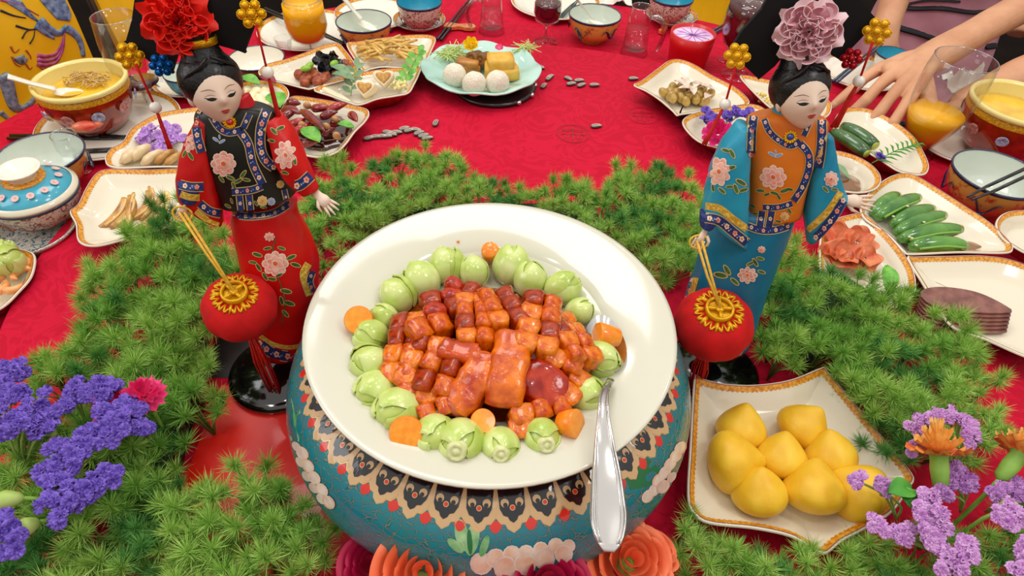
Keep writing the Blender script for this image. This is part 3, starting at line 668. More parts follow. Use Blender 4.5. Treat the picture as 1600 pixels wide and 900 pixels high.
# --- fruit dish behind doll
q, c, r = circ(398, 150, .036, 52)
dish('round dish of lily bulb pieces with green leaves behind the red doll', None, outline=q, group=G)
lily = M('lily_bulb', 'f0d79c', .3, col2='faf0d2', scale=50, coat=.4); rleaf = M('red_cabbage', '8a1230', .4)
for i in range(16):
    a = i*2.4; rr = r*.72*math.sqrt((i+.5)/16); p = c+Vector((rr*math.cos(a), rr*math.sin(a), -.012+R_(0, .008))); mb = MB()
    mb.ell(p, (.015, .011, .008), 14, 8, rot=Euler((R_(-.5, .5), R_(-.5, .5), R_(0, 6))).to_matrix())
    piece('lily_bulb_piece', mb, lily, 'cream coloured lily bulb piece in the round dish behind the red doll', 'vegetable', 'lily bulb pieces', p)
def leaf(px, py, z, L_, W_, yaw, mat, label, tilt=.2, cat='leaf', name='green_leaf', group=None, fold=.3):
    p = P(px, py, z); mt = TRS(p, (tilt, 0, yaw)); A = []; B = []
    for k in range(9):
        s = k/8; wv = W_*math.sin(PI*min(1, s*.94+.05))**.8
        A.append([mt @ Vector((wv*x, (s-.5)*L_, fold*W_*abs(x)+.15*L_*math.sin(PI*s))) for x in (-1, -.5, 0, .5, 1)])
    B = [[v-Vector((0, 0, .0006)) for v in reversed(r)] for r in A]
    mb = MB(); mb.grid(A, closed=False); mb.grid(B, closed=False)
    return piece(name, mb, mat, label, cat, group, p)
mint = M('mint_leaf', '4f9a30', .45, col2='7fc04c', scale=80, bump=.3)
leaf(432, 158, .043, .04, .019, .6, mint, 'big round green leaf at the right of the lily bulb dish')
leaf(390, 128, .043, .04, .014, 1.4, mint, 'bright green leaf at the back of the lily bulb dish')
leaf(392, 168, .043, .03, .012, 1.2, mint, 'green leaf at the front of the lily bulb dish beside the collar')
leaf(418, 126, .043, .035, .013, 1.3, rleaf, 'crimson cabbage leaf at the back of the lily bulb dish')
# --- cubes + black fungus
dish('white ruyi dish of brown cubes with black fungus and green beans', [(403, 112), (415, 100), (445, 92), (480, 80), (505, 70), (528, 67), (540, 78), (553, 96), (560, 112), (545, 122), (490, 137), (478, 138), (450, 131), (415, 122)], group=G, depth=.02)
roast = M('roast_cube', '7a3018', .4, col2='b05a34', scale=80, bump=.3); fung = M('black_fungus', '15131a', .25, coat=.6); bean = M('green_bean', '86b82c', .3, coat=.4)
for i, (x, y) in enumerate([(468, 116), (480, 122), (492, 118), (476, 127), (497, 127), (486, 112), (508, 120), (540, 100), (548, 106), (534, 106), (515, 110), (505, 124)]):
    mb = MB(); p = P(x, y, .026+R_(0, .005)); mb.box(p, (.011, .010, .008), Euler((R_(-.3, .3), R_(-.3, .3), R_(0, 3))).to_matrix(), bev=5); piece('roast_cube', mb, roast, 'reddish brown roast cube, '+ORD[i]+' piece from the left in the fungus dish', 'meat', 'roast cubes', p)
for i, (x, y) in enumerate([(502, 94), (512, 100), (520, 94), (508, 106), (524, 102)]):
    mb = MB(); p = P(x, y, .036); frill(p, .017, (R_(-.6, .6), -.5, .8), [fung], layers=2, seed=i, waves=4, mb=mb); piece('black_fungus', mb, fung, 'crinkled black fungus piece beside green beans', 'fungus', 'black fungus pieces', p)
for x, y, lb in [(522, 99, 'right green bean on the black fungus'), (484, 102, 'left green bean beside the black fungus'), (478, 107, 'lower left green bean lying on brown cubes')]:
    mb = MB(); p = P(x, y, .046); mb.ell(p, (.011, .007, .006), 16, 10, rot=Euler((0, 0, R_(0, 1.5))).to_matrix()); piece('green_bean', mb, bean, lb, 'bean', 'green beans', p)
# --- bamboo strips
dish('white fan dish heaped with golden bamboo shoot strips', [(541, 68), (560, 64), (600, 58), (640, 54), (670, 54), (681, 60), (676, 75), (668, 92), (658, 104), (640, 106), (600, 104), (580, 107), (567, 110), (556, 95)], group=G, depth=.02)
bam = M('bamboo_shoot', 'c9973c', .35, col2='e6c06a', scale=70, coat=.3)
cc = P(612, 82, .034)
for i in range(44):
    a = R_(-.9, .9); p = cc+Vector((R_(-.055, .055), R_(-.04, .04), 0)); p.z = .022+.028*max(0, 1-((p-cc).length/.07)**2)+R_(-.002, .005); d = Vector((math.cos(a), math.sin(a), R_(-.25, .25)))*R_(.018, .034)
    mb = MB(); s = Vector((R_(-1, 1), R_(-1, 1), .6))*.006; mb.tube([p-d, p-d*.4+s, p+d*.4+s*.6, p+d], [.003, .0036, .0036, .0028], 6, flat=.7)
    piece('bamboo_strip', mb, bam, 'golden bamboo shoot strip in the heap of the fan dish', 'vegetable', 'bamboo shoot strips', p)
# --- spring rolls dish
dish('white fan dish with heart shaped stuffed rolls, pale batons and herb sprigs', [(490, 140), (505, 131), (520, 124), (545, 117), (590, 108), (630, 105), (656, 105), (655, 115), (648, 130), (639, 144), (620, 149), (590, 154), (562, 163), (540, 158), (515, 149)], group=G, depth=.02)
wrap = M('roll_wrapper', 'f2e3c0', .4); fill = M('roll_filling', 'b9853c', .6, col2='d9a860', scale=200, bump=.4)
for x, y, z, lb, dv in [(572, 138, .036, 'stuffed heart shaped roll in front of the other', (-.1, -.75, .65)), (600, 122, .044, 'stuffed heart shaped roll leaning behind the other', (.1, -.75, .65))]:
    p = P(x, y, z); t = thing('stuffed_roll', lb, 'roll', p, 'stuffed rolls'); rot = Vector(dv).to_track_quat('Z', 'Y').to_matrix()
    hp_ = [((.019*math.sin(a)**3*1.1), .0155*(math.cos(a)-.38*math.cos(2*a)-.12*math.cos(3*a))) for a in [2*PI*i/40 for i in range(40)]]
    mb = MB(); mb.grid([[rot @ Vector((x_*s, y_*s, z_))+p for x_, y_ in hp_] for s, z_ in ((.97, -.018), (1, -.010), (1, .009), (.95, .0115), (.72, .011))], cap0=True); mk('wrapper', mb, wrap, t)
    mb = MB(); mb.grid([[rot @ Vector((x_*s, y_*s, z_))+p for x_, y_ in hp_] for s, z_ in ((.74, .010), (.70, .0125), (.3, .013))], cap1=True); mk('filling', mb, fill, t)
for i, (x, y, yw) in enumerate([(515, 144, 1.0), (524, 150, .9), (536, 155, .8)]):
    p = P(x, y, .028); mb = MB(); mb.box(p, (.0055, .024, .005), Euler((0, 0, yw)).to_matrix(), bev=7); piece('tofu_baton', mb, wrap, 'pale cream baton, '+ORD[i]+' from the left corner of the stuffed roll dish', 'bean curd', 'pale batons', p)
p = P(622, 133, .03); mb = MB()
for k in range(40): mb.ell(p+Vector((R_(-.018, .018), R_(-.016, .016), R_(-.004, .008))), R_(.0025, .005), 7, 5)
tag(piece('minced_garnish', mb, M('mince', 'e9dc9a', .5), 'pale yellow minced heap at the right of the stuffed rolls', 'garnish', org=p), kind='stuff')
sage = M('sage_leaf', '6a8a62', .6, col2='8aa67e', scale=70)
leaf(532, 112, .058, .045, .012, 1.2, sage, 'upper large grey green sage leaf over the stuffed roll dish', group='sage leaves', name='sage_leaf')
leaf(536, 122, .056, .045, .012, 1.5, sage, 'lower large grey green sage leaf over the stuffed roll dish', group='sage leaves', name='sage_leaf')
def herb(base, tip, nleaf, ll, lw, mat, label, name='herb_sprig'):
    b, t_ = P(*base), P(*tip); t = thing(name, label, 'herb', b); mb = MB(); mb.tube([b, b.lerp(t_, .5)+Vector((0, 0, .004)), t_], .001, 5); mk('stem', mb, MATS.get('stem_green') or leafg, t)
    for k in range(nleaf):
        s = (k+1)/nleaf; c = b.lerp(t_, s); side = 1 if k % 2 else -1; d = ((t_-b).normalized()*.4+Vector((side, R_(-.3, .3), .3))).normalized()
        if k == nleaf-1: d = (t_-b).normalized()
        s_ = d.cross(Vector((0, -.5, .8))).normalized(); A = []
        for j in range(6): u = j/5; w_ = lw*math.sin(PI*(u*.9+.05)); A.append([c+d*ll*u-s_*w_+Vector((0, 0, w_*.3)), c+d*ll*u, c+d*ll*u+s_*w_+Vector((0, 0, w_*.3))])
        mb = MB(); mb.grid(A, closed=False); mk('leaf', mb, mat, t, smooth=True)
herb((548, 150, .03), (556, 103, .06), 9, .022, .006, sage, 'grey green herb sprig standing between the sage and the stuffed rolls')
herb((628, 135, .03), (655, 82, .07), 11, .020, .007, mint, 'bright green herb sprig rising at the right of the stuffed roll dish')
# --- chilli dish
dish('white fan dish of dark red fried chillies with peanuts', [(437, 172), (448, 156), (462, 149), (500, 154), (545, 162), (572, 169), (577, 178), (570, 190), (555, 205), (540, 225), (525, 238), (500, 245), (470, 240), (440, 225), (425, 200)], group=G, depth=.024)
ch1 = M('dried_chilli', '5a0a10', .15, col2='8a1414', scale=60, coat=.8); ch2 = M('red_chilli', 'b0140f', .15, col2='7a0d10', scale=60, coat=.8); pnut = M('peanut', 'c08a5a', .4)
sauce2 = M('dark_oil', '3a1206', .1, coat=1)
cp = P(500, 205, .016); tag(mk('chilli_oil', blob(cp.x, cp.y, .0125, .062, .06, .006, seed=5), sauce2, org=cp), 'dark oil under the fried chillies', 'sauce')
for i, (x0, y0, x1, y1, z, mt) in enumerate([(437, 188, 465, 172, .040, ch1), (452, 196, 478, 186, .042, ch2), (440, 172, 470, 178, .044, ch1), (455, 210, 490, 192, .040, ch2), (486, 170, 520, 168, .046, ch2), (470, 172, 508, 205, .052, ch1), (510, 175, 543, 162, .050, ch2), (500, 185, 528, 175, .046, ch1), (545, 178, 558, 190, .040, ch2), (455, 218, 475, 200, .034, ch2), (480, 200, 505, 196, .036, ch1), (505, 214, 525, 200, .034, ch1), (515, 196, 540, 192, .034, ch1), (470, 228, 500, 220, .028, ch1), (448, 165, 470, 162, .04, ch1)]):
    a, b = P(x0, y0, z-.006), P(x1, y1, z+.002); mb = MB(); mid = a.lerp(b, .5)+Vector((R_(-.005, .005), R_(-.004, .004), .003)); mb.tube(crom([a, mid, b], 10, False), [.003, .0065, .008, .0085, .0082, .008, .007, .0055, .0035, .001], 10, flat=.75)
    piece('fried_chilli', mb, mt, ('dark' if mt is ch1 else 'bright')+' red fried chilli, '+ORD[i]+' of those counted from the left rim', 'chilli', 'fried chillies', a)
for i, (x, y) in enumerate([(524, 186), (480, 165), (510, 197), (472, 196), (526, 212)]):
    mb = MB(); p = P(x, y, .044); mb.ell(p, (.0075, .006, .009), 14, 10, rot=Euler((R_(0, 1), R_(0, 1), 0)).to_matrix()); piece('peanut', mb, pnut, 'tan peanut among the fried chillies, '+ORD[i]+' counted', 'nut', 'peanuts in the chilli dish', p)
leaf(485, 213, .038, .045, .016, 1.0, mint, 'green leaf at the front of the chilli dish', name='salad_leaf')
leaf(540, 198, .038, .03, .011, 1.6, mint, 'green leaf at the right of the chilli dish', name='salad_leaf')
# --- celadon plate
cel = M('celadon_glaze', 'a6cfc4', .1, col2='bde0d4', scale=8, coat=.7)
cc = P(752, 106, .034); crr = rad(752, 106, .034, 91)
t = thing('celadon_plate', 'pale celadon lobed plate with snow balls and yellow cakes on a dark stand', 'plate', (cc.x, cc.y, .004))
def lob_ring(f, z, k=8): return [Vector((cc.x+crr*f*(1+.035*abs(math.cos(4*a))*f)*math.cos(a), cc.y+crr*f*.93*(1+.035*abs(math.cos(4*a))*f)*math.sin(a), z+.003*f*math.cos(8*a))) for a in [2*PI*i/128 for i in range(128)]]
mb = MB(); mb.grid([lob_ring(.3, .012), lob_ring(.55, .012), lob_ring(.8, .022), lob_ring(1, .034), lob_ring(1.005, .0365), lob_ring(.985, .0375), lob_ring(.8, .028), lob_ring(.6, .0195), lob_ring(.5, .018), lob_ring(.05, .018)], cap0=True, cap1=True); mk('plate_body', mb, cel, t)
mb = MB(); mb.lathe([(.065, .0), (.068, .014)], 48, cc*1-Vector((0, 0, cc.z))); mk('foot_ring', mb, cel, t)
st = thing('plate_stand', 'dark carved stand just showing under the celadon plate', 'stand', (cc.x+.03, cc.y-.02, 0))
mb = MB(); sc_ = Vector((cc.x+.03, cc.y-.02, 0)); mb.lathe([(0, 0), (.085, 0), (.088, .004), (.088, .008), (.082, .011), (0, .011)], 48, sc_); mk('stand_ring', mb, black_l, st)
for k in range(5):
    a = -.9+k*.5; mb = MB(); c2 = sc_+Vector((.087*math.cos(a), .087*math.sin(a), .006)); mb.ell(c2, (.006, .006, .006), 10, 8); mk('stand_knob', mb, steel, st)
coco = M('coconut_ball', 'e9dcc2', .8, col2='f6efdf', scale=300, bump=1, bscale=500)
for x, y, lb in [(710, 118, 'left white coconut ball on the celadon plate'), (741, 131, 'middle white coconut ball on the celadon plate'), (777, 129, 'right white coconut ball on the celadon plate')]:
    p = P(x, y, .040); mb = MB(); mb.ell(p, .0245, 28, 18, fn=lambda v: v*(1+.02*math.sin(9*v.x)*math.sin(8*v.y+1))); piece('coconut_ball', mb, coco, lb, 'sweet ball', 'coconut balls', p)
ycake = M('yellow_bean_cake', 'dba436', .5, col2='e8bb55', scale=60, bump=.2, bscale=400); bcake = M('brown_layer_cake', 'a5692a', .4, col2='c98d48', scale=50); dcake = M('dark_roll_cake', '6e4417', .35, col2='94642c', scale=40)
for x, y, z, h, mt, lb, yw in [(787, 112, .032, (.023, .018, .010), ycake, 'lower yellow bean cake block', .3), (782, 98, .05, (.021, .017, .012), ycake, 'upper yellow bean cake block with a pink petal', .2), (765, 110, .032, (.008, .018, .012), ycake, 'narrow yellow cake at the left of the stacked blocks', .1), (733, 106, .027, (.018, .010, .007), bcake, 'lower brown cake finger', .2), (731, 98, .038, (.018, .011, .006), bcake, 'upper brown cake finger', -.1)]:
    p = P(x, y, z); mb = MB(); mb.box(p, tuple(q*1.35 for q in h), Euler((0, 0, yw)).to_matrix(), bev=9); piece('cake_block', mb, mt, lb+' on the celadon plate', 'cake', 'cakes on the celadon plate', p)
for x, y, lb in [(742, 90, 'left'), (756, 92, 'right')]:
    p = P(x, y, .040); mb = MB(); v_ = MB(); v_.lathe([(0, .02), (.003, .021), (.0032, .0195), (.006, .0195), (.0065, .021), (.011, .021), (.014, .018), (.014, -.018), (0, -.018)], 24); rot = Vector((-.3, -.75, .25)).to_track_quat('Z', 'Y').to_matrix(); mb.add([rot @ Vector(v)+p for v in v_.v], v_.f); piece('roll_cake', mb, dcake, lb+' dark brown rolled cake behind the fingers on the celadon plate', 'cake', 'cakes on the celadon plate', p)
yf = M('yellow_petal', 'f4cf10', .5); pf = M('pink_petal', 'e03070', .5)
mb = MB(); p = P(736, 70, .062); frill(p, .016, (0, -.5, .8), [yf], 3, 2, 7, mb=mb); piece('yellow_flower', mb, yf, 'small yellow flower on the dark rolled cake', 'flower', org=p)
mb = MB(); p = P(780, 75, .066); floret(mb, p, .009, (0, -.3, 1)); piece('pink_flower', mb, pf, 'tiny pink flower on top of the yellow bean cake', 'flower', org=p)
mb = MB(); sl = M('green_shreds', 'cfe08a', .4)
for (x, y) in [(715, 84), (822, 78), (700, 88)]:
    c1 = P(x, y, .032)
    for k in range(26): d = Vector((R_(-1, 1), R_(-1, 1), R_(-.2, .4))).normalized()*.026; o1 = c1+Vector((R_(-.012, .012), R_(-.012, .012), R_(0, .008))); mb.tube([o1-d, o1+Vector((0, 0, .004)), o1+d], .0009, 4)
tag(piece('shredded_garnish', mb, sl, 'pale green shredded garnish on both sides of the celadon plate', 'garnish', org=P(822, 78, .03)), kind='stuff')
# --- right dishes
dish('white pointed dish of glassy braised chunks left of the blue doll', [(990, 132), (1004, 124), (1028, 106), (1045, 94), (1062, 92), (1085, 100), (1115, 118), (1148, 135), (1168, 152), (1170, 162), (1150, 166), (1110, 172), (1066, 178), (1058, 180), (1050, 172), (1030, 155), (1010, 142)], group=G, depth=.022)
jel = M('glassy_chunk', '9a7326', .2, col2='c8a650', scale=40, coat=.8, sss=.3)
for i in range(22):
    a = i*2.4; rr = .042*math.sqrt((i+.5)/22); c1 = P(1072, 148, .026); p = c1+Vector((rr*math.cos(a)*1.25, rr*math.sin(a)*.9, R_(-.002, .008))); mb = MB(); mb.ell(p, (.0125, .010, .009), 12, 8, rot=Euler((R_(0, 3), R_(0, 3), R_(0, 3))).to_matrix())
    piece('braised_chunk', mb, jel, 'glassy amber braised chunk in the pointed dish', 'vegetable', 'glassy braised chunks', p)
sh = M('shaved_slice', 'c9a893', .5, col2='eadccf', scale=80)
for i, (x, y, yw) in enumerate([(1064, 132, .8), (1072, 140, 1.4), (1090, 134, 1.6), (1104, 138, 1.3), (1082, 142, 0), (1105, 152, -.5), (1070, 128, .3)]): leaf(x, y, .044, .034, .008, yw, sh, 'thin pinkish shaved slice, '+ORD[i]+' laid across the glassy chunks', tilt=R_(-.3, .3), cat='garnish', name='shaved_slice', group='shaved slices')
dish('white fan dish with violet flowers just left of the blue doll', [(1066, 190), (1075, 180), (1100, 172), (1140, 166), (1175, 162), (1196, 170), (1210, 190), (1215, 230), (1180, 240), (1130, 232), (1095, 222), (1075, 206)], group=G, depth=.022)
flower_heads('violet_sprig', [(1102, 178), (1112, 186), (1150, 174), (1165, 178), (1106, 192), (1140, 182)], .012, .044, vio, 'violet blossoms lying in the fan dish beside the blue doll', stem=(1130, 200, .02))
magp = M('magenta_petal', 'e01478', .55, col2='f0449a', scale=60)
mb = MB(); p = P(1122, 212, .045); frill(p, .028, (-.3, -.3, .9), [magp], 4, 3, 9, mb=mb); piece('magenta_flower', mb, magp, 'magenta carnation lying on the violet flower dish', 'flower', org=p)
dish('white fan dish with a green sprig half hidden behind the blue doll head', [(1157, 120), (1166, 117), (1200, 124), (1260, 134), (1294, 155), (1300, 170), (1288, 184), (1250, 190), (1210, 172), (1180, 146)], group=G)
yel = M('yellow_shreds', 'e6cf7c', .5)
mb = MB(); c1 = P(1205, 155, .024)
for k in range(60): mb.ell(c1+Vector((R_(-.03, .03), R_(-.02, .02), R_(-.003, .008))), R_(.002, .004), 6, 4)
tag(piece('minced_garnish', mb, yel, 'yellow minced heap in the dish behind the blue doll', 'garnish', org=c1), kind='stuff')
dish('white fan dish with two dark green pickled cucumbers and a leaf sprig', [(1306, 182), (1318, 170), (1340, 167), (1365, 172), (1400, 190), (1430, 215), (1450, 250), (1450, 268), (1435, 273), (1405, 267), (1380, 252), (1350, 234), (1312, 216), (1302, 200)], group=G, depth=.022)
cuc = M('dark_cucumber', '21421c', .2, col2='3a6a2a', scale=50, coat=.8, bump=.3); cucc = M('cucumber_flesh', 'a8b04a', .3)
for (x0, y0, x1, y1, lb) in [(1300, 206, 1355, 240, 'left dark green pickled cucumber half'), (1316, 196, 1368, 228, 'right dark green pickled cucumber half')]:
    a, b = P(x0, y0, .033), P(x1, y1, .033); t = thing('pickled_cucumber', lb+' behind the sauce bowl', 'cucumber', a, 'dark pickled cucumbers'); mb = MB(); mb.tube(crom([a, a.lerp(b, .5)+Vector((0, 0, .003)), b], 9, False), [.008, .011, .0125, .013, .013, .013, .013, .012, .010], 16, flat=.8); mk('cucumber_body', mb, cuc, t); mb = MB(); mb.ell(b, (.010, .0085, .004), 14, 8, rot=(b-a).to_track_quat('Z', 'Y').to_matrix()); mk('cut_end', mb, cucc, t)
def frond(base, tip, n, ll, mat, label, w=.0012):
    b, t_ = P(*base), P(*tip); t = thing('leaf_sprig', label, 'herb', b); mb = MB(); mb.tube([b, b.lerp(t_, .5)+Vector((0, 0, .006)), t_], .0009, 5); ax = (t_-b).normalized(); sd = ax.cross(Vector((0, 0, 1))).normalized()
    for k in range(n):
        s = (k+1)/n; c = b.lerp(t_, s)+Vector((0, 0, .006*math.sin(PI*s)))
        for sg in (-1, 1):
            d = (ax*.75+sd*sg).normalized()*ll*(1-.4*s); m_ = c+d*.5+Vector((0, 0, .003)); mb.tube([c, m_, c+d], [.0008, w*1.6, .0003], 5, flat=.4)
    mk('frond', mb, mat, t)
frond((1362, 255, .034), (1432, 225, .040), 9, .028, leafg, 'feathery green leaf sprig at the right of the dark cucumbers')
flower_heads('violet_sprig', [(1372, 244)], .009, .04, vio, 'single violet blossom beside the dark cucumbers')
q, c, r = circ(1317, 266, .04, 57)
dish('round dish of thin brown sauce half hidden by the blue doll sleeve', None, outline=q, group=G, zr=.04, depth=.03)
tag(mk('thin_sauce', blob(c.x, c.y, .0105, r*.62, r*.62, .006, seed=8), M('thin_brown_sauce', '7a4a1c', .08, coat=1), org=c), 'thin brown sauce in the round dish beside the blue sleeve', 'sauce')
leaf(1308, 268, .022, .05, .009, .8, sage, 'grey green leaf floating in the brown sauce dish', name='sage_leaf')
dish('large white fan dish of green pickled cucumbers with sesame at the right', [(1345, 318), (1360, 298), (1385, 278), (1408, 270), (1430, 273), (1460, 290), (1510, 322), (1545, 345), (1575, 372), (1584, 388), (1570, 395), (1500, 394), (1425, 397), (1412, 392), (1385, 365), (1350, 340)], group=G, depth=.020)
cu2 = M('green_cucumber', '2f6a1e', .22, col2='5f9a30', scale=26, coat=.8, dist=.5); cu3 = M('cucumber_inner', '7fae48', .3)
for i, (x0, y0, x1, y1) in enumerate([(1362, 335, 1404, 305), (1368, 340, 1436, 308), (1392, 352, 1458, 326), (1398, 364, 1476, 336), (1404, 374, 1502, 358), (1420, 386, 1510, 384)]):
    a, b = P(x0, y0, .030), P(x1, y1, .034); t = thing('cucumber_piece', 'glossy green pickled cucumber piece, '+ORD[i]+' from the doll hand', 'cucumber', a, 'green pickled cucumbers'); mb = MB(); mb.tube(crom([a, a.lerp(b, .5)+Vector((0, 0, .005)), b], 11, False), [.006, .010, .012, .013, .0135, .0135, .0135, .013, .012, .010, .007], 18, flat=.8); mk('cucumber_skin', mb, cu2, t)
    q_ = crom([a, a.lerp(b, .5)+Vector((0, 0, .006)), b], 11, False); mb = MB(); mb.tube([v+Vector((.002, -.010, .003)) for v in q_[1:-1]], .0022, 6); mk('cut_edge', mb, cu3, t)
ses = M('sesame', 'f0e2b8', .5)
for i, (x, y, z) in enumerate([(1418, 322, .05), (1396, 338, .05), (1440, 325, .05), (1455, 337, .05), (1421, 370, .048), (1444, 347, .05), (1464, 384, .044), (1504, 389, .04), (1432, 383, .044), (1425, 372, .046)]):
    p = P(x, y, z-.004); mb = MB(); mb.ell(p, (.0026, .0018, .0012), 8, 6); piece('sesame_seed', mb, ses, 'pale sesame seed on the green pickled cucumbers', 'seed', 'sesame seeds on the cucumbers', p)
tag(mk('pickle_juice', blob(P(1470, 380, .02).x, P(1470, 380, .02).y, .0162, .062, .020, .003, seed=4), M('pickle_brown', '8a5a20', .1, coat=1), org=P(1470, 380, .02)), 'brown juice under the green pickled cucumbers', 'sauce')
dish('large white fan dish with a stack of dark sliced beef at the right edge', [(1418, 402), (1432, 400), (1480, 399), (1540, 399), (1590, 408), (1660, 440), (1700, 480), (1700, 540), (1660, 575), (1600, 556), (1540, 530), (1490, 512), (1465, 480), (1440, 440)], group=G, depth=.020)
beef = M('sliced_beef', '6a3a34', .4, col2='8e5a50', scale=60, coat=.3, bump=.2, bscale=200)
for i in range(6):
    p = P(1495+i*1.5, 500-i*6, .020+i*.0035); mb = MB()
    pol = crom([p+Vector(v) for v in [(-.055, .012, 0), (-.02, .024, 0), (.03, .016, 0), (.062, -.014, 0), (.05, -.022, 0), (0, -.024, 0), (-.05, -.014, 0)]], 40); mb.prism(pol, (0, 0, .0028)); sharp(piece('beef_slice', mb, beef, 'dark sliced beef piece, '+ORD[i]+' from the bottom of the stack', 'meat', 'stacked beef slices', p))
dish('white fan dish of orange crab shell half buried in the fern on the right', [(1340, 332), (1355, 336), (1380, 358), (1405, 385), (1425, 415), (1432, 440), (1428, 462), (1400, 480), (1340, 480), (1290, 450), (1280, 400), (1290, 350)], group=G, depth=.022)
org_m = M('orange_shell', 'c9502a', .4, col2='e0875a', scale=60, bump=.4)
for i, (x, y, s) in enumerate([(1310, 372, .026), (1338, 380, .028), (1320, 400, .026), (1350, 405, .024), (1300, 395, .02)]):
    p = P(x, y, .034); mb = MB(); frill(p, s, (R_(-.4, .4), -.3, .9), [org_m], 2, i, 4, .5, mb=mb); piece('crab_shell_piece', mb, org_m, 'orange red shell piece, '+ORD[i]+' from the blue doll', 'seafood', 'orange shell pieces', p)
leaf(1386, 437, .05, .05, .012, -.2, mint, 'upright green leaf at the front of the orange shell dish')
dish('white dish just entering the frame at the right edge', [(1556, 348), (1566, 334), (1590, 328), (1640, 330), (1690, 350), (1690, 400), (1620, 400), (1580, 382), (1562, 366)], group=G)
dish('round dish of bok choy and shrimp cut by the left edge of the frame', [(55, 400), (50, 430), (30, 455), (0, 482), (-50, 500), (-110, 480), (-120, 420), (-70, 390), (0, 386), (40, 390)], group=G, z0=ZT, zr=.01)
for i, (x, y, s) in enumerate([(12, 408, .022), (-12, 405, .02), (5, 398, .018)]):
    o = dup(protos[0], None, Matrix.Translation(P(x, y, .016)) @ Euler((.5, .8, i)).to_matrix().to_4x4() @ Matrix.Diagonal((s/.018, s/.018, s/.018, 1)), 'pale green bok choy, '+ORD[i]+' piece in the dish cut by the left edge', 'bok choy in the left edge dish')
shr = M('shrimp', 'e0803c', .3, col2='f0b070', scale=60, coat=.4)
for i, (x, y) in enumerate([(30, 415), (35, 428), (8, 440), (20, 445), (-5, 448)]):
    p = P(x, y, .006); mb = MB(); mb.tube([p+Vector((.012*math.cos(a+i), .012*math.sin(a+i), 0)) for a in [k*.45 for k in range(9)]], [.002, .004, .005, .006, .006, .0055, .005, .004, .002], 10); piece('shrimp', mb, shr, 'orange curled shrimp in the left edge dish, '+ORD[i]+' counted', 'shrimp', 'shrimps in the left edge dish', p)
# --- sunflower seeds
seedm = M('sunflower_seed_shell', '4c443e', .5)
seed2 = M('sunflower_seed_stripe', 'd8cfc0', .5)
sproto = None
for i, (x, y, yw) in enumerate([(577, 216, .3), (587, 214, .1), (598, 213, .2), (606, 207, -.2), (612, 210, -.3), (620, 207, 0), (632, 201, .4), (640, 204, .3), (650, 203, -.3), (655, 208, .5), (662, 212, .4), (681, 192, 1.3), (604, 213, 0), (844, 105, -.6), (850, 134, 1.0), (858, 122, .9), (888, 123, -.9), (905, 126, .1), (893, 131, .2), (909, 133, .5), (929, 133, 0), (990, 123, 0), (932, 197, .1), (860, 120, .8), (668, 216, .2)]):
    p = P(x, y, .0032)
    if sproto is None:
        mb = MB(); mb.ell((0, 0, 0), (.0125, .0055, .003), 18, 8, fn=lambda v: Vector((v.x, v.y*(1-.35*v.x), v.z)))
        sproto = mk('sunflower_seed', mb, seedm); o = sproto
        for sy in (-.5, 0, .5):
            mb = MB(); mb.tube([(-.010, sy*.0045, .0016), (-.005, sy*.0075, .0024), (0, sy*.0072, .0028), (.005, sy*.0058, .0026), (.010, sy*.003, .0014)], .0007, 5); mk('pale_stripe', mb, seed2, sproto)
    else: o = dup(sproto)
    o.matrix_world = TRS(p, (0, 0, yw+.1)); ok = ['leftmost cluster beside the chilli dish', 'row at the fern edge'][i > 5] if i < 13 else 'scattered near the middle'
    tag(o, 'striped sunflower seed on the turntable, '+((ORD[i]+' in the trail right of the chillies') if i < 13 or i == 24 and 0 else ('lying alone below the small group' if i == 22 else 'lying alone by the pointed dish tip' if i == 21 else 'under the celadon plate edge' if i == 13 else 'in the fern edge trail end' if i == 24 else 'in the pair right of the celadon plate' if i in (14, 15, 23) else 'in the small pile at mid table, '+ORD[i-16]+' counted')), 'seed', 'sunflower seeds on the cloth')
# ---------------------------------------------------------------- tableware
def cat_lathe(c, prof, seg=48): mb = MB(); mb.lathe(prof, seg, c); return mb
drag = M('dragon_ochre', 'dcaa50', .3, col2='b9482a', scale=70, coat=.5, lo=.55, hi=.68); navyen = M('navy_enamel', '1c2444', .25, coat=.5); cel2 = M('pale_celadon_inside', 'd5ddd0', .1, coat=.6)
flor = M('floral_enamel', 'd9d2c4', .25, col2='8a3f3a', scale=110, coat=.5, lo=.52, hi=.6, dist=2); flor2 = M('teal_scroll_enamel', 'cfc8ba', .25, col2='2d5f80', scale=90, coat=.5, lo=.5, hi=.6, dist=2.5)
turq = M('turquoise_enamel', '2f9bb8', .2, col2='3fa9c4', scale=20, coat=.6)
def scrolls(mb, c, r, z, n, mi, k=3, seed=0):
    rnd = random.Random(seed)
    for i in range(n):
        a = 2*PI*i/n; pts = []
        for j in range(10):
            t = j/9; pts.append(Vector(c)+Vector(((r+.0004)*math.cos(a+(t-.5)*5.2/n), (r+.0004)*math.sin(a+(t-.5)*5.2/n), z+.0035*math.sin(t*PI*2+rnd.uniform(0, 1)))))
        mb.tube(pts, .0011, 5, mi)
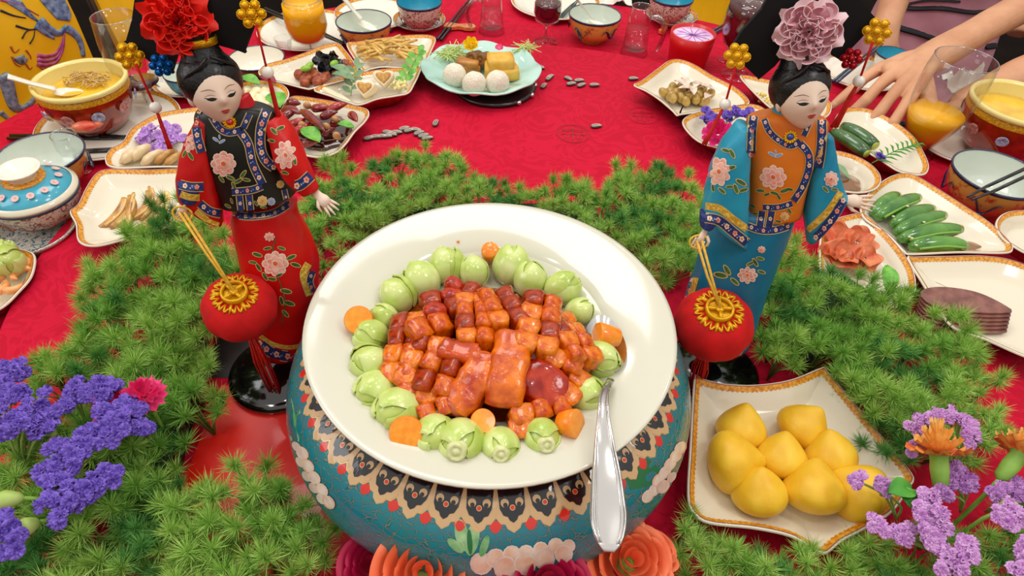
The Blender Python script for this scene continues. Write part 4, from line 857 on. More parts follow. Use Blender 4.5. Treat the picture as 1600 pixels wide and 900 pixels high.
def bowl(px, py, half, zr, z0, label, deco='dragon', name='rice_bowl', mats=None):
    r = rad(px, py, zr, half); c = P(px, py, zr); c.z = z0; h = zr-z0
    t = thing(name, label, 'bowl', c)
    outm, inm = mats or (drag, cel2)
    bo = mk('bowl_outside', cat_lathe(c, [(0, .002), (r*.42, .002), (r*.42, 0), (r*.46, 0), (r*.46, h*.12), (r*.7, h*.22), (r*.88, h*.48), (r*.97, h*.8), (r, h)]), outm, t)
    mk('bowl_inside', cat_lathe(c, [(r*.975, h), (r*.94, h*.8), (r*.85, h*.5), (r*.66, h*.27), (r*.4, h*.2), (0, h*.19)]), inm, t)
    mk('rim_band', cat_lathe(c, [(r*.995, h*.93), (r*1.012, h*.95), (r*1.012, h*1.0), (r*.99, h*1.02), (r*.965, h*.99)]), navyen, t)
    if deco:
        mb = MB()
        for i in range(5):
            a = 2*PI*i/5-1.3; pts = []
            for j in range(14):
                s = j/13; rr = r*(.93+.0*s)+.0012; zz = h*(.55+.16*math.sin(s*9)); pts.append(c+Vector(((rr if zz < h*.6 else rr*1.02)*math.cos(a+s*.85), (rr if zz < h*.6 else rr*1.02)*math.sin(a+s*.85), zz)))
            mb.tube(pts, [.0008+.003*math.sin(PI*min(1, j/13*1.1)) for j in range(14)], 6, flat=.25)
        mk('painted_dragon', mb, navyen, bo)
    return t, c, r
def plate(px, py, half, zr, z0, label, sx=1, lace=True, n=96, name='dinner_plate', inner=None, outer=None):
    r = rad(px, py, zr, half); c = P(px, py, zr); q = [c+Vector((r*sx*math.cos(2*PI*i/n), r*math.sin(2*PI*i/n), 0)) for i in range(n)]
    return dish(label, None, outline=q, zr=zr, z0=z0, depth=(zr-z0)*.75, name=name, cat='plate', bw=.009, inner=inner or white, outer=outer or white, base=.6)
def porcelain_spoon(a, b, label, w=.008, mat=None, tip=True):
    a, b = Vector(a), Vector(b); t = thing('soup_spoon', label, 'spoon', a); q = crom([a, a.lerp(b, .5)-Vector((0, 0, .002)), b], 14, False); mb = MB(); ribbon3(q, lambda s: w*(.75+.35*abs(1-1.6*s)), .003, mb); mk('spoon_handle', mb, mat or white, t)
    d = (b-a).normalized(); spoon_bowl(b+d*.018, Vector((d.x, d.y, d.z*.3)), .024, .015, .009, mat or white, t)
def sticks(label, a, b, sep=.012, mat=None, group='chopsticks', zs=0):
    for i in (0, 1):
        A = Vector(a); B = Vector(b); d = (B-A).normalized(); s = d.cross(Vector((0, 0, 1))).normalized()*sep*(i-.5); t = thing('chopstick', ('upper ' if i else 'lower ')+label, 'chopstick', A+s, group)
        L_ = (B-A).length; mb = MB(); mb.tube([A+s, A+s+d*L_*.75], [.0036, .003], 8); mk('stick', mb, mat or black_l, t); mb = MB(); mb.tube([A+s+d*L_*.75, B+s*.6], [.003, .0017], 8); mk('stick_tip', mb, mat or black_l, t)
def gprof(outer, th=.0012):   # closed glass wall
    inn = [(max(0, r-th), z) for r, z in reversed(outer)]; return outer+inn
def stemglass(c, R, H, bowl0, label, liquid=None, lq=None, foot=None, name='wine_glass', wide=1.0, fill=None):
    c = Vector(c); foot = foot or R*.85; t = thing(name, label, 'glass', c); b = bowl0
    ou = [(0, 0), (foot, 0), (foot, .0015), (foot*.3, .004), (.0045, .012), (.004, b-.008), (.007, b-.002), (R*.55, b+.006), (R*.85, b+(H-b)*.18), (R, b+(H-b)*.42), (R*.98, b+(H-b)*.7), (R*.86*wide, H)]
    inn = [(R*.86*wide-.0012, H), (R*.98-.0013, b+(H-b)*.7), (R-.0014, b+(H-b)*.42), (R*.85-.0014, b+(H-b)*.18+.001), (R*.5, b+.008), (0, b+.004)]
    gb_ = mk('glass_body', cat_lathe(c, ou+inn, 40), glass, t)
    er_ = MB(); er_.tube([c+Vector(((R*.86*wide-.0006)*math.cos(2*PI*i/40), (R*.86*wide-.0006)*math.sin(2*PI*i/40), H)) for i in range(41)], .0009, 6, caps=False); mk('glass_rim', er_, glass_edge, gb_)
    er_ = MB(); er_.lathe([(foot-.001, .0005), (foot+.0005, .001), (foot-.001, .002)], 40, c); er_.tube([c+Vector((0, 0, .004)), c+Vector((0, 0, b))], .0022, 8); mk('glass_foot_rim', er_, glass_edge, gb_)
    if liquid:
        zf = b+(H-b)*fill; pr = [(0, b+.0045)]; 
        for r_, z_ in [(R*.5, b+.0085), (R*.85-.0018, b+(H-b)*.18+.0014), (R-.0018, b+(H-b)*.42), (R*.98-.0017, b+(H-b)*.7), (R*.86*wide-.0017, H)]:
            if z_ < zf: pr.append((r_, z_))
        pr += [(pr[-1][0] if fill > .4 else R*(.85+.15*fill/.42)-.0018, zf), (0, zf)]
        mk('drink', cat_lathe(c, pr, 40), liquid, t)
    return t
# left outer ring
lidbowl_c = P(48, 345, .0)
plate(42, 352, 72, .008, ZT, 'floral saucer under the blue lidded bowl at the left edge', lace=False, name='saucer', inner=flor2)
t, c, r = bowl(50, 300, 66, .040, -.012, 'floral enamel bowl with a turquoise knobbed lid at the left edge', None, 'lidded_bowl', (flor, cel2))
mb = MB(); scrolls(mb, c, r*.93, .026, 14, 0); mk('painted_scroll', mb, M('rust_scroll', '8f3b2c', .3), t)
lid = thing('bowl_lid', 'turquoise flowered lid with a white ring knob on the left bowl', 'lid', c+Vector((0, 0, .053)))
cl = c+Vector((0, 0, .053)); mk('lid_dome', cat_lathe(cl, [(r*.93, 0), (r*.9, .008), (r*.7, .018), (r*.45, .024), (0, .026)]), turq, lid); mk('lid_rim', cat_lathe(cl, [(r*.90, 0), (r*1.0, 0), (r*1.0, .004), (r*.9, .0085)]), cream, lid)
mk('lid_knob', cat_lathe(cl, [(r*.3, .0245), (r*.3, .034), (r*.46, .042), (r*.46, .044), (r*.4, .044), (r*.28, .036), (0, .035)]), white, lid); mk('gold_knob_ring', cat_lathe(cl, [(r*.45, .0243), (r*.45, .0262), (r*.3, .028)]), gold_lace, lid)
mb = MB()
for i in range(14):
    a = 2*PI*i/14; floret(mb, cl+Vector((r*.68*math.cos(a), r*.68*math.sin(a), .0195)), .0055, (math.cos(a)*.5, math.sin(a)*.5, 1), seed=i, ruf=.1)
mk('painted_blossom', mb, M('cream_pink_enamel', 'e8b9b4', .3), lid)
bowl(62, 240, 63, .035, ZT, 'empty rice bowl with a dragon band at the left edge')
def shot(px, py, half, pyb, zr, label, stem=True, group=None, z0=ZT):
    b = P(px, pyb, z0); r = rad(px, py, zr, half)
    if stem: return stemglass(b, r, zr-z0, (zr-z0)*.42, label, name='liquor_glass', wide=1.15, foot=r*.95)
    t = thing('liquor_glass', label, 'glass', b); mk('glass_body', cat_lathe(b, [(0, 0), (r*.62, 0), (r, zr-z0), (r-.001, zr-z0), (r*.55, .006), (0, .006)], 32), glass, t); return t
shot(128, 208, 19, 266, .045, 'small clear stemmed liquor glass in front of the left red soup pot')
sticks('black chopstick lying left of the red soup pot plate', P(14, 214, ZT+.006), P(205, 214, ZT+.009), .010)
sticks('dark chopstick lying below the left red soup pot', P(110, 238, ZT+.006), P(210, 232, ZT+.009), .006)
plate(170, 190, 105, -.012, ZT, 'wide white plate with pale pattern under the left red soup pot')
redpot = M('red_pot_enamel', 'a32a0a', .15, col2='7d1c0a', scale=50, coat=.8); ylace = M('yellow_lace', 'e0b028', .3, col2='b06a10', scale=300)
def souppot(px, py, half, zr, z0, label, liq, spoon=None):
    r = rad(px, py, zr, half); c = P(px, py, zr); c.z = z0; h = zr-z0; t = thing('soup_pot', label, 'pot', c)
    mk('pot_body', cat_lathe(c, [(0, 0), (r*.6, 0), (r*.8, h*.2), (r*.95, h*.5), (r*1.0, h*.8), (r*.98, h*.9)]), redpot, t)
    mk('yellow_rim', cat_lathe(c, [(r*.98, h*.9), (r*1.03, h*.92), (r*1.03, h), (r*.96, h*1.01), (r*.92, h*.95)]), M('pale_yellow_glaze', 'efdc8a', .2, coat=.5), t)
    mk('pot_inside', cat_lathe(c, [(r*.92, h*.96), (r*.88, h*.7), (r*.7, h*.4)]), M('pale_yellow_glaze', 'efdc8a'), t)
    mk('lace_band', cat_lathe(c, [(r*1.004, h*.78), (r*1.01, h*.85), (r*.992, h*.9)]), ylace, t)
    for i in range(10):
        a = 2*PI*i/10+.35; mt_ = [M('blue_medallion', '6f86b8', .3, col2='c8cfe0', scale=200), M('rose_medallion', 'a85a58', .3, col2='d9a8a0', scale=200)][i % 2]; mb = MB(); cc_ = c+Vector((r*.975*math.cos(a), r*.975*math.sin(a), h*.56)); floret(mb, cc_, .011, (math.cos(a), math.sin(a), -.2), petals=7, seed=i, ruf=.1); mk('medallion', mb, mt_, t)
    for i in range(2):
        a = -1.25+i*PI; cc_ = c+Vector((r*.93*math.cos(a), r*.93*math.sin(a), h*.42)); d = Vector((math.cos(a), math.sin(a), .15)); s = Vector((-math.sin(a), math.cos(a), 0)); mb = MB()
        mb.ell(cc_+d*.006, (.022, .011, .010), 18, 12, rot=Matrix((s, d, s.cross(d))).transposed()); mb.tube([cc_+s*.016, cc_+s*.024+d*.004, cc_+s*.03+d*.001], [.008, .006, .002], 10); mk('pot_handle', mb, M('salmon_handle', 'e8402c', .25, col2='f0906a', scale=30, coat=.5), t)
    o = mk('soup', blob(c.x, c.y, z0+h*.72, r*.88, r*.88, h*.05, amp=.0, seed=2), liq, org=c+Vector((0, 0, h*.72))); return t, c, r, o
soupm = M('yellow_soup', 'e0ad1a', .2, col2='f2c83a', scale=30, coat=.6)
t, c, r, o = souppot(123, 122, 67, .075, -.02, 'red enamelled soup pot with a yellow rim and a spoon, upper left', soupm)
tag(o, 'yellow soup with noodles inside the upper left red pot', 'soup')
mb = MB(); nm = M('noodle', 'b98a4a', .3, col2='d8b878', scale=90)
pc = P(135, 125, .058)
for k in range(70): a = pc+Vector((R_(-.035, .035), R_(-.022, .022), R_(0, .004))); d = Vector((R_(-1, 1), R_(-1, 1), 0))*.012; mb.tube([a-d, a+Vector((R_(-1, 1), R_(-1, 1), .6))*.003, a+d], .0012, 4)
tag(piece('noodles', mb, nm, 'brown noodle tangle floating in the upper left red pot', 'noodles', org=pc), kind='stuff')
porcelain_spoon(P(12, 118, .105), P(88, 138, .068), 'white porcelain spoon resting in the upper left red soup pot')
def slotspoon(a, b, label):
    a, b = Vector(a), Vector(b); t = thing('silver_spoon', label, 'spoon', b); mb = MB(); ribbon3(crom([a, b], 8, False), lambda s: .0035, .0015, mb); mk('spoon_handle', mb, steel, t); d = (a-b).normalized(); spoon_bowl(b-d*.02, -d, .026, .014, .004, steel, t)
slotspoon(P(118, 202, ZT+.03), P(92, 186, ZT+.032), 'silver spoon leaning against the front of the left red soup pot')
gbase = P(222, 150, ZT)
t = stemglass(P(232, 165, ZT), rad(205, 30, .14, 36), .185, .035, 'tall clear wine glass with a little red wine behind the left doll', liquid=wine, fill=.12, foot=.04)
plate(300, 120, 60, -.012, ZT, 'white plate with a lace border behind the left doll head')
bowl(290, 112, 34, .03, -.02, 'small turquoise and white tea bowl beside the left doll hair', None, 'tea_bowl', (turq, cel2))
nap = M('white_napkin', 'ece6dc', .8)
def cloth_lump(px, py, z, rx, ry, h, label, seed=0, mat=None):
    rnd = random.Random(seed); c = P(px, py, z); N_ = 26; rows = []
    for j in range(N_):
        row = []
        for i in range(N_):
            u, v_ = i/(N_-1)*2-1, j/(N_-1)*2-1; e = max(0, 1-(u*u+v_*v_)*.6); row.append(c+Vector((u*rx, v_*ry, .003+h*e*(.5+.3*math.sin(u*5+seed+2*v_)+.25*math.sin(v_*8+u*3+seed)+.1*math.sin(u*17))**2)))
        rows.append(row)
    mb = MB(); mb.grid(rows, closed=False); mb.grid([[v-Vector((0, 0, .0012)) for v in reversed(r)] for r in rows], closed=False); return piece('napkin', mb, mat or nap, label, 'napkin', org=c)
cloth_lump(255, 128, ZT, .045, .04, .035, 'crumpled white napkin between the tall wine glass and the left doll', 3)
bowl(400, 90, 43, .025, ZT, 'empty white bowl behind the left doll shoulder', None, 'rice_bowl', (M('brown_carved', '5a3a26', .5, col2='8a6038', scale=80), white))
stemglass(P(487, 82, ZT), .048, .125, .022, 'stemmed glass full of orange juice at the top left', liquid=juice, fill=.9, foot=.03, name='juice_glass')
shot(448, 60, 14, 88, .015, 'small clear shot glass left of the orange juice glass', stem=False)
plate(482, 44, 75, -.014, ZT, 'white plate with a lace border under the black chopsticks at the top left', sx=1.05)
sticks('black chopstick lying across the top left plate', P(412, 14, -.006), P(538, 68, -.006), .010)
bowl(568, 32, 43, .03, ZT, 'dragon rice bowl with a white spoon behind the bamboo shoot dish')
porcelain_spoon(P(536, -6, .07), P(566, 30, .02), 'white spoon standing in the dragon bowl at the top left')
plate(585, 18, 62, -.014, ZT, 'lace bordered plate behind the dragon bowl at the top left')
def teacup(px, py, half, label, z0=ZT):
    plate(px, py+26, half+6, -.010, z0, 'teal saucer under the '+label, name='saucer', inner=flor2)
    t, c, r = bowl(px, py, half, .045, -.02, label, None, 'tea_cup', (flor, turq)); mb = MB(); scrolls(mb, c, r*.95, .035, 12, 0, seed=3); scrolls(mb, c, r*.86, .022, 12, 0, seed=5); mk('painted_scroll', mb, M('rust_scroll', '8f3b2c'), t)
teacup(655, 2, 35, 'floral tea cup at the top left of centre')
teacup(1050, -5, 34, 'floral tea cup at the top right of centre')
sticks('dark chopstick leaning beside the left floral tea cup', P(686, 62, ZT+.008), P(738, -4, ZT+.012), .010)
def spoonrest(px, py, s, label, yaw=0):
    p = P(px, py, ZT+.004); pol = crom([p+Matrix.Rotation(yaw, 3, 'Z') @ Vector((a*s, b*s, 0)) for a, b in [(-.04, -.01), (-.03, .014), (0, .008), (.03, .014), (.042, -.008), (.02, -.014), (0, -.008), (-.02, -.014)]], 40); mb = MB(); mb.prism(pol, (0, 0, .008)); o = sharp(piece('spoon_rest', mb, M('orange_glaze', 'cc5a24', .25, col2='e0904a', scale=90, coat=.5), label, 'spoon rest', org=p))
spoonrest(718, 44, 1.0, 'orange patterned spoon rest beside the left glass jug')
def jug(px, py, half, pyb, hz, label, side=1):
    b = P(px, pyb, ZT); r = rad(px, pyb-8, ZT+.01, half); t = thing('glass_jug', label, 'jug', b)
    er_ = MB(); er_.tube([b+Vector((r*.7*math.cos(2*PI*i/32), r*.7*math.sin(2*PI*i/32), hz)) for i in range(33)], .001, 6, caps=False); mk('glass_rim', er_, glass_edge, t); er_ = MB(); er_.lathe([(r, .001), (r*1.01, .003), (r*.98, .006)], 32, b); mk('glass_foot_rim', er_, glass_edge, t)
    mk('glass_body', cat_lathe(b, [(0, 0), (r, 0), (r, .004), (r*.93, .02), (r*.78, hz*.7), (r*.7, hz), (r*.7-.0015, hz), (r*.76, hz*.7), (r*.88, .022), (r*.8, .014), (0, .013)], 40), glass, t)
    mb = MB(); mb.tube(crom([b+Vector((side*r*.75, -.004, hz*.8)), b+Vector((side*(r*.75+.022), -.012, hz*.82)), b+Vector((side*(r*.8+.034), -.016, hz*.5)), b+Vector((side*(r*.95+.018), -.016, hz*.12))], 16, False), [.0055]*14+[.004, .002], 10); mk('jug_handle', mb, glass_edge, t)
    mk('water', cat_lathe(b, [(0, .0135), (r*.86, .0225), (r*.79, hz*.55), (0, hz*.55)], 32), water_m, t)
jug(768, 36, 20, 50, .10, 'clear glass jug with its handle on the left at the top centre', -1)
jug(990, 60, 21, 84, .115, 'clear glass jug with its handle on the right at the top centre')
plate(868, 0, 70, -.012, ZT, 'white plate with a lace border behind the goblet at the top centre')
stemglass(P(852, 66, ZT), .034, .115, .045, 'clear glass goblet with dark wine standing at the top centre', liquid=wine, fill=.75, foot=.030, name='goblet')
green_l = M('green_lacquer', '17423e', .25, coat=.6)
sticks('dark green chopstick between the goblet and the dragon bowl', P(868, 34, ZT+.012), P(902, 2, ZT+.014), .008, green_l)
bowl(930, 22, 41, .035, ZT, 'dragon rice bowl with a white spoon at the top right of centre')
porcelain_spoon(P(898, -8, .085), P(926, 28, .02), 'white spoon standing in the dragon bowl right of centre')
cloth_lump(958, 0, ZT, .05, .04, .04, 'crumpled white napkin behind the top centre dragon bowl', 8)
# red candle cup
b = P(1072, 100, ZT); r = rad(1077, 62, .045, 36); t = thing('candle_cup', 'red round candle cup with pale violet wax at the top right', 'candle', b)
redcup = M('red_cup', 'cf0f16', .35, coat=.2); mk('cup_body', cat_lathe(b, [(0, 0), (r*.80, 0), (r*.86, .005), (r*.93, .045), (r*.94, .046), (r, .078), (r*.92, .078), (r*.9, .07), (0, .069)]), redcup, t)
mk('violet_wax', cat_lathe(b, [(r*.91, .0705), (r*.7, .0715), (0, .071)]), M('violet_wax', 'd9a0e0', .3, col2='f0dcf4', scale=60), t)
mb = MB(); 
for k in range(12): a = 2*PI*k/12; mb.tube([b+Vector((0, 0, .0715)), b+Vector((r*.75*math.cos(a), r*.75*math.sin(a), .0715))], .0007, 4)
mk('wax_star', mb, M('violet_line', '8a4aa0', .4), t)
spoonrest(1036, 48, .6, 'small orange spoon rest left of the red candle cup', 1.2)
shot(1133, 40, 12, 94, .05, 'small cut glass liquor glass left of the dark wine glass')
stemglass(P(1150, 118, ZT), .062, .19, .055, 'large glass of dark red wine left of the blue doll headdress', liquid=wine, fill=.86, foot=.035)
sticks('blue black chopstick left of the large dark wine glass', P(1104, 56, ZT+.006), P(1150, 30, ZT+.008), .010, M('blue_lacquer', '1d3552', .25, coat=.5))
# right side
plate(1345, 110, 62, -.014, ZT, 'lace bordered plate under the reaching hand')
sticks('dark blue chopstick between the blue doll and the reaching hand', P(1304, 128, .0), P(1378, 68, .004), .008, M('blue_lacquer', '1d3552'))
bowl(1398, 84, 27, .02, ZT, 'small turquoise bowl behind the reaching hand', None, 'tea_bowl', (white, turq))
tb = P(1288, 88, ZT); piece('small_white_cup', cat_lathe(tb, [(0, 0), (.016, 0), (.022, .03), (.02, .03), (.014, .004), (0, .004)], 32), white, 'small white cup behind the headdress of the blue doll', 'cup', org=tb)
# big leaning juice glass
gb, gt = P(1428, 238, ZT), PY(1505, 92, 1.08)
gt = PY(1508, 92, gb.y); H_ = gt.z-gb.z; ax = Vector((0, 0, 1))
t = thing('juice_glass', 'tall glass a third full of orange juice in front of the hand', 'glass', gb)
def lathe_ax(c, prof, ax, seg=48):
    mb = MB(); mb.lathe(prof, seg); rot = ax.to_track_quat('Z', 'Y').to_matrix(); mb.v = [tuple(rot @ Vector(v)+c) for v in mb.v]; return mb
gr = 50*dep(gt)/FPX
hh = H_
ou = [(0, 0), (.036, 0), (.036, .002), (.010, .005), (.005, .010), (.006, .014), (gr*.40, .018), (gr*.68, hh*.24), (gr*.86, hh*.38), (gr*.97, hh*.58), (gr*1.0, hh*.8), (gr*.93, hh)]
inn = [(gr*.93-.0015, hh), (gr-.0016, hh*.8), (gr*.97-.0016, hh*.58), (gr*.86-.0016, hh*.38+.0005), (gr*.68-.0015, hh*.24+.001), (gr*.38, .0205), (0, .02)]
mk('glass_body', lathe_ax(gb, ou+inn, ax), glass, t); er_ = lathe_ax(gb, [(gr*.93-.0012, H_-.0006), (gr*.93+.0006, H_), (gr*.93-.0012, H_+.0008), (gr*.93-.0022, H_), (gr*.93-.0012, H_-.0006)], ax); mk('glass_rim', er_, glass_edge, t); er_ = lathe_ax(gb, [(.034, .0002), (.037, .001), (.034, .0025)], ax); er_.tube([gb+ax*.008, gb+ax*.022], .005, 10); mk('glass_foot_rim', er_, glass_edge, t)
mk('orange_juice', lathe_ax(gb, [(0, .021), (gr*.38, .0215), (gr*.68-.002, hh*.24+.0015), (gr*.86-.0022, hh*.38), (gr*.91-.0022, hh*.46), (0, hh*.46)], ax), juice, t)
plate(1500, 222, 62, -.012, ZT, 'white plate right of the tall juice glass')
cloth_lump(1505, 135, ZT+.02, .045, .04, .05, 'crumpled white napkin seen through the tall juice glass', 5)
sticks('green chopstick behind the tall juice glass', P(1385, 198, ZT+.006), P(1530, 172, ZT+.008), .008, green_l)
t, c, r, o = souppot(1598, 158, 72, .085, -.02, 'red enamelled soup pot with a yellow rim cut by the right edge', soupm)
tag(o, 'yellow soup inside the red pot at the right edge', 'soup')
bowl(1560, 270, 66, .045, ZT, 'ochre dragon bowl under black chopsticks at the right edge')
sticks('black chopstick resting across the right edge dragon bowl', P(1640, 252, .058), P(1515, 310, .048), .014)
# ---------------------------------------------------------------- chairs beyond the table
ysilk = M('yellow_silk', 'eab408', .42, col2='f2c41a', scale=5, bump=.15, bscale=8)
wood = M('dark_wood', '2a1710', .4, col2='3c2216', scale=20, coat=.2)
def chair(A, B, ztop, label, group='covered chairs'):
    A, B = Vector(A), Vector(B); t = thing('covered_chair', label, 'chair', ((A.x+B.x)/2, (A.y+B.y)/2, -.78), group)
    d = (B-A).normalized(); nrm = Vector((-d.y, d.x, 0)); 
    if nrm.dot(A-TC) < 0: nrm = -nrm
    W_ = (B-A).length; rows = []; n = 30; z0 = -.32
    for side in (0, 1):
        rr_ = []
        for j in range(17):
            z = z0+(ztop-z0)*j/16; row = []
            for i in range(n+1):
                s = i/n; bulge = .012*math.sin(PI*s)+.003*math.sin(s*40+z*9)+.005*math.sin(z*25+s*3); row.append(A+d*W_*s+Vector((0, 0, z))+nrm*(.055 if side else -bulge)+nrm*(.06*(j/16)))
            rr_.append(row)
        rows.append(rr_)
    mb = MB(); mb.grid(rows[0], closed=False); mb.grid([list(reversed(r)) for r in rows[1]], closed=False)
    mb.grid([rows[0][-1], rows[1][-1]], closed=False); mb.grid([[r[0] for r in rows[0]], [r[0] for r in rows[1]]], closed=False); mb.grid([[r[-1] for r in rows[0]], [r[-1] for r in rows[1]]], closed=False)
    mk('silk_back_cover', mb, ysilk, t)
    mb = MB(); c_ = (A+B)/2-nrm*(-.06)+Vector((0, 0, 0)); cs = (A+B)/2+nrm*.02; rot = Matrix((d, nrm, Vector((0, 0, 1)))).transposed(); mb.box((cs.x-nrm.x*.2, cs.y-nrm.y*.2, -.35), (W_*.48, .2, .03), rot, bev=8); mk('seat_cushion', mb, ysilk, t)
    for sx_ in (-1, 1):
        for sy_ in (0, 1):
            p = cs+d*sx_*W_*.42-nrm*(.36*sy_); mb = MB(); mb.tube([(p.x, p.y, -.78), (p.x, p.y, -.36)], .018, 8); mk('leg', mb, wood, t)
    mb = MB(); 
    for e in (A, B): mb.tube([e+nrm*.03+Vector((0, 0, -.4)), e+nrm*.09+Vector((0, 0, ztop+.01))], .012, 8)
    mk('back_frame', mb, wood, t)
    return t, rows[0], nrm
cA = Vector((-.985, 1.385, 0)); cB = Vector((-1.30, .86, 0))
ct, front, cn = chair(cA, cB, .42, 'yellow silk covered chair embroidered with a phoenix and dragon at the upper left', None)
chair((-.80, 1.66, 0), (-.95, 1.44, 0), .26, 'yellow covered chair partly seen beyond the tall wine glass', None)
a_, b_ = P(1070, -8, -.05), P(1200, 8, -.05)
chair((.46, 2.0, 0), (.70, 1.94, 0), .14, 'yellow covered chair with pink embroidery at the top right', None)
# embroidery on the big cover, ray cast onto the cloth
fb = MB(); fb.grid(front, closed=False); fbv = bvh_of(fb)
def emb(mbx, pts, wd, mi=0, lift=.0015):
    q = crom([Vector((x, y, 0)) for x, y in pts], 4*len(pts), False) if len(pts) > 2 else [Vector((*p, 0)) for p in pts]; w3 = []
    for v in q:
        h = fbv.ray_cast(CAM, ray(v.x, v.y).normalized())
        if h[0] is not None: w3.append(h[0]-cn*lift)
    if len(w3) > 2: mbx.tube(w3, [wd*(1-.6*i/len(w3)) for i in range(len(w3))], 6, mi, flat=.5)
eb = M('blue_embroidery', '3f5a8f', .6, col2='8fa6c4', scale=90); eg = M('grey_blue_embroidery', '56688a', .6, col2='9aa6b4', scale=120); ep = M('magenta_embroidery', 'a03a78', .6, col2='c86a9a', scale=80); er = M('rust_embroidery', 'b0522a', .6); ed = M('dark_embroidery', '2a2438', .6)
mb = MB()
for k in range(11): emb(mb, [(62+k*3.4, -4), (76+k*3.2, 14+k*.6), (90+k*1.7, 30+k*.3)], .0042)
for k in range(6): emb(mb, [(0+k*6, -4+k), (25+k*4, 12+k*1.5), (52+k*2, 30+k)], .003)
emb(mb, [(60, 32), (75, 45), (92, 52), (104, 40)], .012); emb(mb, [(104, 44), (118, 55), (126, 70), (130, 88)], .010); emb(mb, [(55, 40), (70, 52), (84, 60)], .008)
mk('phoenix_wing_embroidery', mb, eb, ct)
mb = MB()
for y in (92, 99, 106): emb(mb, [(58, y-6), (72, y-4), (88, y-10), (98, y-30), (100, 50)], .006)
emb(mb, [(0, 0), (30, 8), (60, 24)], .003); tag(mk('magenta_tail_embroidery', mb, ep, ct), kind='stuff')
mb = MB()
for p in ([(0, 16), (20, 24), (40, 28)], [(24, 40), (45, 46), (58, 44)], [(34, 60), (42, 48), (58, 46)], [(46, 68), (52, 58), (54, 46)]): emb(mb, p, .0028)
mk('claw_embroidery', mb, ed, ct)
mb = MB(); emb(mb, [(0, 118), (8, 130), (14, 150), (22, 168), (38, 168), (50, 158), (58, 146)], .017); emb(mb, [(0, 175), (8, 182), (20, 190)], .006); emb(mb, [(0, 84), (6, 92)], .008); emb(mb, [(28, 88), (34, 96), (40, 90)], .012); mk('dragon_embroidery', mb, eg, ct)
mb = MB()
for p in ([(16, 72), (22, 82), (30, 76)], [(40, 78), (46, 86), (48, 92)], [(18, 88), (24, 100), (32, 104)], [(40, 100), (46, 108), (50, 104)], [(58, 100), (66, 108), (74, 104)]): emb(mb, p, .0022)
mk('flame_embroidery', mb, er, ct)
# ---------------------------------------------------------------- people
skinm = M('skin', 'c98f6a', .5, col2='dca580', scale=14, sss=.15, bump=.25, bscale=90)
def remesh(o, v, sm=6):
    m_ = o.modifiers.new('r', 'REMESH'); m_.mode = 'VOXEL'; m_.voxel_size = v; m_.use_smooth_shade = True
    s_ = o.modifiers.new('s', 'SMOOTH'); s_.iterations = sm; s_.factor = .5
pers = thing('person', 'person with one bare forearm and hand reaching down to the table at the upper right', 'person', P(1500, 60, -.78))
mb = MB()
wr = P(1452, 92, .085); el = P(1640, -20, .16); kn = [P(1368, 110, .062), P(1386, 122, .068), P(1404, 138, .068), P(1420, 156, .062)]
mid = P(1540, 42, .115)
mb.tube(crom([el+Vector((.25, .25, .12)), el, mid, wr, P(1425, 110, .078)], 26, False), [.060]*7+[.058, .057, .055, .053, .050, .047, .045, .043, .042, .041, .040, .039, .039, .040, .041, .042, .041, .038, .03], 20, flat=.8)
for k, a in enumerate(kn):
    mb.tube([wr, wr.lerp(a, .5)+Vector((0, 0, .006)), a], [.027, .021, .0135], 14, flat=.85)
mb.ell(wr.lerp(kn[1], .6)+Vector((0, 0, -.002)), (.045, .04, .02), 20, 12)
tips = [(1332, 140, .034, 1300, 166, .004), (1352, 158, .036, 1322, 184, .0), (1374, 176, .034, 1346, 202, .0), (1396, 192, .03, 1370, 214, -.002)]
rad_ = [.0112, .0118, .0115, .0105]
for a, (x1, y1, z1, x2, y2, z2), r_ in zip(kn, tips, rad_):
    m1 = P(x1, y1, z1); m2 = P(x2, y2, z2); mb.tube([a-Vector((0, 0, .002)), a.lerp(m1, .5)+Vector((0, 0, .004)), m1, m1.lerp(m2, .55), m2], [r_*1.2, r_*1.02, r_*1.08, r_*.95, r_*.72], 14); mb.ell(m2, r_*.75, 12, 8)
th0, th1, th2, th3 = P(1440, 128, .06), P(1452, 172, .045), P(1440, 196, .02), P(1420, 214, .0)
mb.tube([th0, th1, th2, th3], [.022, .018, .0155, .011], 14); mb.ell(th3, .011, 12, 8)
o = mk('bare_arm_and_hand', mb, skinm, pers); remesh(o, .0026, 6)
mb = MB()
for (x1, y1, z1, x2, y2, z2), r_ in zip(tips, rad_):
    a, b2 = P(x1, y1, z1), P(x2, y2, z2); d = (b2-a).normalized(); n_ = (Vector((0, -.35, .95))-d*d.dot(Vector((0, -.35, .95)))).normalized(); s_ = d.cross(n_); rows = [[b2+d*(-.007+.012*i/5)+s_*(r_*.5*(2*j/4-1))+n_*(r_*.80*(1-.25*(2*j/4-1)**2)-.0006*i) for j in range(5)] for i in range(6)]; mb.grid(rows, closed=False)
mk('fingernails', mb, M('nail', 'e0ab92', .25, coat=.5), o)
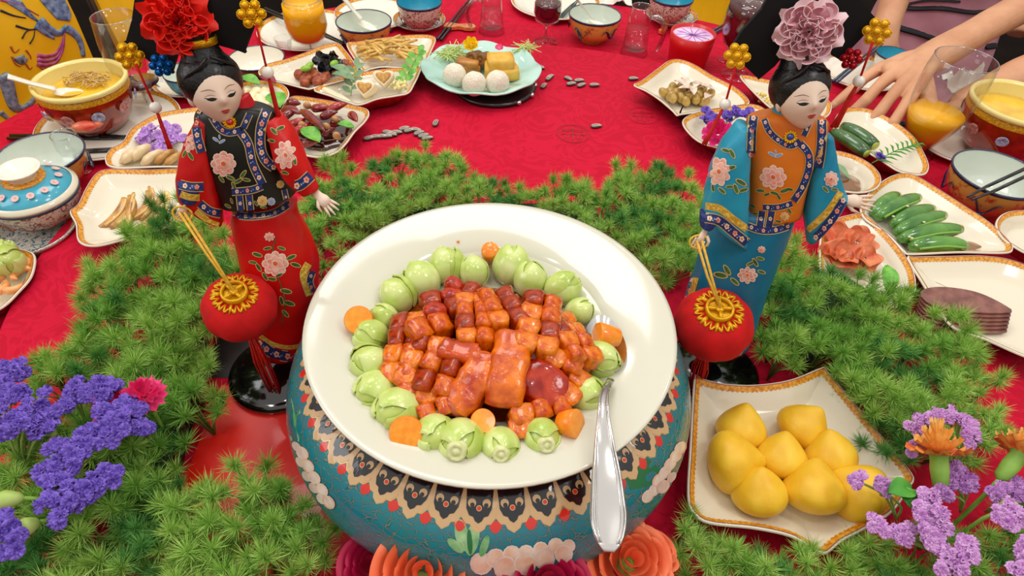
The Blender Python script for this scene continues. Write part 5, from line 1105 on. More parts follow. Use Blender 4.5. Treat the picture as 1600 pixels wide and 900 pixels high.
# second forearm of the same person, lower right
mb = MB(); mb.tube(crom([P(1700, 90, .10), P(1600, 118, .06), P(1530, 150, .02), P(1490, 168, .0)], 16, False), [.05]*4+[.047, .045, .043, .042, .040, .038, .036, .034, .033, .032, .03, .02], 18, flat=.85)
for k, (x, y) in enumerate([(1450, 176), (1456, 186), (1466, 192)]): mb.tube([P(1492, 168, .0), P((1492+x)/2, (168+y)/2, .006), P(x, y, -.015)], [.016, .012, .009], 10)
o = mk('resting_forearm', mb, skinm, pers); remesh(o, .004, 6)
p2 = thing('person', 'seated person in a pink wrap dress with black bands beyond the table edge', 'person', P(1460, 20, -.78))
tc_ = P(1500, 40, -.12); tc_ = tc_+Vector((.03, .18, 0))
pinkd = M('pink_dress', 'c58496', .65, col2='d597a6', scale=9); 
def torso(hz, rx, ry, dz=0): return [(tc_+Vector((rx*math.cos(a)*(1+.03*math.sin(5*a+hz*20)), ry*math.sin(a)*(1+.04*math.sin(9*a+hz*31)), hz))) for a in [2*PI*i/64 for i in range(64)]]
mb = MB(); rr = [(-.42, .24, .26), (-.3, .25, .22), (-.15, .225, .17), (0, .20, .145), (.12, .195, .14), (.24, .21, .145), (.34, .225, .15), (.42, .21, .13), (.48, .15, .09)]
mb.grid([torso(a + 0, b, c_) for a, b, c_ in [(rr[k][0]+(rr[k+1][0]-rr[k][0])*f, rr[k][1]+(rr[k+1][1]-rr[k][1])*f, (rr[k][2]+(rr[k+1][2]-rr[k][2])*f)*(1+.03*math.sin((k+f)*7))) for k in range(len(rr)-1) for f in (0, .25, .5, .75)]], cap0=True, cap1=True)
mk('pink_dress', mb, pinkd, p2); tb_ = bvh_of(mb)
mb = MB()
for pts, w_ in (([(1385, 2), (1420, 12), (1470, 12), (1520, 18), (1560, 14)], .010), ([(1392, 34), (1412, 44), (1440, 52), (1470, 62), (1500, 66)], .012), ([(1410, 8), (1450, 0), (1500, 2)], .006), ([(1540, 72), (1575, 68), (1600, 60)], .012)):
    w3 = []
    for v in crom([Vector((*p, 0)) for p in pts], 24, False):
        h = tb_.ray_cast(CAM, ray(v.x, v.y).normalized())
        if h[0] is not None: w3.append(h[0]+h[1]*.001)
    if len(w3) > 2: mb.tube(w3, w_, 8, flat=.35)
if mb.v: mk('black_band', mb, M('black_ribbon', '17141c', .6), p2)
mb = MB(); s0 = tc_+Vector((-.2, 0, .40)); e0 = P(1392, 66, -.06)+Vector((0, .05, 0)); mb.tube(crom([s0+Vector((.12, .0, .06)), s0, s0.lerp(e0, .5), e0, e0+Vector((.07, -.02, -.1))], 18, False), [.05]*3+[.052, .052, .05, .048, .046, .045, .044, .042, .04, .039, .038, .037, .036, .035, .034], 16)
nk = tc_+Vector((0, 0, .48)); mb.tube([nk-Vector((0, 0, .06)), nk+Vector((0, 0, .03)), nk+Vector((0, -.01, .09))], [.07, .055, .05], 18); mb.ell(nk+Vector((0, -.02, .20)), (.075, .095, .115), 24, 18)
mb.tube([tc_+Vector((.13, 0, .42)), tc_+Vector((.24, .02, .35)), tc_+Vector((.27, .02, .1)), tc_+Vector((.22, -.1, -.05))], [.05, .05, .042, .035], 16)
o = mk('bare_skin', mb, skinm, p2); remesh(o, .007, 6)
mb = MB(); mb.ell(nk+Vector((0, .012, .225)), (.088, .098, .115), 24, 16); mk('hair', mb, M('dark_hair', '14100e', .5), p2)
mb = MB(); mb.tube(crom([tc_+Vector((-.09, -.05, -.4)), tc_+Vector((-.1, -.3, -.36)), tc_+Vector((-.1, -.38, -.5)), tc_+Vector((-.1, -.38, -.66))], 14, False), .075, 16); mb.tube(crom([tc_+Vector((.09, -.05, -.4)), tc_+Vector((.1, -.3, -.36)), tc_+Vector((.1, -.38, -.5)), tc_+Vector((.1, -.38, -.66))], 14, False), .075, 16); mk('dark_trousers', mb, M('dark_cloth', '1c1a20', .8), p2)
# ---------------------------------------------------------------- dolls
pinkp = M('pink_petal_thread', 'e88878', .5, col2='f6c0ae', scale=140); whitep = M('pale_thread', 'f2d8c4', .5); gthr = M('green_thread', '28502e', .5, col2='4e7a42', scale=120); bthr = M('blue_thread', '6f9fd0', .5); ythr = M('yellow_thread', 'e8c040', .45, col2='c9982a', scale=200); othr = M('orange_thread', 'd8622a', .5)
brocgold = M('gold_brocade', 'c99a2a', .4, col2='f0d060', scale=300, lo=.45, hi=.6); pearl = M('pearl', 'f2ece2', .2, coat=.8)
lipm = M('doll_lip', 'c8362a', .4); eyem = M('doll_eye', '1a1210', .4); browm = M('doll_brow', '8a6a58', .6); hairm = M('doll_hair', '0c0b0c', .38, coat=.15, bump=.4, bscale=300)
def flatx(mt, P0): return mt @ P0
class Doll:
    def __init__(s, name, label, base, top, k=.14):
        B = P(base[0], base[1], .02); n = Vector((0, -1, k))
        def hit(px, py): d = ray(px, py); return CAM+d*((B-CAM).dot(n)/d.dot(n))
        Z = (hit(*top)-B).normalized(); Y = (-n).normalized(); Y = (Y-Z*Y.dot(Z)).normalized(); X = Y.cross(Z)
        s.mat = Matrix((X, Y, Z)).transposed().to_4x4(); s.mat.translation = B; s.inv = s.mat.inverted(); s.camL = s.inv @ CAM
        s.root = thing(name, label, 'doll', (0, 0, 0), 'figurines holding lanterns'); s.root.matrix_world = s.mat; s.parts = []
    def dl(s, px, py): return (s.inv.to_3x3() @ ray(px, py)).normalized()
    def lp(s, px, py, y=0.0): d = s.dl(px, py); return s.camL+d*((y-s.camL.y)/d.y)
    def W(s, px, py, y=0.0): return s.mat @ s.lp(px, py, y)
    def loft(s, name, pairs, deps, ys, mats, cap=True, e=2.4, n=40, sub=6, reg=True, wrinkle=0, lab=None):
        A = crom([s.lp(*p[0], y) for p, y in zip(pairs, ys)], sub*len(pairs), False); Bq = crom([s.lp(*p[1], y) for p, y in zip(pairs, ys)], sub*len(pairs), False)
        D_ = [v.x for v in crom([Vector((d, i*.02, 0)) for i, d in enumerate(deps)], sub*len(pairs), False)]
        rings = []
        for j, (a, b, d) in enumerate(zip(A, Bq, D_)):
            c = (a+b)/2; h = (b-a)/2; ring = []
            for i in range(n):
                t = 2*PI*i/n; ct, st = math.cos(t), math.sin(t); q = 1/(abs(ct)**e+abs(st)**e)**(1/e)
                w_ = 1+wrinkle*math.sin(5*t+j*.35)*math.sin(j*.5+t)
                ring.append(c+h*ct*q*w_+Vector((0, 1, 0))*d*st*q*w_)
            rings.append(ring)
        mb = MB(); mb.grid(rings, cap0=cap, cap1=cap); o = mk(name, mb, mats, s.root)
        if lab: o['label'] = lab
        if reg: s.parts.append(mb)
        return o, rings
    def bake(s):
        vs, fs = [], []
        for m_ in s.parts:
            o = len(vs); vs += [Vector(v) for v in m_.v]; fs += [tuple(i+o for i in f) for f in m_.f]
        s.bv = BVHTree.FromPolygons(vs, fs)
    def cast(s, px, py, off=0):
        h = s.bv.ray_cast(s.camL, s.dl(px, py))
        if h[0] is None: return None
        return h[0]-s.dl(px, py)*off
    def poly(s, mb, pts, off, mi):
        k = len(pts); cx = sum(p[0] for p in pts)/k; cy = sum(p[1] for p in pts)/k
        c = s.cast(cx, cy, off); r1 = [s.cast(cx+(p[0]-cx)*.5, cy+(p[1]-cy)*.5, off) for p in pts]; r2 = [s.cast(*p, off) for p in pts]
        if c is None or any(v is None or (v-c).length > .03 for v in r1+r2): return
        mb.add([c]+r1+r2, [(0, 1+i, 1+(i+1) % k) for i in range(k)]+[(1+i, 1+k+i, 1+k+(i+1) % k, 1+(i+1) % k) for i in range(k)], mi)
    def band(s, mb, path, w, off, mi, n=None, w2=None):
        q = crom([Vector((*p, 0)) for p in path], n or 5*len(path)+4, False); rows = []
        for i, v in enumerate(q):
            t = (q[min(len(q)-1, i+1)]-q[max(0, i-1)]).normalized(); nn = Vector((-t.y, t.x, 0)); row = [s.cast(v.x+nn.x*w*f, v.y+nn.y*w*f, off) for f in (-.5, -.2, .2, .5)]
            if any(r is None for r in row) or (row[0]-row[3]).length > .02:
                if len(rows) > 1: mb.grid(rows, mi, closed=False)
                rows = []; continue
            if rows and (rows[-1][1]-row[1]).length > .012: 
                if len(rows) > 1: mb.grid(rows, mi, closed=False)
                rows = []
            rows.append(row)
        if len(rows) > 1: mb.grid(rows, mi, closed=False)
        return q
    def trim(s, path, w, name='brocade_trim', base=None, flowers=True):
        mb = MB(); s.band(mb, path, w+2.6, .0007, 1); q = s.band(mb, path, w, .0011, 0)
        if flowers:
            L_ = sum((b-a).length for a, b in zip(q, q[1:])); m = max(1, int(L_/15)); 
            for k in range(m):
                v = q[int((k+.5)/m*(len(q)-1))]
                for j in range(5): a = 2*PI*j/5+k; s.poly(mb, pet(v.x+w*.16*math.cos(a), v.y+w*.2*math.sin(a), w*.15, 1, 1, 0, 6), .0015, 2 if k % 2 else 3)
                s.poly(mb, pet(v.x, v.y, w*.12, 1, 1, 0, 6), .0018, 4)
                if k: u = q[int(k/m*(len(q)-1))]; s.poly(mb, pet(u.x+1, u.y, w*.13, 1, .7, k, 6), .0015, 5); s.poly(mb, pet(u.x-2, u.y+2, w*.1, 1, .7, k, 6), .0015, 3)
        if mb.v: mk(name, mb, [base or navy, goldthr, pinkp, whitep, othr, bthr], s.root)
    def flower(s, cx, cy, rx, ry, name='embroidered_peony', m1=None, m2=None, rot=0, n=8):
        mb = MB()
        for L_, (f, k, rr) in enumerate(((.62, n, .46), (.36, n-2, .38), (.0, 1, .3))):
            for j in range(k):
                a = 2*PI*j/k+rot+L_*.4; x, y = cx+rx*f*math.cos(a), cy+ry*f*math.sin(a)
                s.poly(mb, pet(x, y, rr*max(rx, ry), 1, .72*min(rx, ry)/max(rx, ry)+.15, a, 10), .0007+.0008*L_+j*.00003, 1)
                s.poly(mb, pet(x, y, rr*max(rx, ry)*.78, 1, .68*min(rx, ry)/max(rx, ry)+.12, a, 10), .0010+.0008*L_+j*.00003, 0)
        s.poly(mb, pet(cx, cy, min(rx, ry)*.2, 1, 1, 0, 8), .0032, 2)
        if mb.v: mk(name, mb, [m1 or pinkp, m2 or whitep, othr], s.root)
    def leaves(s, lst, name='embroidered_leaves', m1=None, m2=None):
        mb = MB()
        for x, y, l, a in lst:
            s.poly(mb, pet(x, y, l, 1, .42, a, 10), .0006, 1); s.poly(mb, pet(x, y, l*.84, 1, .36, a, 10), .0009, 0)
        if mb.v: tag(mk(name, mb, [m1 or gthr, m2 or goldthr], s.root), kind='stuff')
    def hand(s, a, b, y0, y1, ln, name, side, spread=.5, curl=.35):
        A, Bh = s.lp(*a, y0), s.lp(*b, y1); d = (Bh-A).normalized(); v = (s.camL-A).normalized(); sd = d.cross(v).normalized()*side; up_ = sd.cross(d).normalized()
        if up_.dot(v) < 0: up_ = -up_
        mb = MB(); mb.tube([A-d*ln*.35, A, A+d*ln*.22, A+d*ln*.48], [ln*.16, ln*.17, ln*.24, ln*.22], 12, flat=.6)
        base = A+d*ln*.45
        for k, (o_, l) in enumerate(((-.17, .42), (-.06, .5), (.06, .46), (.17, .36))):
            p0 = base+sd*o_*ln; dd = (d+sd*o_*2*spread).normalized(); p1 = p0+dd*l*ln*.5; p2 = p1+(dd-up_*curl).normalized()*l*ln*.5; mb.tube([p0-dd*ln*.1, p0, p1, p2], [ln*.065, ln*.062, ln*.055, ln*.032], 7); mb.ell(p2, ln*.032, 7, 5)
        p0 = A+d*ln*.12-sd*ln*.15; p1 = p0+(d*.6-sd*.7).normalized()*ln*.24; p2 = p1+(d*.95-sd*.25-up_*.2).normalized()*ln*.2; mb.tube([p0, p1, p2], [ln*.085, ln*.065, ln*.035], 8); mb.ell(p2, ln*.035, 7, 5)
        mk(name, mb, skin_d, s.root); return A+d*ln*.5
    def head(s, c, hy, tilt, pit, yaw, collar, band_top, hs=1.0):
        c0 = s.lp(*c, hy); v = (s.camL-c0).normalized(); ri = s.inv.to_3x3() @ rt; upi = v.cross(ri).normalized()*-1
        upi = (s.inv.to_3x3() @ up); upi = (upi-v*upi.dot(v)).normalized(); ri = upi.cross(v)
        u = upi*math.cos(tilt)-ri*math.sin(tilt)      # tilt>0 leans to image left
        f = v*math.cos(pit)-u*math.sin(pit); u2 = u*math.cos(pit)+v*math.sin(pit)
        R = Matrix.Rotation(yaw, 3, u2); f = R @ f; x = u2.cross(-f).normalized()*-1
        x = (-f).cross(u2).normalized(); Hm = Matrix((x, -f, u2)).transposed(); Hm4 = Hm.to_4x4() @ Matrix.Diagonal((hs, hs, hs, 1)); Hm4.translation = c0; s.Hm = Hm4
        def face(v):
            k = 1.0
            if v.z < 0: k = 1-.42*(-v.z)**1.7
            y = v.y*(1 if v.y > 0 else (1-.08*abs(v.z)))*(1-.15*max(0, -v.z))
            q = Vector((v.x*k, y, v.z))
            if v.y < 0:
                gx = math.exp(-(v.x/.13)**2)
                q.y -= .13*gx*math.exp(-((v.z+.12)/.13)**2)+.07*gx*math.exp(-((v.z-.02)/.2)**2)      # nose
                q.y += .05*(math.exp(-((abs(v.x)-.38)/.17)**2)*math.exp(-((v.z-.08)/.13)**2))       # sockets
                q.y -= .055*math.exp(-(v.x/.2)**2)*math.exp(-((v.z+.46)/.09)**2)                      # lips
                q.y -= .05*math.exp(-(v.x/.25)**2)*math.exp(-((v.z+.80)/.14)**2)                      # chin
                q.y -= .03*(math.exp(-((abs(v.x)-.45)/.22)**2)*math.exp(-((v.z+.25)/.22)**2))
            return q
        fr = (.0228, .0245, .0300); s.feat = []
        mb = MB(); mb.ell((0, 0, 0), fr, 72, 60, fn=face)
        for sx in (-1, 1): mb.ell((sx*.0222, .002, -.003), (.0032, .0045, .0068), 12, 8, rot=Euler((.1, 0, sx*.5)).to_matrix())
        bv = bvh_of(mb)
        def F(x_, z_, off=.0002):
            h = bv.ray_cast(Vector((x_, -.06, z_)), Vector((0, 1, 0))); return h[0]-Vector((0, off, 0))
        def curve(nm, pts, w, mt, off=.0001, flat=.5):
            m_ = MB(); q = crom([Vector((*p, 0)) for p in pts], 14, False); K = len(q)
            rows = []
            for i, p in enumerate(q):
                ww = w*math.sin(PI*(i+.6)/(K+.2))**.6; rows.append([F(p.x, p.y-ww, off), F(p.x, p.y, off+.0002), F(p.x, p.y+ww, off)])
            m_.grid(rows, closed=False); m_.xf(Hm4); s.feat.append(mk(nm, m_, mt, s.root))
        for sx in (-1, 1):
            curve('eyelid_line', [(sx*.0045, .0000), (sx*.008, .0006), (sx*.0115, .0004), (sx*.0142, .0017)], .00085, eyem)
            curve('eye_slit', [(sx*.0055, -.0007), (sx*.009, -.0010), (sx*.0125, -.0002)], .0008, eyem)
            curve('eyebrow', [(sx*.004, .0062), (sx*.009, .0083), (sx*.0155, .0072)], .0004, browm)
            curve('eyelid_crease', [(sx*.005, .0026), (sx*.009, .0036), (sx*.0138, .0028)], .00022, browm)
        curve('lips', [(-.0042, -.0132), (-.0015, -.0126), (0, -.0130), (.0015, -.0126), (.0042, -.0132)], .0010, lipm, .0003)
        curve('lips', [(-.0032, -.0144), (0, -.0152), (.0032, -.0144)], .0010, lipm, .0004)
        mb.xf(Hm4); fo = mk('face', mb, skin_d, s.root)
        for c_ in s.feat: c_.parent = fo
        mb = MB(); mb.ell((0, .0075, .0095), (.0285, .0272, .0275), 48, 32, fn=lambda v: v*(1+.018*math.cos(16*math.atan2(v.x, v.z))*abs(v.z)))
        mb.lathe([(.021, .026), (.0175, .034), (.0150, .040), (.0145, .046), (.015, .05)], 40, (0, .009, 0)); mb.xf(Hm4); mk('hair', mb, hairm, s.root)
        mb = MB(); mb.lathe([(.0150, .0405), (.0165, .0405), (.0168, .047), (.0150, .047)], 40, (0, .009, 0))
        mb.xf(Hm4); mk('gold_hair_band', mb, gold, s.root)
        mb = MB(); mb.tube([(-.001, -.0145, .034), (-.010, -.0155, .027), (-.020, -.009, .021), (-.0275, .004, .010)], .0016, 8); mb.tube([(.002, -.0145, .034), (.012, -.0145, .028), (.021, -.007, .022), (.0275, .005, .010)], .0016, 8); mb.xf(Hm4); tag(mk('hair_strand', mb, hairm, s.root), kind='stuff')
        return Hm4
def headdress(D, outline, y, rose_px, rose_r, rmats, gems, black_m=None):
    pts = [D.lp(x, yy, y) for x, yy in outline]; q = crom([Vector(p) for p in pts for _ in (0, 1)], 90); mb = MB(); mb.prism(q, (0, .005, 0)); sharp(mk('headdress_board', mb, black, D.root))
    c = D.lp(*rose_px, y-.016); v = (D.camL-c).normalized(); mb = MB(); frill(c-v*.006, rose_r, v, rmats, 5, seed=11, waves=9, cup=.55, mb=mb); rot = v.to_track_quat('Z', 'Y').to_matrix()
    for k in range(26):
        a = k*2.4; rr = rose_r*.72*math.sqrt(k/26); e = c+rot @ Vector((rr*math.cos(a), rr*math.sin(a), rose_r*.28)); ph = R_(0, 6); s_ = rose_r*.26; rows = []
        for z in (0, .5, 1): rows.append([e+rot @ Vector((s_*(.6+.4*z)*(math.cos(ph+t*3.4)*(1+.3*t)), s_*(.6+.4*z)*math.sin(ph+t*3.4), s_*z*.9+.1*s_*math.sin(t*9))) for t in [i/12 for i in range(13)]])
        mb.grid(rows, 0, closed=False)
        mb.tube(rows[-1], rose_r*.013, 4, min(1, len(rmats)-1))
    mk('organza_rose', mb, rmats, D.root)
    for (x, yy, r, mt, nm) in gems:
        c = D.lp(x, yy, y-.010); v = (D.camL-c).normalized(); rot = v.to_track_quat('Z', 'Y').to_matrix(); rr = r; mb = MB()
        for k in range(7):
            a = 2*PI*k/6; o_ = Vector((0, 0, .001)) if k == 6 else Vector((rr*.66*math.cos(a), rr*.66*math.sin(a), 0)); o_ = rot @ o_+c; mb.ell(o_, rr*.30, 14, 10); ring = [o_+rot @ Vector((rr*.31*math.cos(b), rr*.31*math.sin(b), rr*.08)) for b in [2*PI*i/14 for i in range(15)]]; mb.tube(ring, rr*.055, 5)
        mk(nm, mb, mt, D.root)
def tassel(D, top, pr, bot, y, y2, wt=.0024):
    a, b, c = D.lp(*top, y), D.lp(*pr, y), D.lp(*bot, y2); mb = MB(); mb.tube([a, b], .0011, 6); mk('red_cord', mb, redvelvet, D.root); mb = MB(); mb.ell(b, .0056, 18, 12); mk('pearl_bead', mb, pearl, D.root); mb = MB()
    d = (c-b)
    for k in range(22):
        o_ = Vector((R_(-1, 1), R_(-1, 1), R_(-.5, .5)))*wt; mb.tube([b+o_*.2, b+d*.3+o_*.8, b+d*.7+o_+Vector((0, 0, -.002)), c+o_*1.4], .0007, 4)
    tag(mk('tassel', mb, M('tassel_thread', 'b8100c', .6, col2='d42014', scale=200), D.root), kind='stuff')
def brooch(D, px, py, r, gem):
    c = D.cast(px, py, .002) or D.lp(px, py, -.02); v = (D.camL-c).normalized(); rot = v.to_track_quat('Z', 'Y').to_matrix(); mb = MB()
    for k in range(14): a = 2*PI*k/14; mb.ell(c+rot @ Vector((r*.8*math.cos(a), r*.8*math.sin(a), .0008)), r*.2, 8, 6)
    mb.tube([c+rot @ Vector((r*.62*math.cos(a), r*.62*math.sin(a), .001)) for a in [2*PI*k/20 for k in range(21)]], r*.13, 6); gbr = mk('gold_brooch', mb, gold, D.root); mb = MB(); mb.ell(c+v*.0008, (r*.5, r*.5, r*.35), 18, 10, rot=rot); mk('brooch_gem', mb, gem, gbr)
DA = Doll('figurine', 'doll in a black brocade vest and red skirt holding a red lantern on the left', (438, 560), (325, 72))
DA.loft('skirt', [((366, 325), (462, 318)), ((364, 345), (464, 335)), ((372, 378), (480, 366)), ((382, 418), (495, 408)), ((388, 460), (494, 462)), ((394, 500), (484, 512)), ((398, 530), (477, 542))], [.024, .028, .034, .037, .038, .037, .036], [0]*7, redsatin, wrinkle=.02)
DA.loft('vest', [((350, 314), (462, 300)), ((336, 282), (448, 274)), ((322, 248), (437, 243)), ((312, 215), (433, 213)), ((306, 190), (432, 192)), ((308, 172), (430, 176)), ((328, 162), (415, 167)), ((350, 160), (398, 164))], [.029, .0285, .028, .027, .0245, .020, .015, .011], [0]*8, M('black_satin', '14150f', .35, col2='1f211c', scale=30))
DA.loft('right_sleeve', [((312, 178), (340, 190)), ((294, 212), (336, 225)), ((282, 250), (342, 268)), ((277, 285), (346, 312)), ((280, 303), (348, 350))], [.013, .017, .019, .019, .015], [-.004, -.008, -.012, -.015, -.018], redsatin, wrinkle=.03)
DA.loft('left_sleeve', [((412, 184), (438, 180)), ((422, 212), (458, 206)), ((432, 248), (472, 238)), ((450, 282), (484, 264)), ((474, 304), (498, 294))], [.014, .017, .018, .014, .0085], [0, -.004, -.010, -.014, -.018], redsatin, wrinkle=.03)
DA.loft('cuff', [((279, 280), (318, 288)), ((281, 298), (314, 306)), ((284, 310), (308, 317))], [.012, .0115, .0085], [-.026, -.028, -.030], navy)
DA.loft('collar', [((362, 182), (402, 172)), ((360, 166), (394, 158)), ((362, 155), (388, 148))], [.013, .011, .010], [0, 0, 0], M('crimson_collar', 'c8101c', .4))
DA.bake()
DA.trim([(313, 168), (307, 190), (308, 212), (315, 238)], 13); DA.trim([(417, 172), (408, 198), (407, 230), (416, 252), (434, 265)], 14)
DA.trim([(331, 182), (343, 200), (358, 207), (376, 203)], 10); DA.trim([(380, 200), (390, 178)], 9)
DA.trim([(376, 206), (388, 225), (395, 256), (410, 288)], 12); DA.trim([(410, 291), (392, 297), (362, 300)], 10)
DA.trim([(347, 330), (384, 338), (424, 334), (450, 320)], 10); DA.trim([(449, 318), (444, 296)], 7); DA.trim([(374, 306), (377, 332)], 9); DA.trim([(389, 305), (392, 333)], 9)
DA.flower(349, 256, 19, 19); DA.leaves([(360, 278, 8, .4), (372, 283, 8, -.5), (380, 272, 8, -.9), (346, 280, 7, .9), (385, 281, 7, .2), (365, 290, 7, 1.2)])
DA.flower(410, 314, 8, 8, 'embroidered_yellow_flower', ythr, whitep); DA.flower(424, 315, 6, 6, 'embroidered_blue_flower', bthr, whitep); DA.flower(438, 288, 6, 6, 'embroidered_yellow_flower', ythr, whitep); DA.leaves([(412, 324, 6, .2), (400, 318, 5, 1), (356, 322, 6, .5), (362, 314, 5, 1.2)])
DA.leaves([(337, 218, 6, .6), (347, 221, 6, -.5), (343, 214, 4, 1.4)], 'embroidered_butterfly', bthr, whitep)
DA.flower(446, 242, 13, 22, rot=.3); DA.leaves([(428, 205, 8, .8), (438, 200, 8, -.4), (460, 250, 9, 1.3), (445, 270, 7, .3), (424, 220, 7, .2)])
DA.flower(294, 222, 10, 15); DA.leaves([(298, 244, 8, 1), (288, 240, 7, 2)])
DA.flower(430, 412, 20, 18, 'embroidered_peony'); DA.flower(421, 370, 8, 6, 'embroidered_bud')
DA.leaves([(402, 398, 9, .3), (455, 402, 9, -.4), (462, 414, 9, .3), (404, 418, 8, 1), (418, 388, 7, -.2), (440, 388, 7, .3), (425, 436, 8, .2), (414, 432, 8, 1), (447, 455, 10, .2), (452, 474, 10, .3), (440, 470, 8, 1.3), (446, 490, 8, .8), (436, 430, 7, -.4), (395, 410, 7, .2)])
mb = MB(); DA.band(mb, [(432, 372), (426, 392), (434, 430), (445, 470), (440, 505)], 1.6, .0006, 0); tag(mk('embroidered_stem', mb, gthr, DA.root), kind='stuff')
DA.trim([(482, 412), (474, 430), (484, 462)], 9, 'side_slit_trim', brocgold, False); DA.trim([(489, 424), (484, 440), (490, 458)], 9, 'side_slit_panel')
DA.trim([(400, 532), (425, 551), (452, 557), (474, 553)], 15, 'hem_band'); DA.trim([(400, 520), (425, 537), (452, 543), (476, 538)], 4, 'hem_gold_band', brocgold, False)
DA.trim([(456, 292), (470, 288), (486, 274)], 16, 'cuff_band'); DA.trim([(478, 303), (490, 300), (496, 296)], 9, 'cuff_gold_band', brocgold, False)
DA.trim([(281, 288), (298, 292), (318, 292)], 13, 'cuff_band'); DA.trim([(282, 303), (296, 308), (312, 309)], 8, 'cuff_gold_band', brocgold, False)
DA.trim([(312, 318), (328, 330), (345, 334)], 12, 'sleeve_band'); DA.trim([(306, 330), (326, 345), (345, 352)], 7, 'sleeve_gold_band', brocgold, False)
DA.hand((292, 322), (280, 342), -.03, -.034, .021, 'right_hand', 1, .3, .6); DA.hand((498, 306), (520, 326), -.02, -.026, .026, 'left_hand', -1, .9, .1)
DA.head((337, 143), -.010, .30, .26, .16, None, None, 1.0)
headdress(DA, [(215, -40), (206, 30), (196, 66), (232, 95), (268, 114), (280, 75), (312, 62), (345, 72), (381, 82), (395, 46), (403, 20), (408, -40)], .010, (278, 34), .030, [M('red_organza', 'e0140c', .5, col2='f02a1a', scale=60, sss=.2), M('red_organza_edge', 'f23020', .5)], [(203, 88, .0125, gold, 'gold_flower'), (393, 22, .0125, gold, 'gold_flower'), (252, 102, .0105, M('blue_foil', '0f5fa8', .25, .8), 'blue_flower')])
tassel(DA, (212, 100), (243, 168), (266, 232), -.004, -.010, .0012); tassel(DA, (400, 38), (418, 113), (438, 190), -.004, .0, .002); brooch(DA, 359, 191, .0062, M('red_gem', 'c01008', .1, coat=1))
DB = Doll('figurine', 'doll in an orange vest and blue satin robe holding a red lantern on the right', (1112, 560), (1243, 88))
bsat = M('blue_satin', '0f84a8', .32, col2='2fa6c4', scale=14); bskirt = M('blue_skirt_satin', '0a5f86', .35, col2='0f7494', scale=12)
DB.loft('skirt', [((1142, 325), (1246, 322)), ((1112, 362), (1236, 352)), ((1094, 402), (1218, 395)), ((1080, 445), (1198, 442)), ((1066, 492), (1182, 490)), ((1060, 528), (1168, 528))], [.026, .032, .037, .039, .040, .040], [0]*6, bskirt, wrinkle=.02)
DB.loft('vest', [((1167, 332), (1250, 326)), ((1167, 292), (1259, 287)), ((1168, 252), (1270, 251)), ((1168, 216), (1286, 216)), ((1166, 194), (1294, 196)), ((1172, 181), (1290, 185)), ((1196, 175), (1270, 179)), ((1213, 172), (1250, 174))], [.029, .0285, .028, .027, .0245, .020, .015, .011], [0]*8, M('orange_satin', 'd2690c', .38, col2='e07c1e', scale=20))
DB.loft('right_sleeve', [((1152, 192), (1176, 198)), ((1128, 222), (1172, 232)), ((1110, 262), (1170, 285)), ((1101, 302), (1168, 345)), ((1097, 332), (1168, 388))], [.014, .019, .021, .021, .017], [-.004, -.010, -.014, -.017, -.020], bsat, wrinkle=.035)
DB.loft('left_sleeve', [((1282, 202), (1300, 212)), ((1276, 238), (1306, 244)), ((1264, 282), (1310, 266)), ((1256, 335), (1316, 288)), ((1262, 380), (1323, 306))], [.013, .016, .018, .018, .014], [0, -.004, -.009, -.012, -.014], bsat, wrinkle=.035)
DB.loft('cuff', [((1094, 332), (1120, 336)), ((1093, 345), (1116, 352)), ((1094, 352), (1110, 357))], [.011, .010, .008], [-.028, -.031, -.033], navy)
DB.loft('collar', [((1203, 186), (1252, 192)), ((1206, 176), (1246, 184)), ((1212, 165), (1240, 172))], [.015, .012, .010], [0, 0, 0], bsat)
DB.bake()
DB.trim([(1178, 178), (1175, 205), (1174, 232), (1173, 252)], 13); DB.trim([(1284, 184), (1284, 215), (1282, 240), (1278, 262)], 14)
DB.trim([(1194, 186), (1202, 205), (1218, 220), (1236, 228), (1250, 220)], 9); DB.trim([(1256, 212), (1266, 190)], 8)
DB.trim([(1250, 224), (1263, 240), (1264, 262), (1254, 292), (1240, 314)], 11); DB.trim([(1238, 318), (1216, 324), (1192, 324)], 9)
DB.trim([(1168, 353), (1190, 360), (1214, 359), (1240, 350)], 10); DB.trim([(1191, 330), (1187, 356)], 10); DB.trim([(1206, 330), (1201, 356)], 10)
DB.flower(1208, 277, 20, 17); DB.leaves([(1188, 298, 8, .1), (1210, 302, 8, .3), (1226, 298, 9, -.3), (1234, 296, 7, .2), (1198, 304, 6, -.3), (1217, 308, 6, 1)])
DB.leaves([(1206, 241, 7, .5), (1217, 243, 7, -.4), (1212, 238, 4, 1.4)], 'embroidered_butterfly', bthr, whitep); DB.flower(1226, 338, 7, 6, 'embroidered_yellow_flower', ythr, whitep); DB.leaves([(1216, 346, 6, .2), (1234, 330, 6, 1), (1176, 322, 6, .6), (1180, 334, 5, 0)])
DB.flower(1123, 268, 16, 22, rot=.5); DB.leaves([(1144, 240, 9, 1.1), (1134, 235, 8, .3), (1142, 262, 9, -.2), (1158, 285, 10, .5), (1150, 295, 9, 1.2), (1162, 297, 8, -.3), (1128, 298, 8, .7), (1114, 294, 7, 1.4), (1140, 292, 7, 0)])
DB.flower(1299, 280, 10, 12); DB.leaves([(1290, 296, 7, .8), (1304, 296, 6, 0)])
DB.trim([(1102, 322), (1124, 326), (1145, 342), (1167, 358)], 9, 'sleeve_gold_band', brocgold, False); DB.trim([(1102, 340), (1124, 345), (1145, 362), (1167, 380)], 14, 'sleeve_band')
DB.trim([(1314, 300), (1292, 332), (1262, 360)], 8, 'sleeve_gold_band', brocgold, False); DB.trim([(1320, 309), (1298, 345), (1268, 378)], 13, 'sleeve_band')
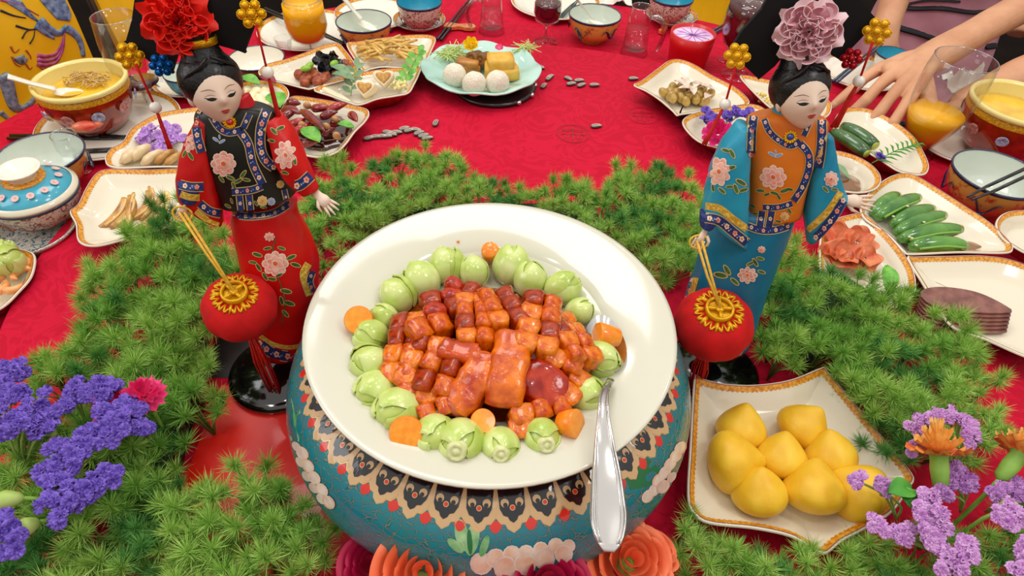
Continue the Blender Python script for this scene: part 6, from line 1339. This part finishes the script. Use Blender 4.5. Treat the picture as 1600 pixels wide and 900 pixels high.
DB.flower(1168, 430, 15, 11, m1=M('dusky_pink_thread', 'c87868', .5, col2='e0a898', scale=100)); DB.flower(1190, 390, 6, 5, 'embroidered_bud'); DB.leaves([(1126, 430, 12, .2), (1136, 422, 10, 1), (1180, 410, 8, 1), (1188, 404, 7, .2), (1172, 412, 7, -.4), (1148, 440, 9, .7), (1190, 425, 7, .3)])
DB.trim([(1090, 415), (1086, 440), (1076, 470)], 9, 'side_slit_trim', brocgold, False); DB.trim([(1080, 432), (1073, 462), (1066, 500), (1064, 530)], 14, 'side_slit_panel')
DB.trim([(1066, 535), (1095, 553), (1130, 557), (1164, 548)], 15, 'hem_band')
DB.hand((1101, 362), (1088, 386), -.034, -.04, .026, 'right_hand', 1, .3, .5); DB.hand((1322, 312), (1352, 316), -.018, -.024, .030, 'left_hand', -1, .7, .05)
DB.head((1254, 153), -.010, -.02, .24, .42, None, None, 1.0)
headdress(DB, [(1215, -30), (1190, 15), (1160, 48), (1141, 78), (1164, 104), (1186, 124), (1210, 104), (1226, 86), (1252, 72), (1284, 78), (1313, 94), (1340, 66), (1372, 32), (1350, 8), (1315, -30)], .010, (1264, 50), .0295, [M('pink_organza', 'd99aa6', .5, col2='eebcc4', scale=60, sss=.2), M('pale_pink_organza_edge', 'f4d8dc', .5)], [(1152, 88, .0125, goldp, 'gold_flower'), (1370, 50, .0125, goldp, 'gold_flower'), (1330, 92, .0100, M('red_foil', 'a8081c', .3, .5), 'red_flower')])
tassel(DB, (1149, 105), (1133, 163), (1100, 226), -.004, -.012, .0014); tassel(DB, (1364, 66), (1342, 127), (1303, 198), -.004, -.008, .002); brooch(DB, 1235, 214, .0066, M('blue_gem', '0a3a98', .1, coat=1))
# bases of the dolls
for D_, nm in ((DA, 'red skirted'), (DB, 'blue robed')):
    b = D_.mat.translation.copy(); b.z = 0; t = thing('doll_stand', 'glossy black round stand under the '+nm+' doll', 'stand', b); mk('stand_disc', cat_lathe(b+Vector((0, -.012, 0)), [(0, 0), (.056, 0), (.062, .004), (.062, .010), (.056, .013), (.046, .0135), (.044, .018), (0, .018)]), M('black_gloss', '0b0a0b', .12, coat=1), t)
# lanterns
def lantern(D, c_px, y, half, top_px, hand_px, hy, label, tas):
    c = D.W(*c_px, y); r = half*dep(c)/FPX; tp = D.W(*top_px, y-.0); axis = (Vector((0, .1, 1))).normalized(); v = (CAM-c).normalized()
    ax = (Vector((0, 0, 1))*.85+v*.35+ (D.mat.to_3x3() @ Vector((0, 0, 0)))).normalized(); rot = ax.to_track_quat('Z', 'Y').to_matrix(); t = thing('lantern', label, 'lantern', c, 'red hand lanterns')
    mb = MB(); N_ = 72; rings = []
    for k in range(1, 28):
        ph = PI*k/28; ring = []
        for i in range(N_):
            a = 2*PI*i/N_; lob_ = 1+.035*abs(math.cos(4.5*a))*math.sin(ph); z = r*.80*math.cos(ph); z = max(min(z, r*.70), -r*.72); ring.append(c+rot @ Vector((r*lob_*math.sin(ph)**.8*math.cos(a), r*lob_*math.sin(ph)**.8*math.sin(a), z)))
        rings.append(ring)
    mb.grid(rings, cap0=True, cap1=True); mk('lantern_globe', mb, redvelvet, t)
    tz = r*.715
    mb = MB(); tt = MB(); tt.lathe([(r*.30, tz-.003), (r*.36, tz-.001), (r*.36, tz+.006), (r*.30, tz+.007), (r*.29, tz+.002)], 40)
    tt.lathe([(0, tz+.0055), (r*.11, tz+.0062), (r*.11, tz+.0045), (0, tz+.0045)], 24)
    for k in range(4):
        a = PI/2*k+.4; q = [Vector((r*x, 0, tz+.0052)) for x in (.08, .2, .31)]; rz = Matrix.Rotation(a, 3, 'Z'); tt.tube([rz @ v_ for v_ in q], .0022, 6)
    tt.lathe([(r*.29, tz+.001), (0, tz+.001)], 32)
    mb.add([rot @ Vector(v_)+c for v_ in tt.v], tt.f); mk('gold_coin_cap', mb, goldp, t)
    mb = MB()
    for k in range(9):
        a0 = 2*PI*k/9
        for sg in (-1, 1):
            pts = []
            for j in range(9):
                u = j/8; ang = a0+sg*(.05+.27*u); rr = r*(.44+.16*math.sin(u*PI)*1.0+.03*math.cos(u*9)); z = r*.80*math.sqrt(max(0, 1-(rr/r)**2.5))+.0008; z = min(z, r*.70+.0012); pts.append(rot @ Vector((rr*math.cos(ang), rr*math.sin(ang), z))+c)
            mb.tube(pts, [.0008, .0014, .0018, .0018, .0018, .0018, .0018, .0014, .001], 6, flat=.6)
        pts = [rot @ Vector((r*q_*math.cos(a0), r*q_*math.sin(a0), min(r*.70+.0012, r*.8*math.sqrt(max(0, 1-q_**2.5))+.0012)))+c for q_ in (.38, .5, .64)]; mb.tube(pts, [.0025, .0028, .0008], 6, flat=.5)
    mk('gold_scroll_collar', mb, goldp, t)
    mb = MB(); hp_ = D.W(*hand_px, hy); e0 = rot @ Vector((0, 0, tz+.005))+c
    for o_ in (-.0018, .0018): mb.tube([hp_+Vector((o_*1.5, 0, .002)), hp_.lerp(e0, .5)+Vector((o_*1.3, 0, -.001)), e0], .0015, 6)
    mb.tube([hp_+Vector((.010*math.cos(a), .003*math.sin(a), .007*math.sin(a))) for a in [2*PI*k/16 for k in range(17)]], .0012, 5)
    mk('yellow_cord', mb, M('yellow_cord', 'e0a828', .5, col2='f0c650', scale=200), t)
    mb = MB()
    for k in range(24):
        o_ = Vector((R_(-1, 1), R_(-1, 1), 0))*.006; s0 = c-Vector((0, 0, r*.7)); e1 = Vector((c.x+o_.x*1.4+.006, c.y+o_.y-.004, .008)); mb.tube([s0+o_*.2, s0.lerp(e1, .5)+o_, e1], .0008, 4)
    tag(mk('lantern_tassel', mb, MATS['tassel_thread'], t), kind='stuff')
lantern(DA, (375, 480), -.062, 55, (365, 448), (285, 334), -.036, 'red velvet lantern with gold cap hanging from the red skirted doll', None)
lantern(DB, (1115, 507), -.058, 59, (1110, 470), (1092, 378), -.040, 'red velvet lantern with gold cap hanging from the blue robed doll', None)
# dark planter boxes and board
box_m = M('dark_planter', '171b1a', .6, col2='252b28', scale=20)
def pbox(name, a, b, w_, h, label, mt=box_m):
    a, b = Vector(a), Vector(b); d = (b-a).normalized(); s = Vector((d.y, -d.x, 0)); t = thing(name, label, 'planter', (a+b)/2); L_ = (b-a).length/2; rot = Matrix((d, -s, Vector((0, 0, 1)))).transposed(); c = (a+b)/2
    mb = MB(); mb.box(c+Vector((0, 0, h/2-.0)), (L_, w_, h/2), rot); mk('box_side', mb, mt, t, smooth=False); mb = MB(); mb.box(c+Vector((0, 0, h+.002)), (L_*.96, w_*.9, .004), rot); mk('foam_top', mb, M('floral_foam', '1f3a22', .9, bump=.5), t, smooth=False)
pa, pb2 = P(330, 560, 0), P(268, 790, 0)
pbox('planter_box', pa+Vector((-.045, 0, 0)), pb2+Vector((-.045, 0, 0)), .045, .03, 'dark planter box of greenery left of the bare red strip')
pbox('planter_box', P(580, 352, 0), P(930, 352, 0), .028, .02, 'dark planter box of greenery behind the big plate')
pbox('planter_box', P(1330, 470, 0), P(1220, 560, 0), .035, .03, 'dark planter box of greenery right of the blue robed doll')
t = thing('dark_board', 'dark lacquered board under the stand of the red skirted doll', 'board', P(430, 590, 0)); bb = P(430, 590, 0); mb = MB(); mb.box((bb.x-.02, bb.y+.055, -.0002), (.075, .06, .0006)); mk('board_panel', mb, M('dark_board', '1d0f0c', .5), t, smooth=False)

t = thing('red_board', 'bare bright red lacquered board between the left fern and the teal pot', 'board', P(425, 700, 0)); mb = MB(); mb.prism([P(x, y, .0012) for x, y in [(345, 603), (508, 603), (560, 720), (640, 860), (500, 880), (265, 800), (300, 720)]][::-1], (0, 0, .0012)); mk('board_panel', mb, M('red_lacquer', 'e0120a', .35, col2='ea2410', scale=12, coat=.3), t, smooth=False)
# ---------------------------------------------------------------- asparagus fern
ferns = [M('fern_green', '68a43a', .55, col2='98c858', scale=70), M('fern_light_green', '88ba48', .55, col2='b8da70', scale=60), M('fern_dark_green', '44883c', .55, col2='6caa54', scale=70)]
for f_ in ferns:
    b_ = f_.node_tree.nodes['Principled BSDF']; b_.inputs['Subsurface Weight'].default_value = 0
stem_m = M('fern_stem', '6a8a3a', .6)
templ = []
for vi in range(9):
    rnd = random.Random(100+vi); t = MB(); stem = MB()
    nt_ = 7; cs = []
    for k in range(nt_):
        a = k*2.4+vi; rr = .030*math.sqrt((k+.3)/nt_); cs.append((Vector((rr*math.cos(a), rr*math.sin(a), rnd.uniform(.040, .074)-rr*.45)), a))
    for c, a in cs:
        out = Vector((c.x*12, c.y*12, .55)).normalized(); n_ = 165
        for j in range(n_):
            z = rnd.uniform(-.45, 1); ph = rnd.uniform(0, 2*PI); s_ = math.sqrt(1-z*z) if z < 1 else 0
            d = (Vector((s_*math.cos(ph), s_*math.sin(ph), z))+out*.35).normalized(); L_ = rnd.uniform(.011, .0205); w_ = .0003
            s0 = c-out*rnd.uniform(0, .009); sd = d.orthogonal().normalized(); sd = Matrix.Rotation(rnd.uniform(0, PI), 3, d) @ sd; bend = Vector((rnd.uniform(-1, 1), rnd.uniform(-1, 1), rnd.uniform(-.3, .9)))*.0022
            m1 = s0+d*L_*.55+bend*.4; tip = s0+d*L_+bend
            t.add([s0-sd*w_, s0+sd*w_, m1+sd*w_*.9, m1-sd*w_*.9, tip], [(0, 1, 2, 3), (3, 2, 4)])
        stem.tube([Vector((0, 0, 0)), Vector((c.x*.3, c.y*.3, c.z*.55)), c], [.0012, .0009, .0006], 4)
    o1 = mk('needle_tufts', t, ferns[vi % 3], smooth=True); o2 = mk('stem', stem, stem_m); templ.append((o1.data, o2.data)); bpy.data.objects.remove(o1); bpy.data.objects.remove(o2)
def inside(x, y, poly):
    c = False; n = len(poly)
    for i in range(n):
        x1, y1 = poly[i]; x2, y2 = poly[(i+1) % n]
        if (y1 > y) != (y2 > y) and x < (x2-x1)*(y-y1)/(y2-y1)+x1: c = not c
    return c
keep = [(P(x_, y_, .08), r_+.022) for x_, y_, r_ in ((664, 884, .036), (588, 886, .026), (850, 898, .03), (982, 880, .032), (1020, 862, .02))]+[(PC, .222), (DA.mat.translation, .060), (DB.mat.translation, .060), (DA.W(375, 480, -.062), .05), (DB.W(1115, 507, -.058), .054), (DA.W(372, 540, -.05), .045), (DB.W(1118, 570, -.05), .05)]
ydish = [P(x, y, .042) for x, y in [(1080, 585), (1284, 568), (1430, 742), (1290, 870), (1070, 806)]]
placed = []
def ferny(poly, label, zc, rmin, smin, smax, tries, group, light=0):
    rnd = random.Random(len(placed)+5); xs = [p[0] for p in poly]; ys = [p[1] for p in poly]; cnt = 0
    for _ in range(tries):
        x, y = rnd.uniform(min(xs), max(xs)), rnd.uniform(min(ys), max(ys))
        if not inside(x, y, poly): continue
        w_ = P(x, y, zc); 
        if any((Vector((w_.x-q.x, w_.y-q.y))).length < rmin for q in placed): continue
        if any(math.hypot(w_.x-c.x, w_.y-c.y) < r_+.015 for c, r_ in keep): continue
        if inside(w_.x, w_.y, [(q.x, q.y) for q in ydish]): continue
        s = rnd.uniform(smin, smax); placed.append(w_); cnt += 1; vi = rnd.randrange(9)
        if light and rnd.random() < light: vi = (vi//3)*3+1
        o = bpy.data.objects.new('fern_sprig', None); C.objects.link(o); o.empty_display_size = .01
        o.matrix_world = TRS((w_.x, w_.y, .0), (rnd.uniform(-.25, .25), rnd.uniform(-.25, .25), rnd.uniform(0, 6.28)), (s, s, zc/.062*rnd.uniform(.82, 1.2)))
        tag(o, label, 'fern', group)
        a = bpy.data.objects.new('needle_tufts', templ[vi][0]); b_ = bpy.data.objects.new('stem', templ[vi][1])
        a['kind'] = 'stuff'
        for q in (a, b_): C.objects.link(q); q.parent = o
    return cnt
n1 = ferny([(52, 545), (120, 560), (150, 500), (140, 430), (200, 375), (285, 350), (335, 350), (372, 430), (322, 470), (330, 530), (365, 545), (320, 610), (275, 700), (290, 780), (355, 765), (385, 745), (420, 810), (500, 790), (560, 850), (560, 920), (-40, 920), (-40, 850), (0, 690), (90, 660), (130, 600), (60, 590)], 'feathery green fern sprig in the border left of the teal pot', .074, .0265, .95, 1.2, 6000, 'fern border on the left', .3)
n1b = ferny([(375, 775), (420, 770), (480, 790), (555, 850), (545, 890), (380, 890)], 'light green fern sprig between the teal pot and the bottom edge', .045, .024, .75, .95, 2500, 'low fern at the lower left of the pot', .8)
n2 = ferny([(475, 335), (500, 270), (520, 242), (560, 265), (650, 228), (700, 238), (760, 283), (850, 293), (950, 268), (1035, 258), (1085, 270), (1110, 340), (1060, 425), (1010, 410), (950, 360), (860, 318), (760, 305), (650, 315), (560, 345), (515, 390), (492, 395)], 'feathery green fern sprig behind the big white plate', .064, .0285, .85, 1.1, 4000, 'fern border behind the plate', .45)
n3 = ferny([(1185, 430), (1225, 400), (1245, 388), (1285, 415), (1340, 425), (1385, 450), (1425, 468), (1462, 500), (1500, 530), (1570, 560), (1570, 610), (1560, 680), (1520, 690), (1450, 690), (1400, 700), (1375, 650), (1300, 565), (1250, 590), (1180, 595), (1160, 560), (1190, 500)], 'feathery green fern sprig in the border right of the blue robed doll', .070, .0285, .9, 1.15, 5000, 'fern border on the right', .4)
n4 = ferny([(970, 790), (1060, 790), (1090, 840), (1130, 860), (1200, 850), (1280, 890), (1340, 870), (1420, 840), (1500, 850), (1640, 780), (1640, 940), (1030, 940), (1000, 850)], 'feathery green fern sprig along the bottom right edge of the frame', .060, .026, .85, 1.1, 4000, 'fern border along the front', .1)
n5 = ferny([(238, 300), (285, 300), (290, 335), (250, 345)], 'small fern sprig overlapping the mushroom dish', .085, .03, .7, .8, 200, 'fern over the mushroom dish')
print('FERNS', n1, n1b, n2, n3, n4, n5)
# ---------------------------------------------------------------- flowers in the corners
def statice(heads, base, z, r, mat, label, group=None, cnt=5):
    r *= .88
    b = P(*base); t = thing('statice_sprig', label, 'flowers', b, group); sg = M('statice_stem', '7f9a4a', .6, col2='a8b86a', scale=50); mb = MB()
    for i, (x, y, dz) in enumerate(heads):
        p = P(x, y, z+dz); h = MB()
        for k in range(cnt):
            o_ = Vector((R_(-1, 1), R_(-1, 1), R_(-.2, .6)))*r*.62; d_ = Vector((o_.x*60+R_(-.4, .4), o_.y*60-.4, .9)); floret(h, p+o_, r*.62, d_, petals=5, ruf=.9, seed=i*9+k); floret(h, p+o_+Vector((0, 0, r*.12)), r*.36, d_, petals=4, ruf=1.1, seed=i*9+k+50)
        mk('blossom', h, mat, t); q = P(x, y, z+dz-.006); mb.tube(crom([b, b.lerp(q, .5)+Vector((R_(-.006, .006), R_(-.006, .006), .008)), q], 7, False), .0013, 5)
        mb.tube([q-Vector((0, 0, .008)), q], [.0015, .004], 6)
    mk('stem', mb, sg, t); return t
sv = M('purple_statice', '4a2c9c', .55, col2='8466d0', scale=150, lo=.3, hi=.7); sl_ = M('lilac_statice', 'b06ab8', .55, col2='dcaae0', scale=130, lo=.3, hi=.7)
statice([(150, 603, 0), (172, 606, 0), (125, 606, 0), (113, 622, -.004), (102, 638, -.008), (138, 612, .004), (160, 612, .004)], (150, 680, .05), .125, .013, sv, 'purple statice head at the top of the lower left bouquet')
statice([(160, 646, 0), (178, 638, 0), (198, 634, .002), (212, 645, 0), (208, 665, -.003), (225, 668, -.004), (190, 672, 0), (175, 660, .003), (168, 686, -.004), (190, 655, .004)], (190, 700, .05), .13, .0125, sv, 'purple statice cluster below the pink carnation at the lower left')
statice([(138, 678, 0), (120, 690, 0), (128, 700, .002), (84, 702, 0), (100, 712, 0), (115, 720, 0), (75, 740, 0), (88, 760, -.002), (70, 758, 0), (118, 765, 0), (108, 780, 0), (82, 785, 0), (98, 806, -.004), (160, 738, 0), (148, 758, -.003), (172, 745, -.003), (140, 780, -.004)], (130, 800, .05), .125, .0128, sv, 'largest purple statice cluster in the middle of the lower left bouquet')
statice([(15, 575, 0), (28, 578, 0), (8, 600, 0), (30, 612, 0), (4, 618, 0), (18, 625, .0)], (10, 680, .05), .12, .0135, sv, 'purple statice cut by the left edge, uppermost of its kind')
statice([(60, 622, 0), (50, 640, 0), (40, 662, 0), (28, 655, 0), (12, 672, 0), (75, 650, -.004), (68, 668, -.004), (82, 675, -.008), (4, 660, 0)], (40, 730, .05), .118, .0135, sv, 'purple statice between the left edge and the middle of the bouquet')
statice([(12, 820, 0), (22, 840, 0), (5, 835, 0), (18, 862, -.004)], (60, 850, .05), .12, .0135, sv, 'purple statice cut by the left edge near the bottom corner')
def carnation(px, py, z, r, d, mats, label, calyx=None, stem_to=None):
    p = P(px, py, z); d = Vector(d).normalized(); t = thing('carnation', label, 'flower', p); mb = MB(); frill(p, r, d, mats, 4, seed=int(px), waves=13, cup=.7, mb=mb); mk('petals', mb, mats, t)
    rot = d.to_track_quat('Z', 'Y').to_matrix(); mb = MB(); v_ = MB(); v_.lathe([(r*.1, -r*1.25), (r*.26, -r*1.1), (r*.33, -r*.5), (r*.30, -r*.05), (r*.42, r*.12)], 16); mb.add([rot @ Vector(q)+p for q in v_.v], v_.f); mk('calyx', mb, M('calyx_green', '6f9a34', .45, col2='8fb850', scale=30), t)
    e = p-d*r*1.2; mb = MB(); mb.tube(crom([e, e-d*.02-Vector((0, 0, .01)), Vector((e.x-d.x*.04, e.y-d.y*.04, .02))], 8, False), .0022, 8); mk('stem', mb, M('calyx_green', '6f9a34'), t)
hot = M('hot_pink_petal', 'e8186a', .5, col2='f5508f', scale=60); org1 = M('orange_carnation', 'f49a3c', .5, col2='fbd070', scale=50); org2 = M('orange_red_edge', 'e0502a', .5, col2='f8b050', scale=90)
carnation(228, 622, .118, .021, (.15, -.1, 1), [hot], 'hot pink carnation at the top of the lower left bouquet')
carnation(180, 636, .105, .020, (-.2, -.2, 1), [hot], 'hot pink carnation half covered by purple statice')
carnation(1467, 712, .115, .027, (-.05, .75, .62), [org1, org2], 'orange carnation with red edges above the lilac statice at the lower right')
carnation(1592, 712, .115, .026, (.65, .6, .5), [org1, org2], 'pale orange carnation cut by the right edge')
def bud(a, b, r, label):
    a, b = Vector(a), Vector(b); t = thing('flower_bud', label, 'bud', b); mb = MB(); d = b-a; mb.tube([a+d*s for s in (0, .12, .35, .6, .85, 1)], [r*.35, r*.8, r, r*.85, r*.6, r*.2], 14); mk('bud_calyx', mb, M('bud_green', '9ab850', .45, col2='c4d488', scale=30), t); mb = MB(); mb.tube([b, b+d*.6+Vector((0, 0, -.006)), Vector((b.x+d.x, b.y+d.y, .03))], .002, 6); mk('stem', mb, M('calyx_green', '6f9a34'), t)
bud(P(-10, 783, .115), P(38, 778, .112), .009, 'pale green bud at the left edge of the frame')
bud(P(28, 828, .11), P(62, 815, .10), .0085, 'green and cream bud beside the lowest purple statice')
bud(P(1592, 790, .11), P(1560, 800, .10), .010, 'green bud at the right edge below the pale orange carnation')
statice([(1427, 668, 0), (1440, 660, 0), (1455, 652, 0), (1470, 650, 0), (1487, 648, 0), (1502, 652, 0), (1512, 662, 0), (1516, 678, 0), (1520, 690, -.003), (1430, 700, -.006)], (1480, 740, .05), .105, .0110, sl_, 'lilac statice arching above the orange carnation')
statice([(1340, 752, 0), (1376, 755, 0), (1382, 768, 0)], (1400, 810, .06), .10, .0105, sl_, 'two lilac statice blossoms overhanging the yellow bun dish')
statice([(1362, 818, 0), (1378, 826, 0), (1392, 832, 0), (1408, 838, 0), (1418, 832, 0)], (1450, 860, .05), .102, .0108, sl_, 'lilac statice row below the yellow bun dish corner')
statice([(1448, 775, 0), (1455, 790, 0), (1444, 808, 0), (1462, 805, .003), (1450, 828, 0), (1470, 822, 0), (1458, 845, -.003), (1440, 795, 0)], (1480, 860, .05), .115, .0118, sl_, 'largest lilac statice cluster at the lower right')
statice([(1475, 865, 0), (1490, 872, 0), (1508, 855, 0), (1515, 868, 0), (1470, 880, 0), (1500, 885, 0)], (1500, 900, .05), .11, .0115, sl_, 'lilac statice near the bottom edge at the lower right')
statice([(1485, 745, 0), (1500, 738, 0), (1492, 760, -.004), (1510, 752, 0), (1478, 770, 0)], (1500, 800, .05), .098, .0118, M('deep_lilac_statice', '9858a8', .55, col2='c08ac8', scale=130), 'deeper lilac statice behind the orange carnation calyx')
statice([(1560, 805, 0), (1575, 815, 0), (1585, 808, 0), (1568, 795, 0)], (1540, 800, .05), .112, .0115, sl_, 'lilac statice right of the big lower right cluster')
statice([(1575, 770, 0), (1590, 760, 0), (1560, 775, 0), (1598, 775, 0)], (1560, 800, .05), .098, .0115, MATS['deep_lilac_statice'], 'lilac statice below the pale orange carnation')
statice([(1595, 865, 0), (1600, 850, 0), (1592, 895, 0)], (1600, 900, .05), .11, .0115, sl_, 'lilac statice cut by the bottom right corner')
leaf(1405, 768, .112, .034, .011, 1.9, leafg, 'small dark green leaf left of the orange carnation calyx')
leaf(1418, 782, .108, .030, .010, .6, leafg, 'small green leaf beside the lilac statice clusters')
# ---------------------------------------------------------------- roses at the front
def rose(px, py, z, R0, d, mat, label, seed=0, n_out=5):
    rnd = random.Random(seed); p = P(px, py, z); t = thing('rose', label, 'flower', p); rot = Vector(d).normalized().to_track_quat('Z', 'Y').to_matrix()
    for L_, (n_, rb, rt_, h0, h1, cl) in enumerate(((n_out, .45, 1.0, -.3, .38, .30), (5, .38, .78, -.2, .52, .2), (4, .28, .56, -.1, .60, .10), (3, .2, .38, 0, .64, .04), (3, .1, .22, .1, .66, 0))):
        for k in range(n_):
            a0 = 2*PI*k/n_+L_*.9+rnd.uniform(-.15, .15); hw_ = PI/n_*1.35; rows = []
            for i in range(9):
                v_ = i/8; row = []
                for j in range(11):
                    u = j/5-1; tip = (1-.22*abs(u)**2.5*v_); rr = R0*(rb+(rt_-rb)*math.sin(v_*PI/2)**.8+cl*max(0, v_-.7)*1.6+.02*k); zz = R0*(h0+(h1-h0)*v_*tip-cl*max(0, v_-.75)*1.5); a = a0+u*hw_*(.45+.55*math.sin(PI*min(1, .25+v_*.62))); row.append(rot @ Vector((rr*math.cos(a), rr*math.sin(a), zz))+p)
                rows.append(row)
            mb = MB(); mb.grid(rows, closed=False); mk('petal', mb, mat, t)
    mb = MB(); base = p+rot @ Vector((0, 0, -R0*.3)); mb.ell(base, R0*.3, 12, 8); mb.tube([base, Vector((base.x, base.y-.005, .002))], .003, 8); mk('stem', mb, M('calyx_green', '6f9a34'), t)
coral = M('coral_rose', 'f0683c', .5, col2='f8885c', scale=20, sss=.15); magr = M('magenta_rose', 'a8083c', .5, col2='c8104c', scale=25, sss=.1)
rose(660, 900, .105, .038, (.1, -.25, 1), coral, 'coral rose at the bottom edge left of the painted leaf on the pot', 1)
rose(588, 886, .070, .030, (-.1, -.1, 1), magr, 'dark magenta rose at the bottom edge left of the coral rose', 2)
rose(855, 920, .105, .034, (.05, -.1, 1), magr, 'magenta rose at the bottom edge under the spoon handle side of the pot', 3)
rose(982, 880, .085, .035, (.1, -.15, 1), coral, 'coral rose at the bottom edge below the spoon handle', 4)
rose(1020, 862, .075, .022, (.4, .3, .9), coral, 'small coral rose behind the coral rose below the spoon handle', 5, 4)
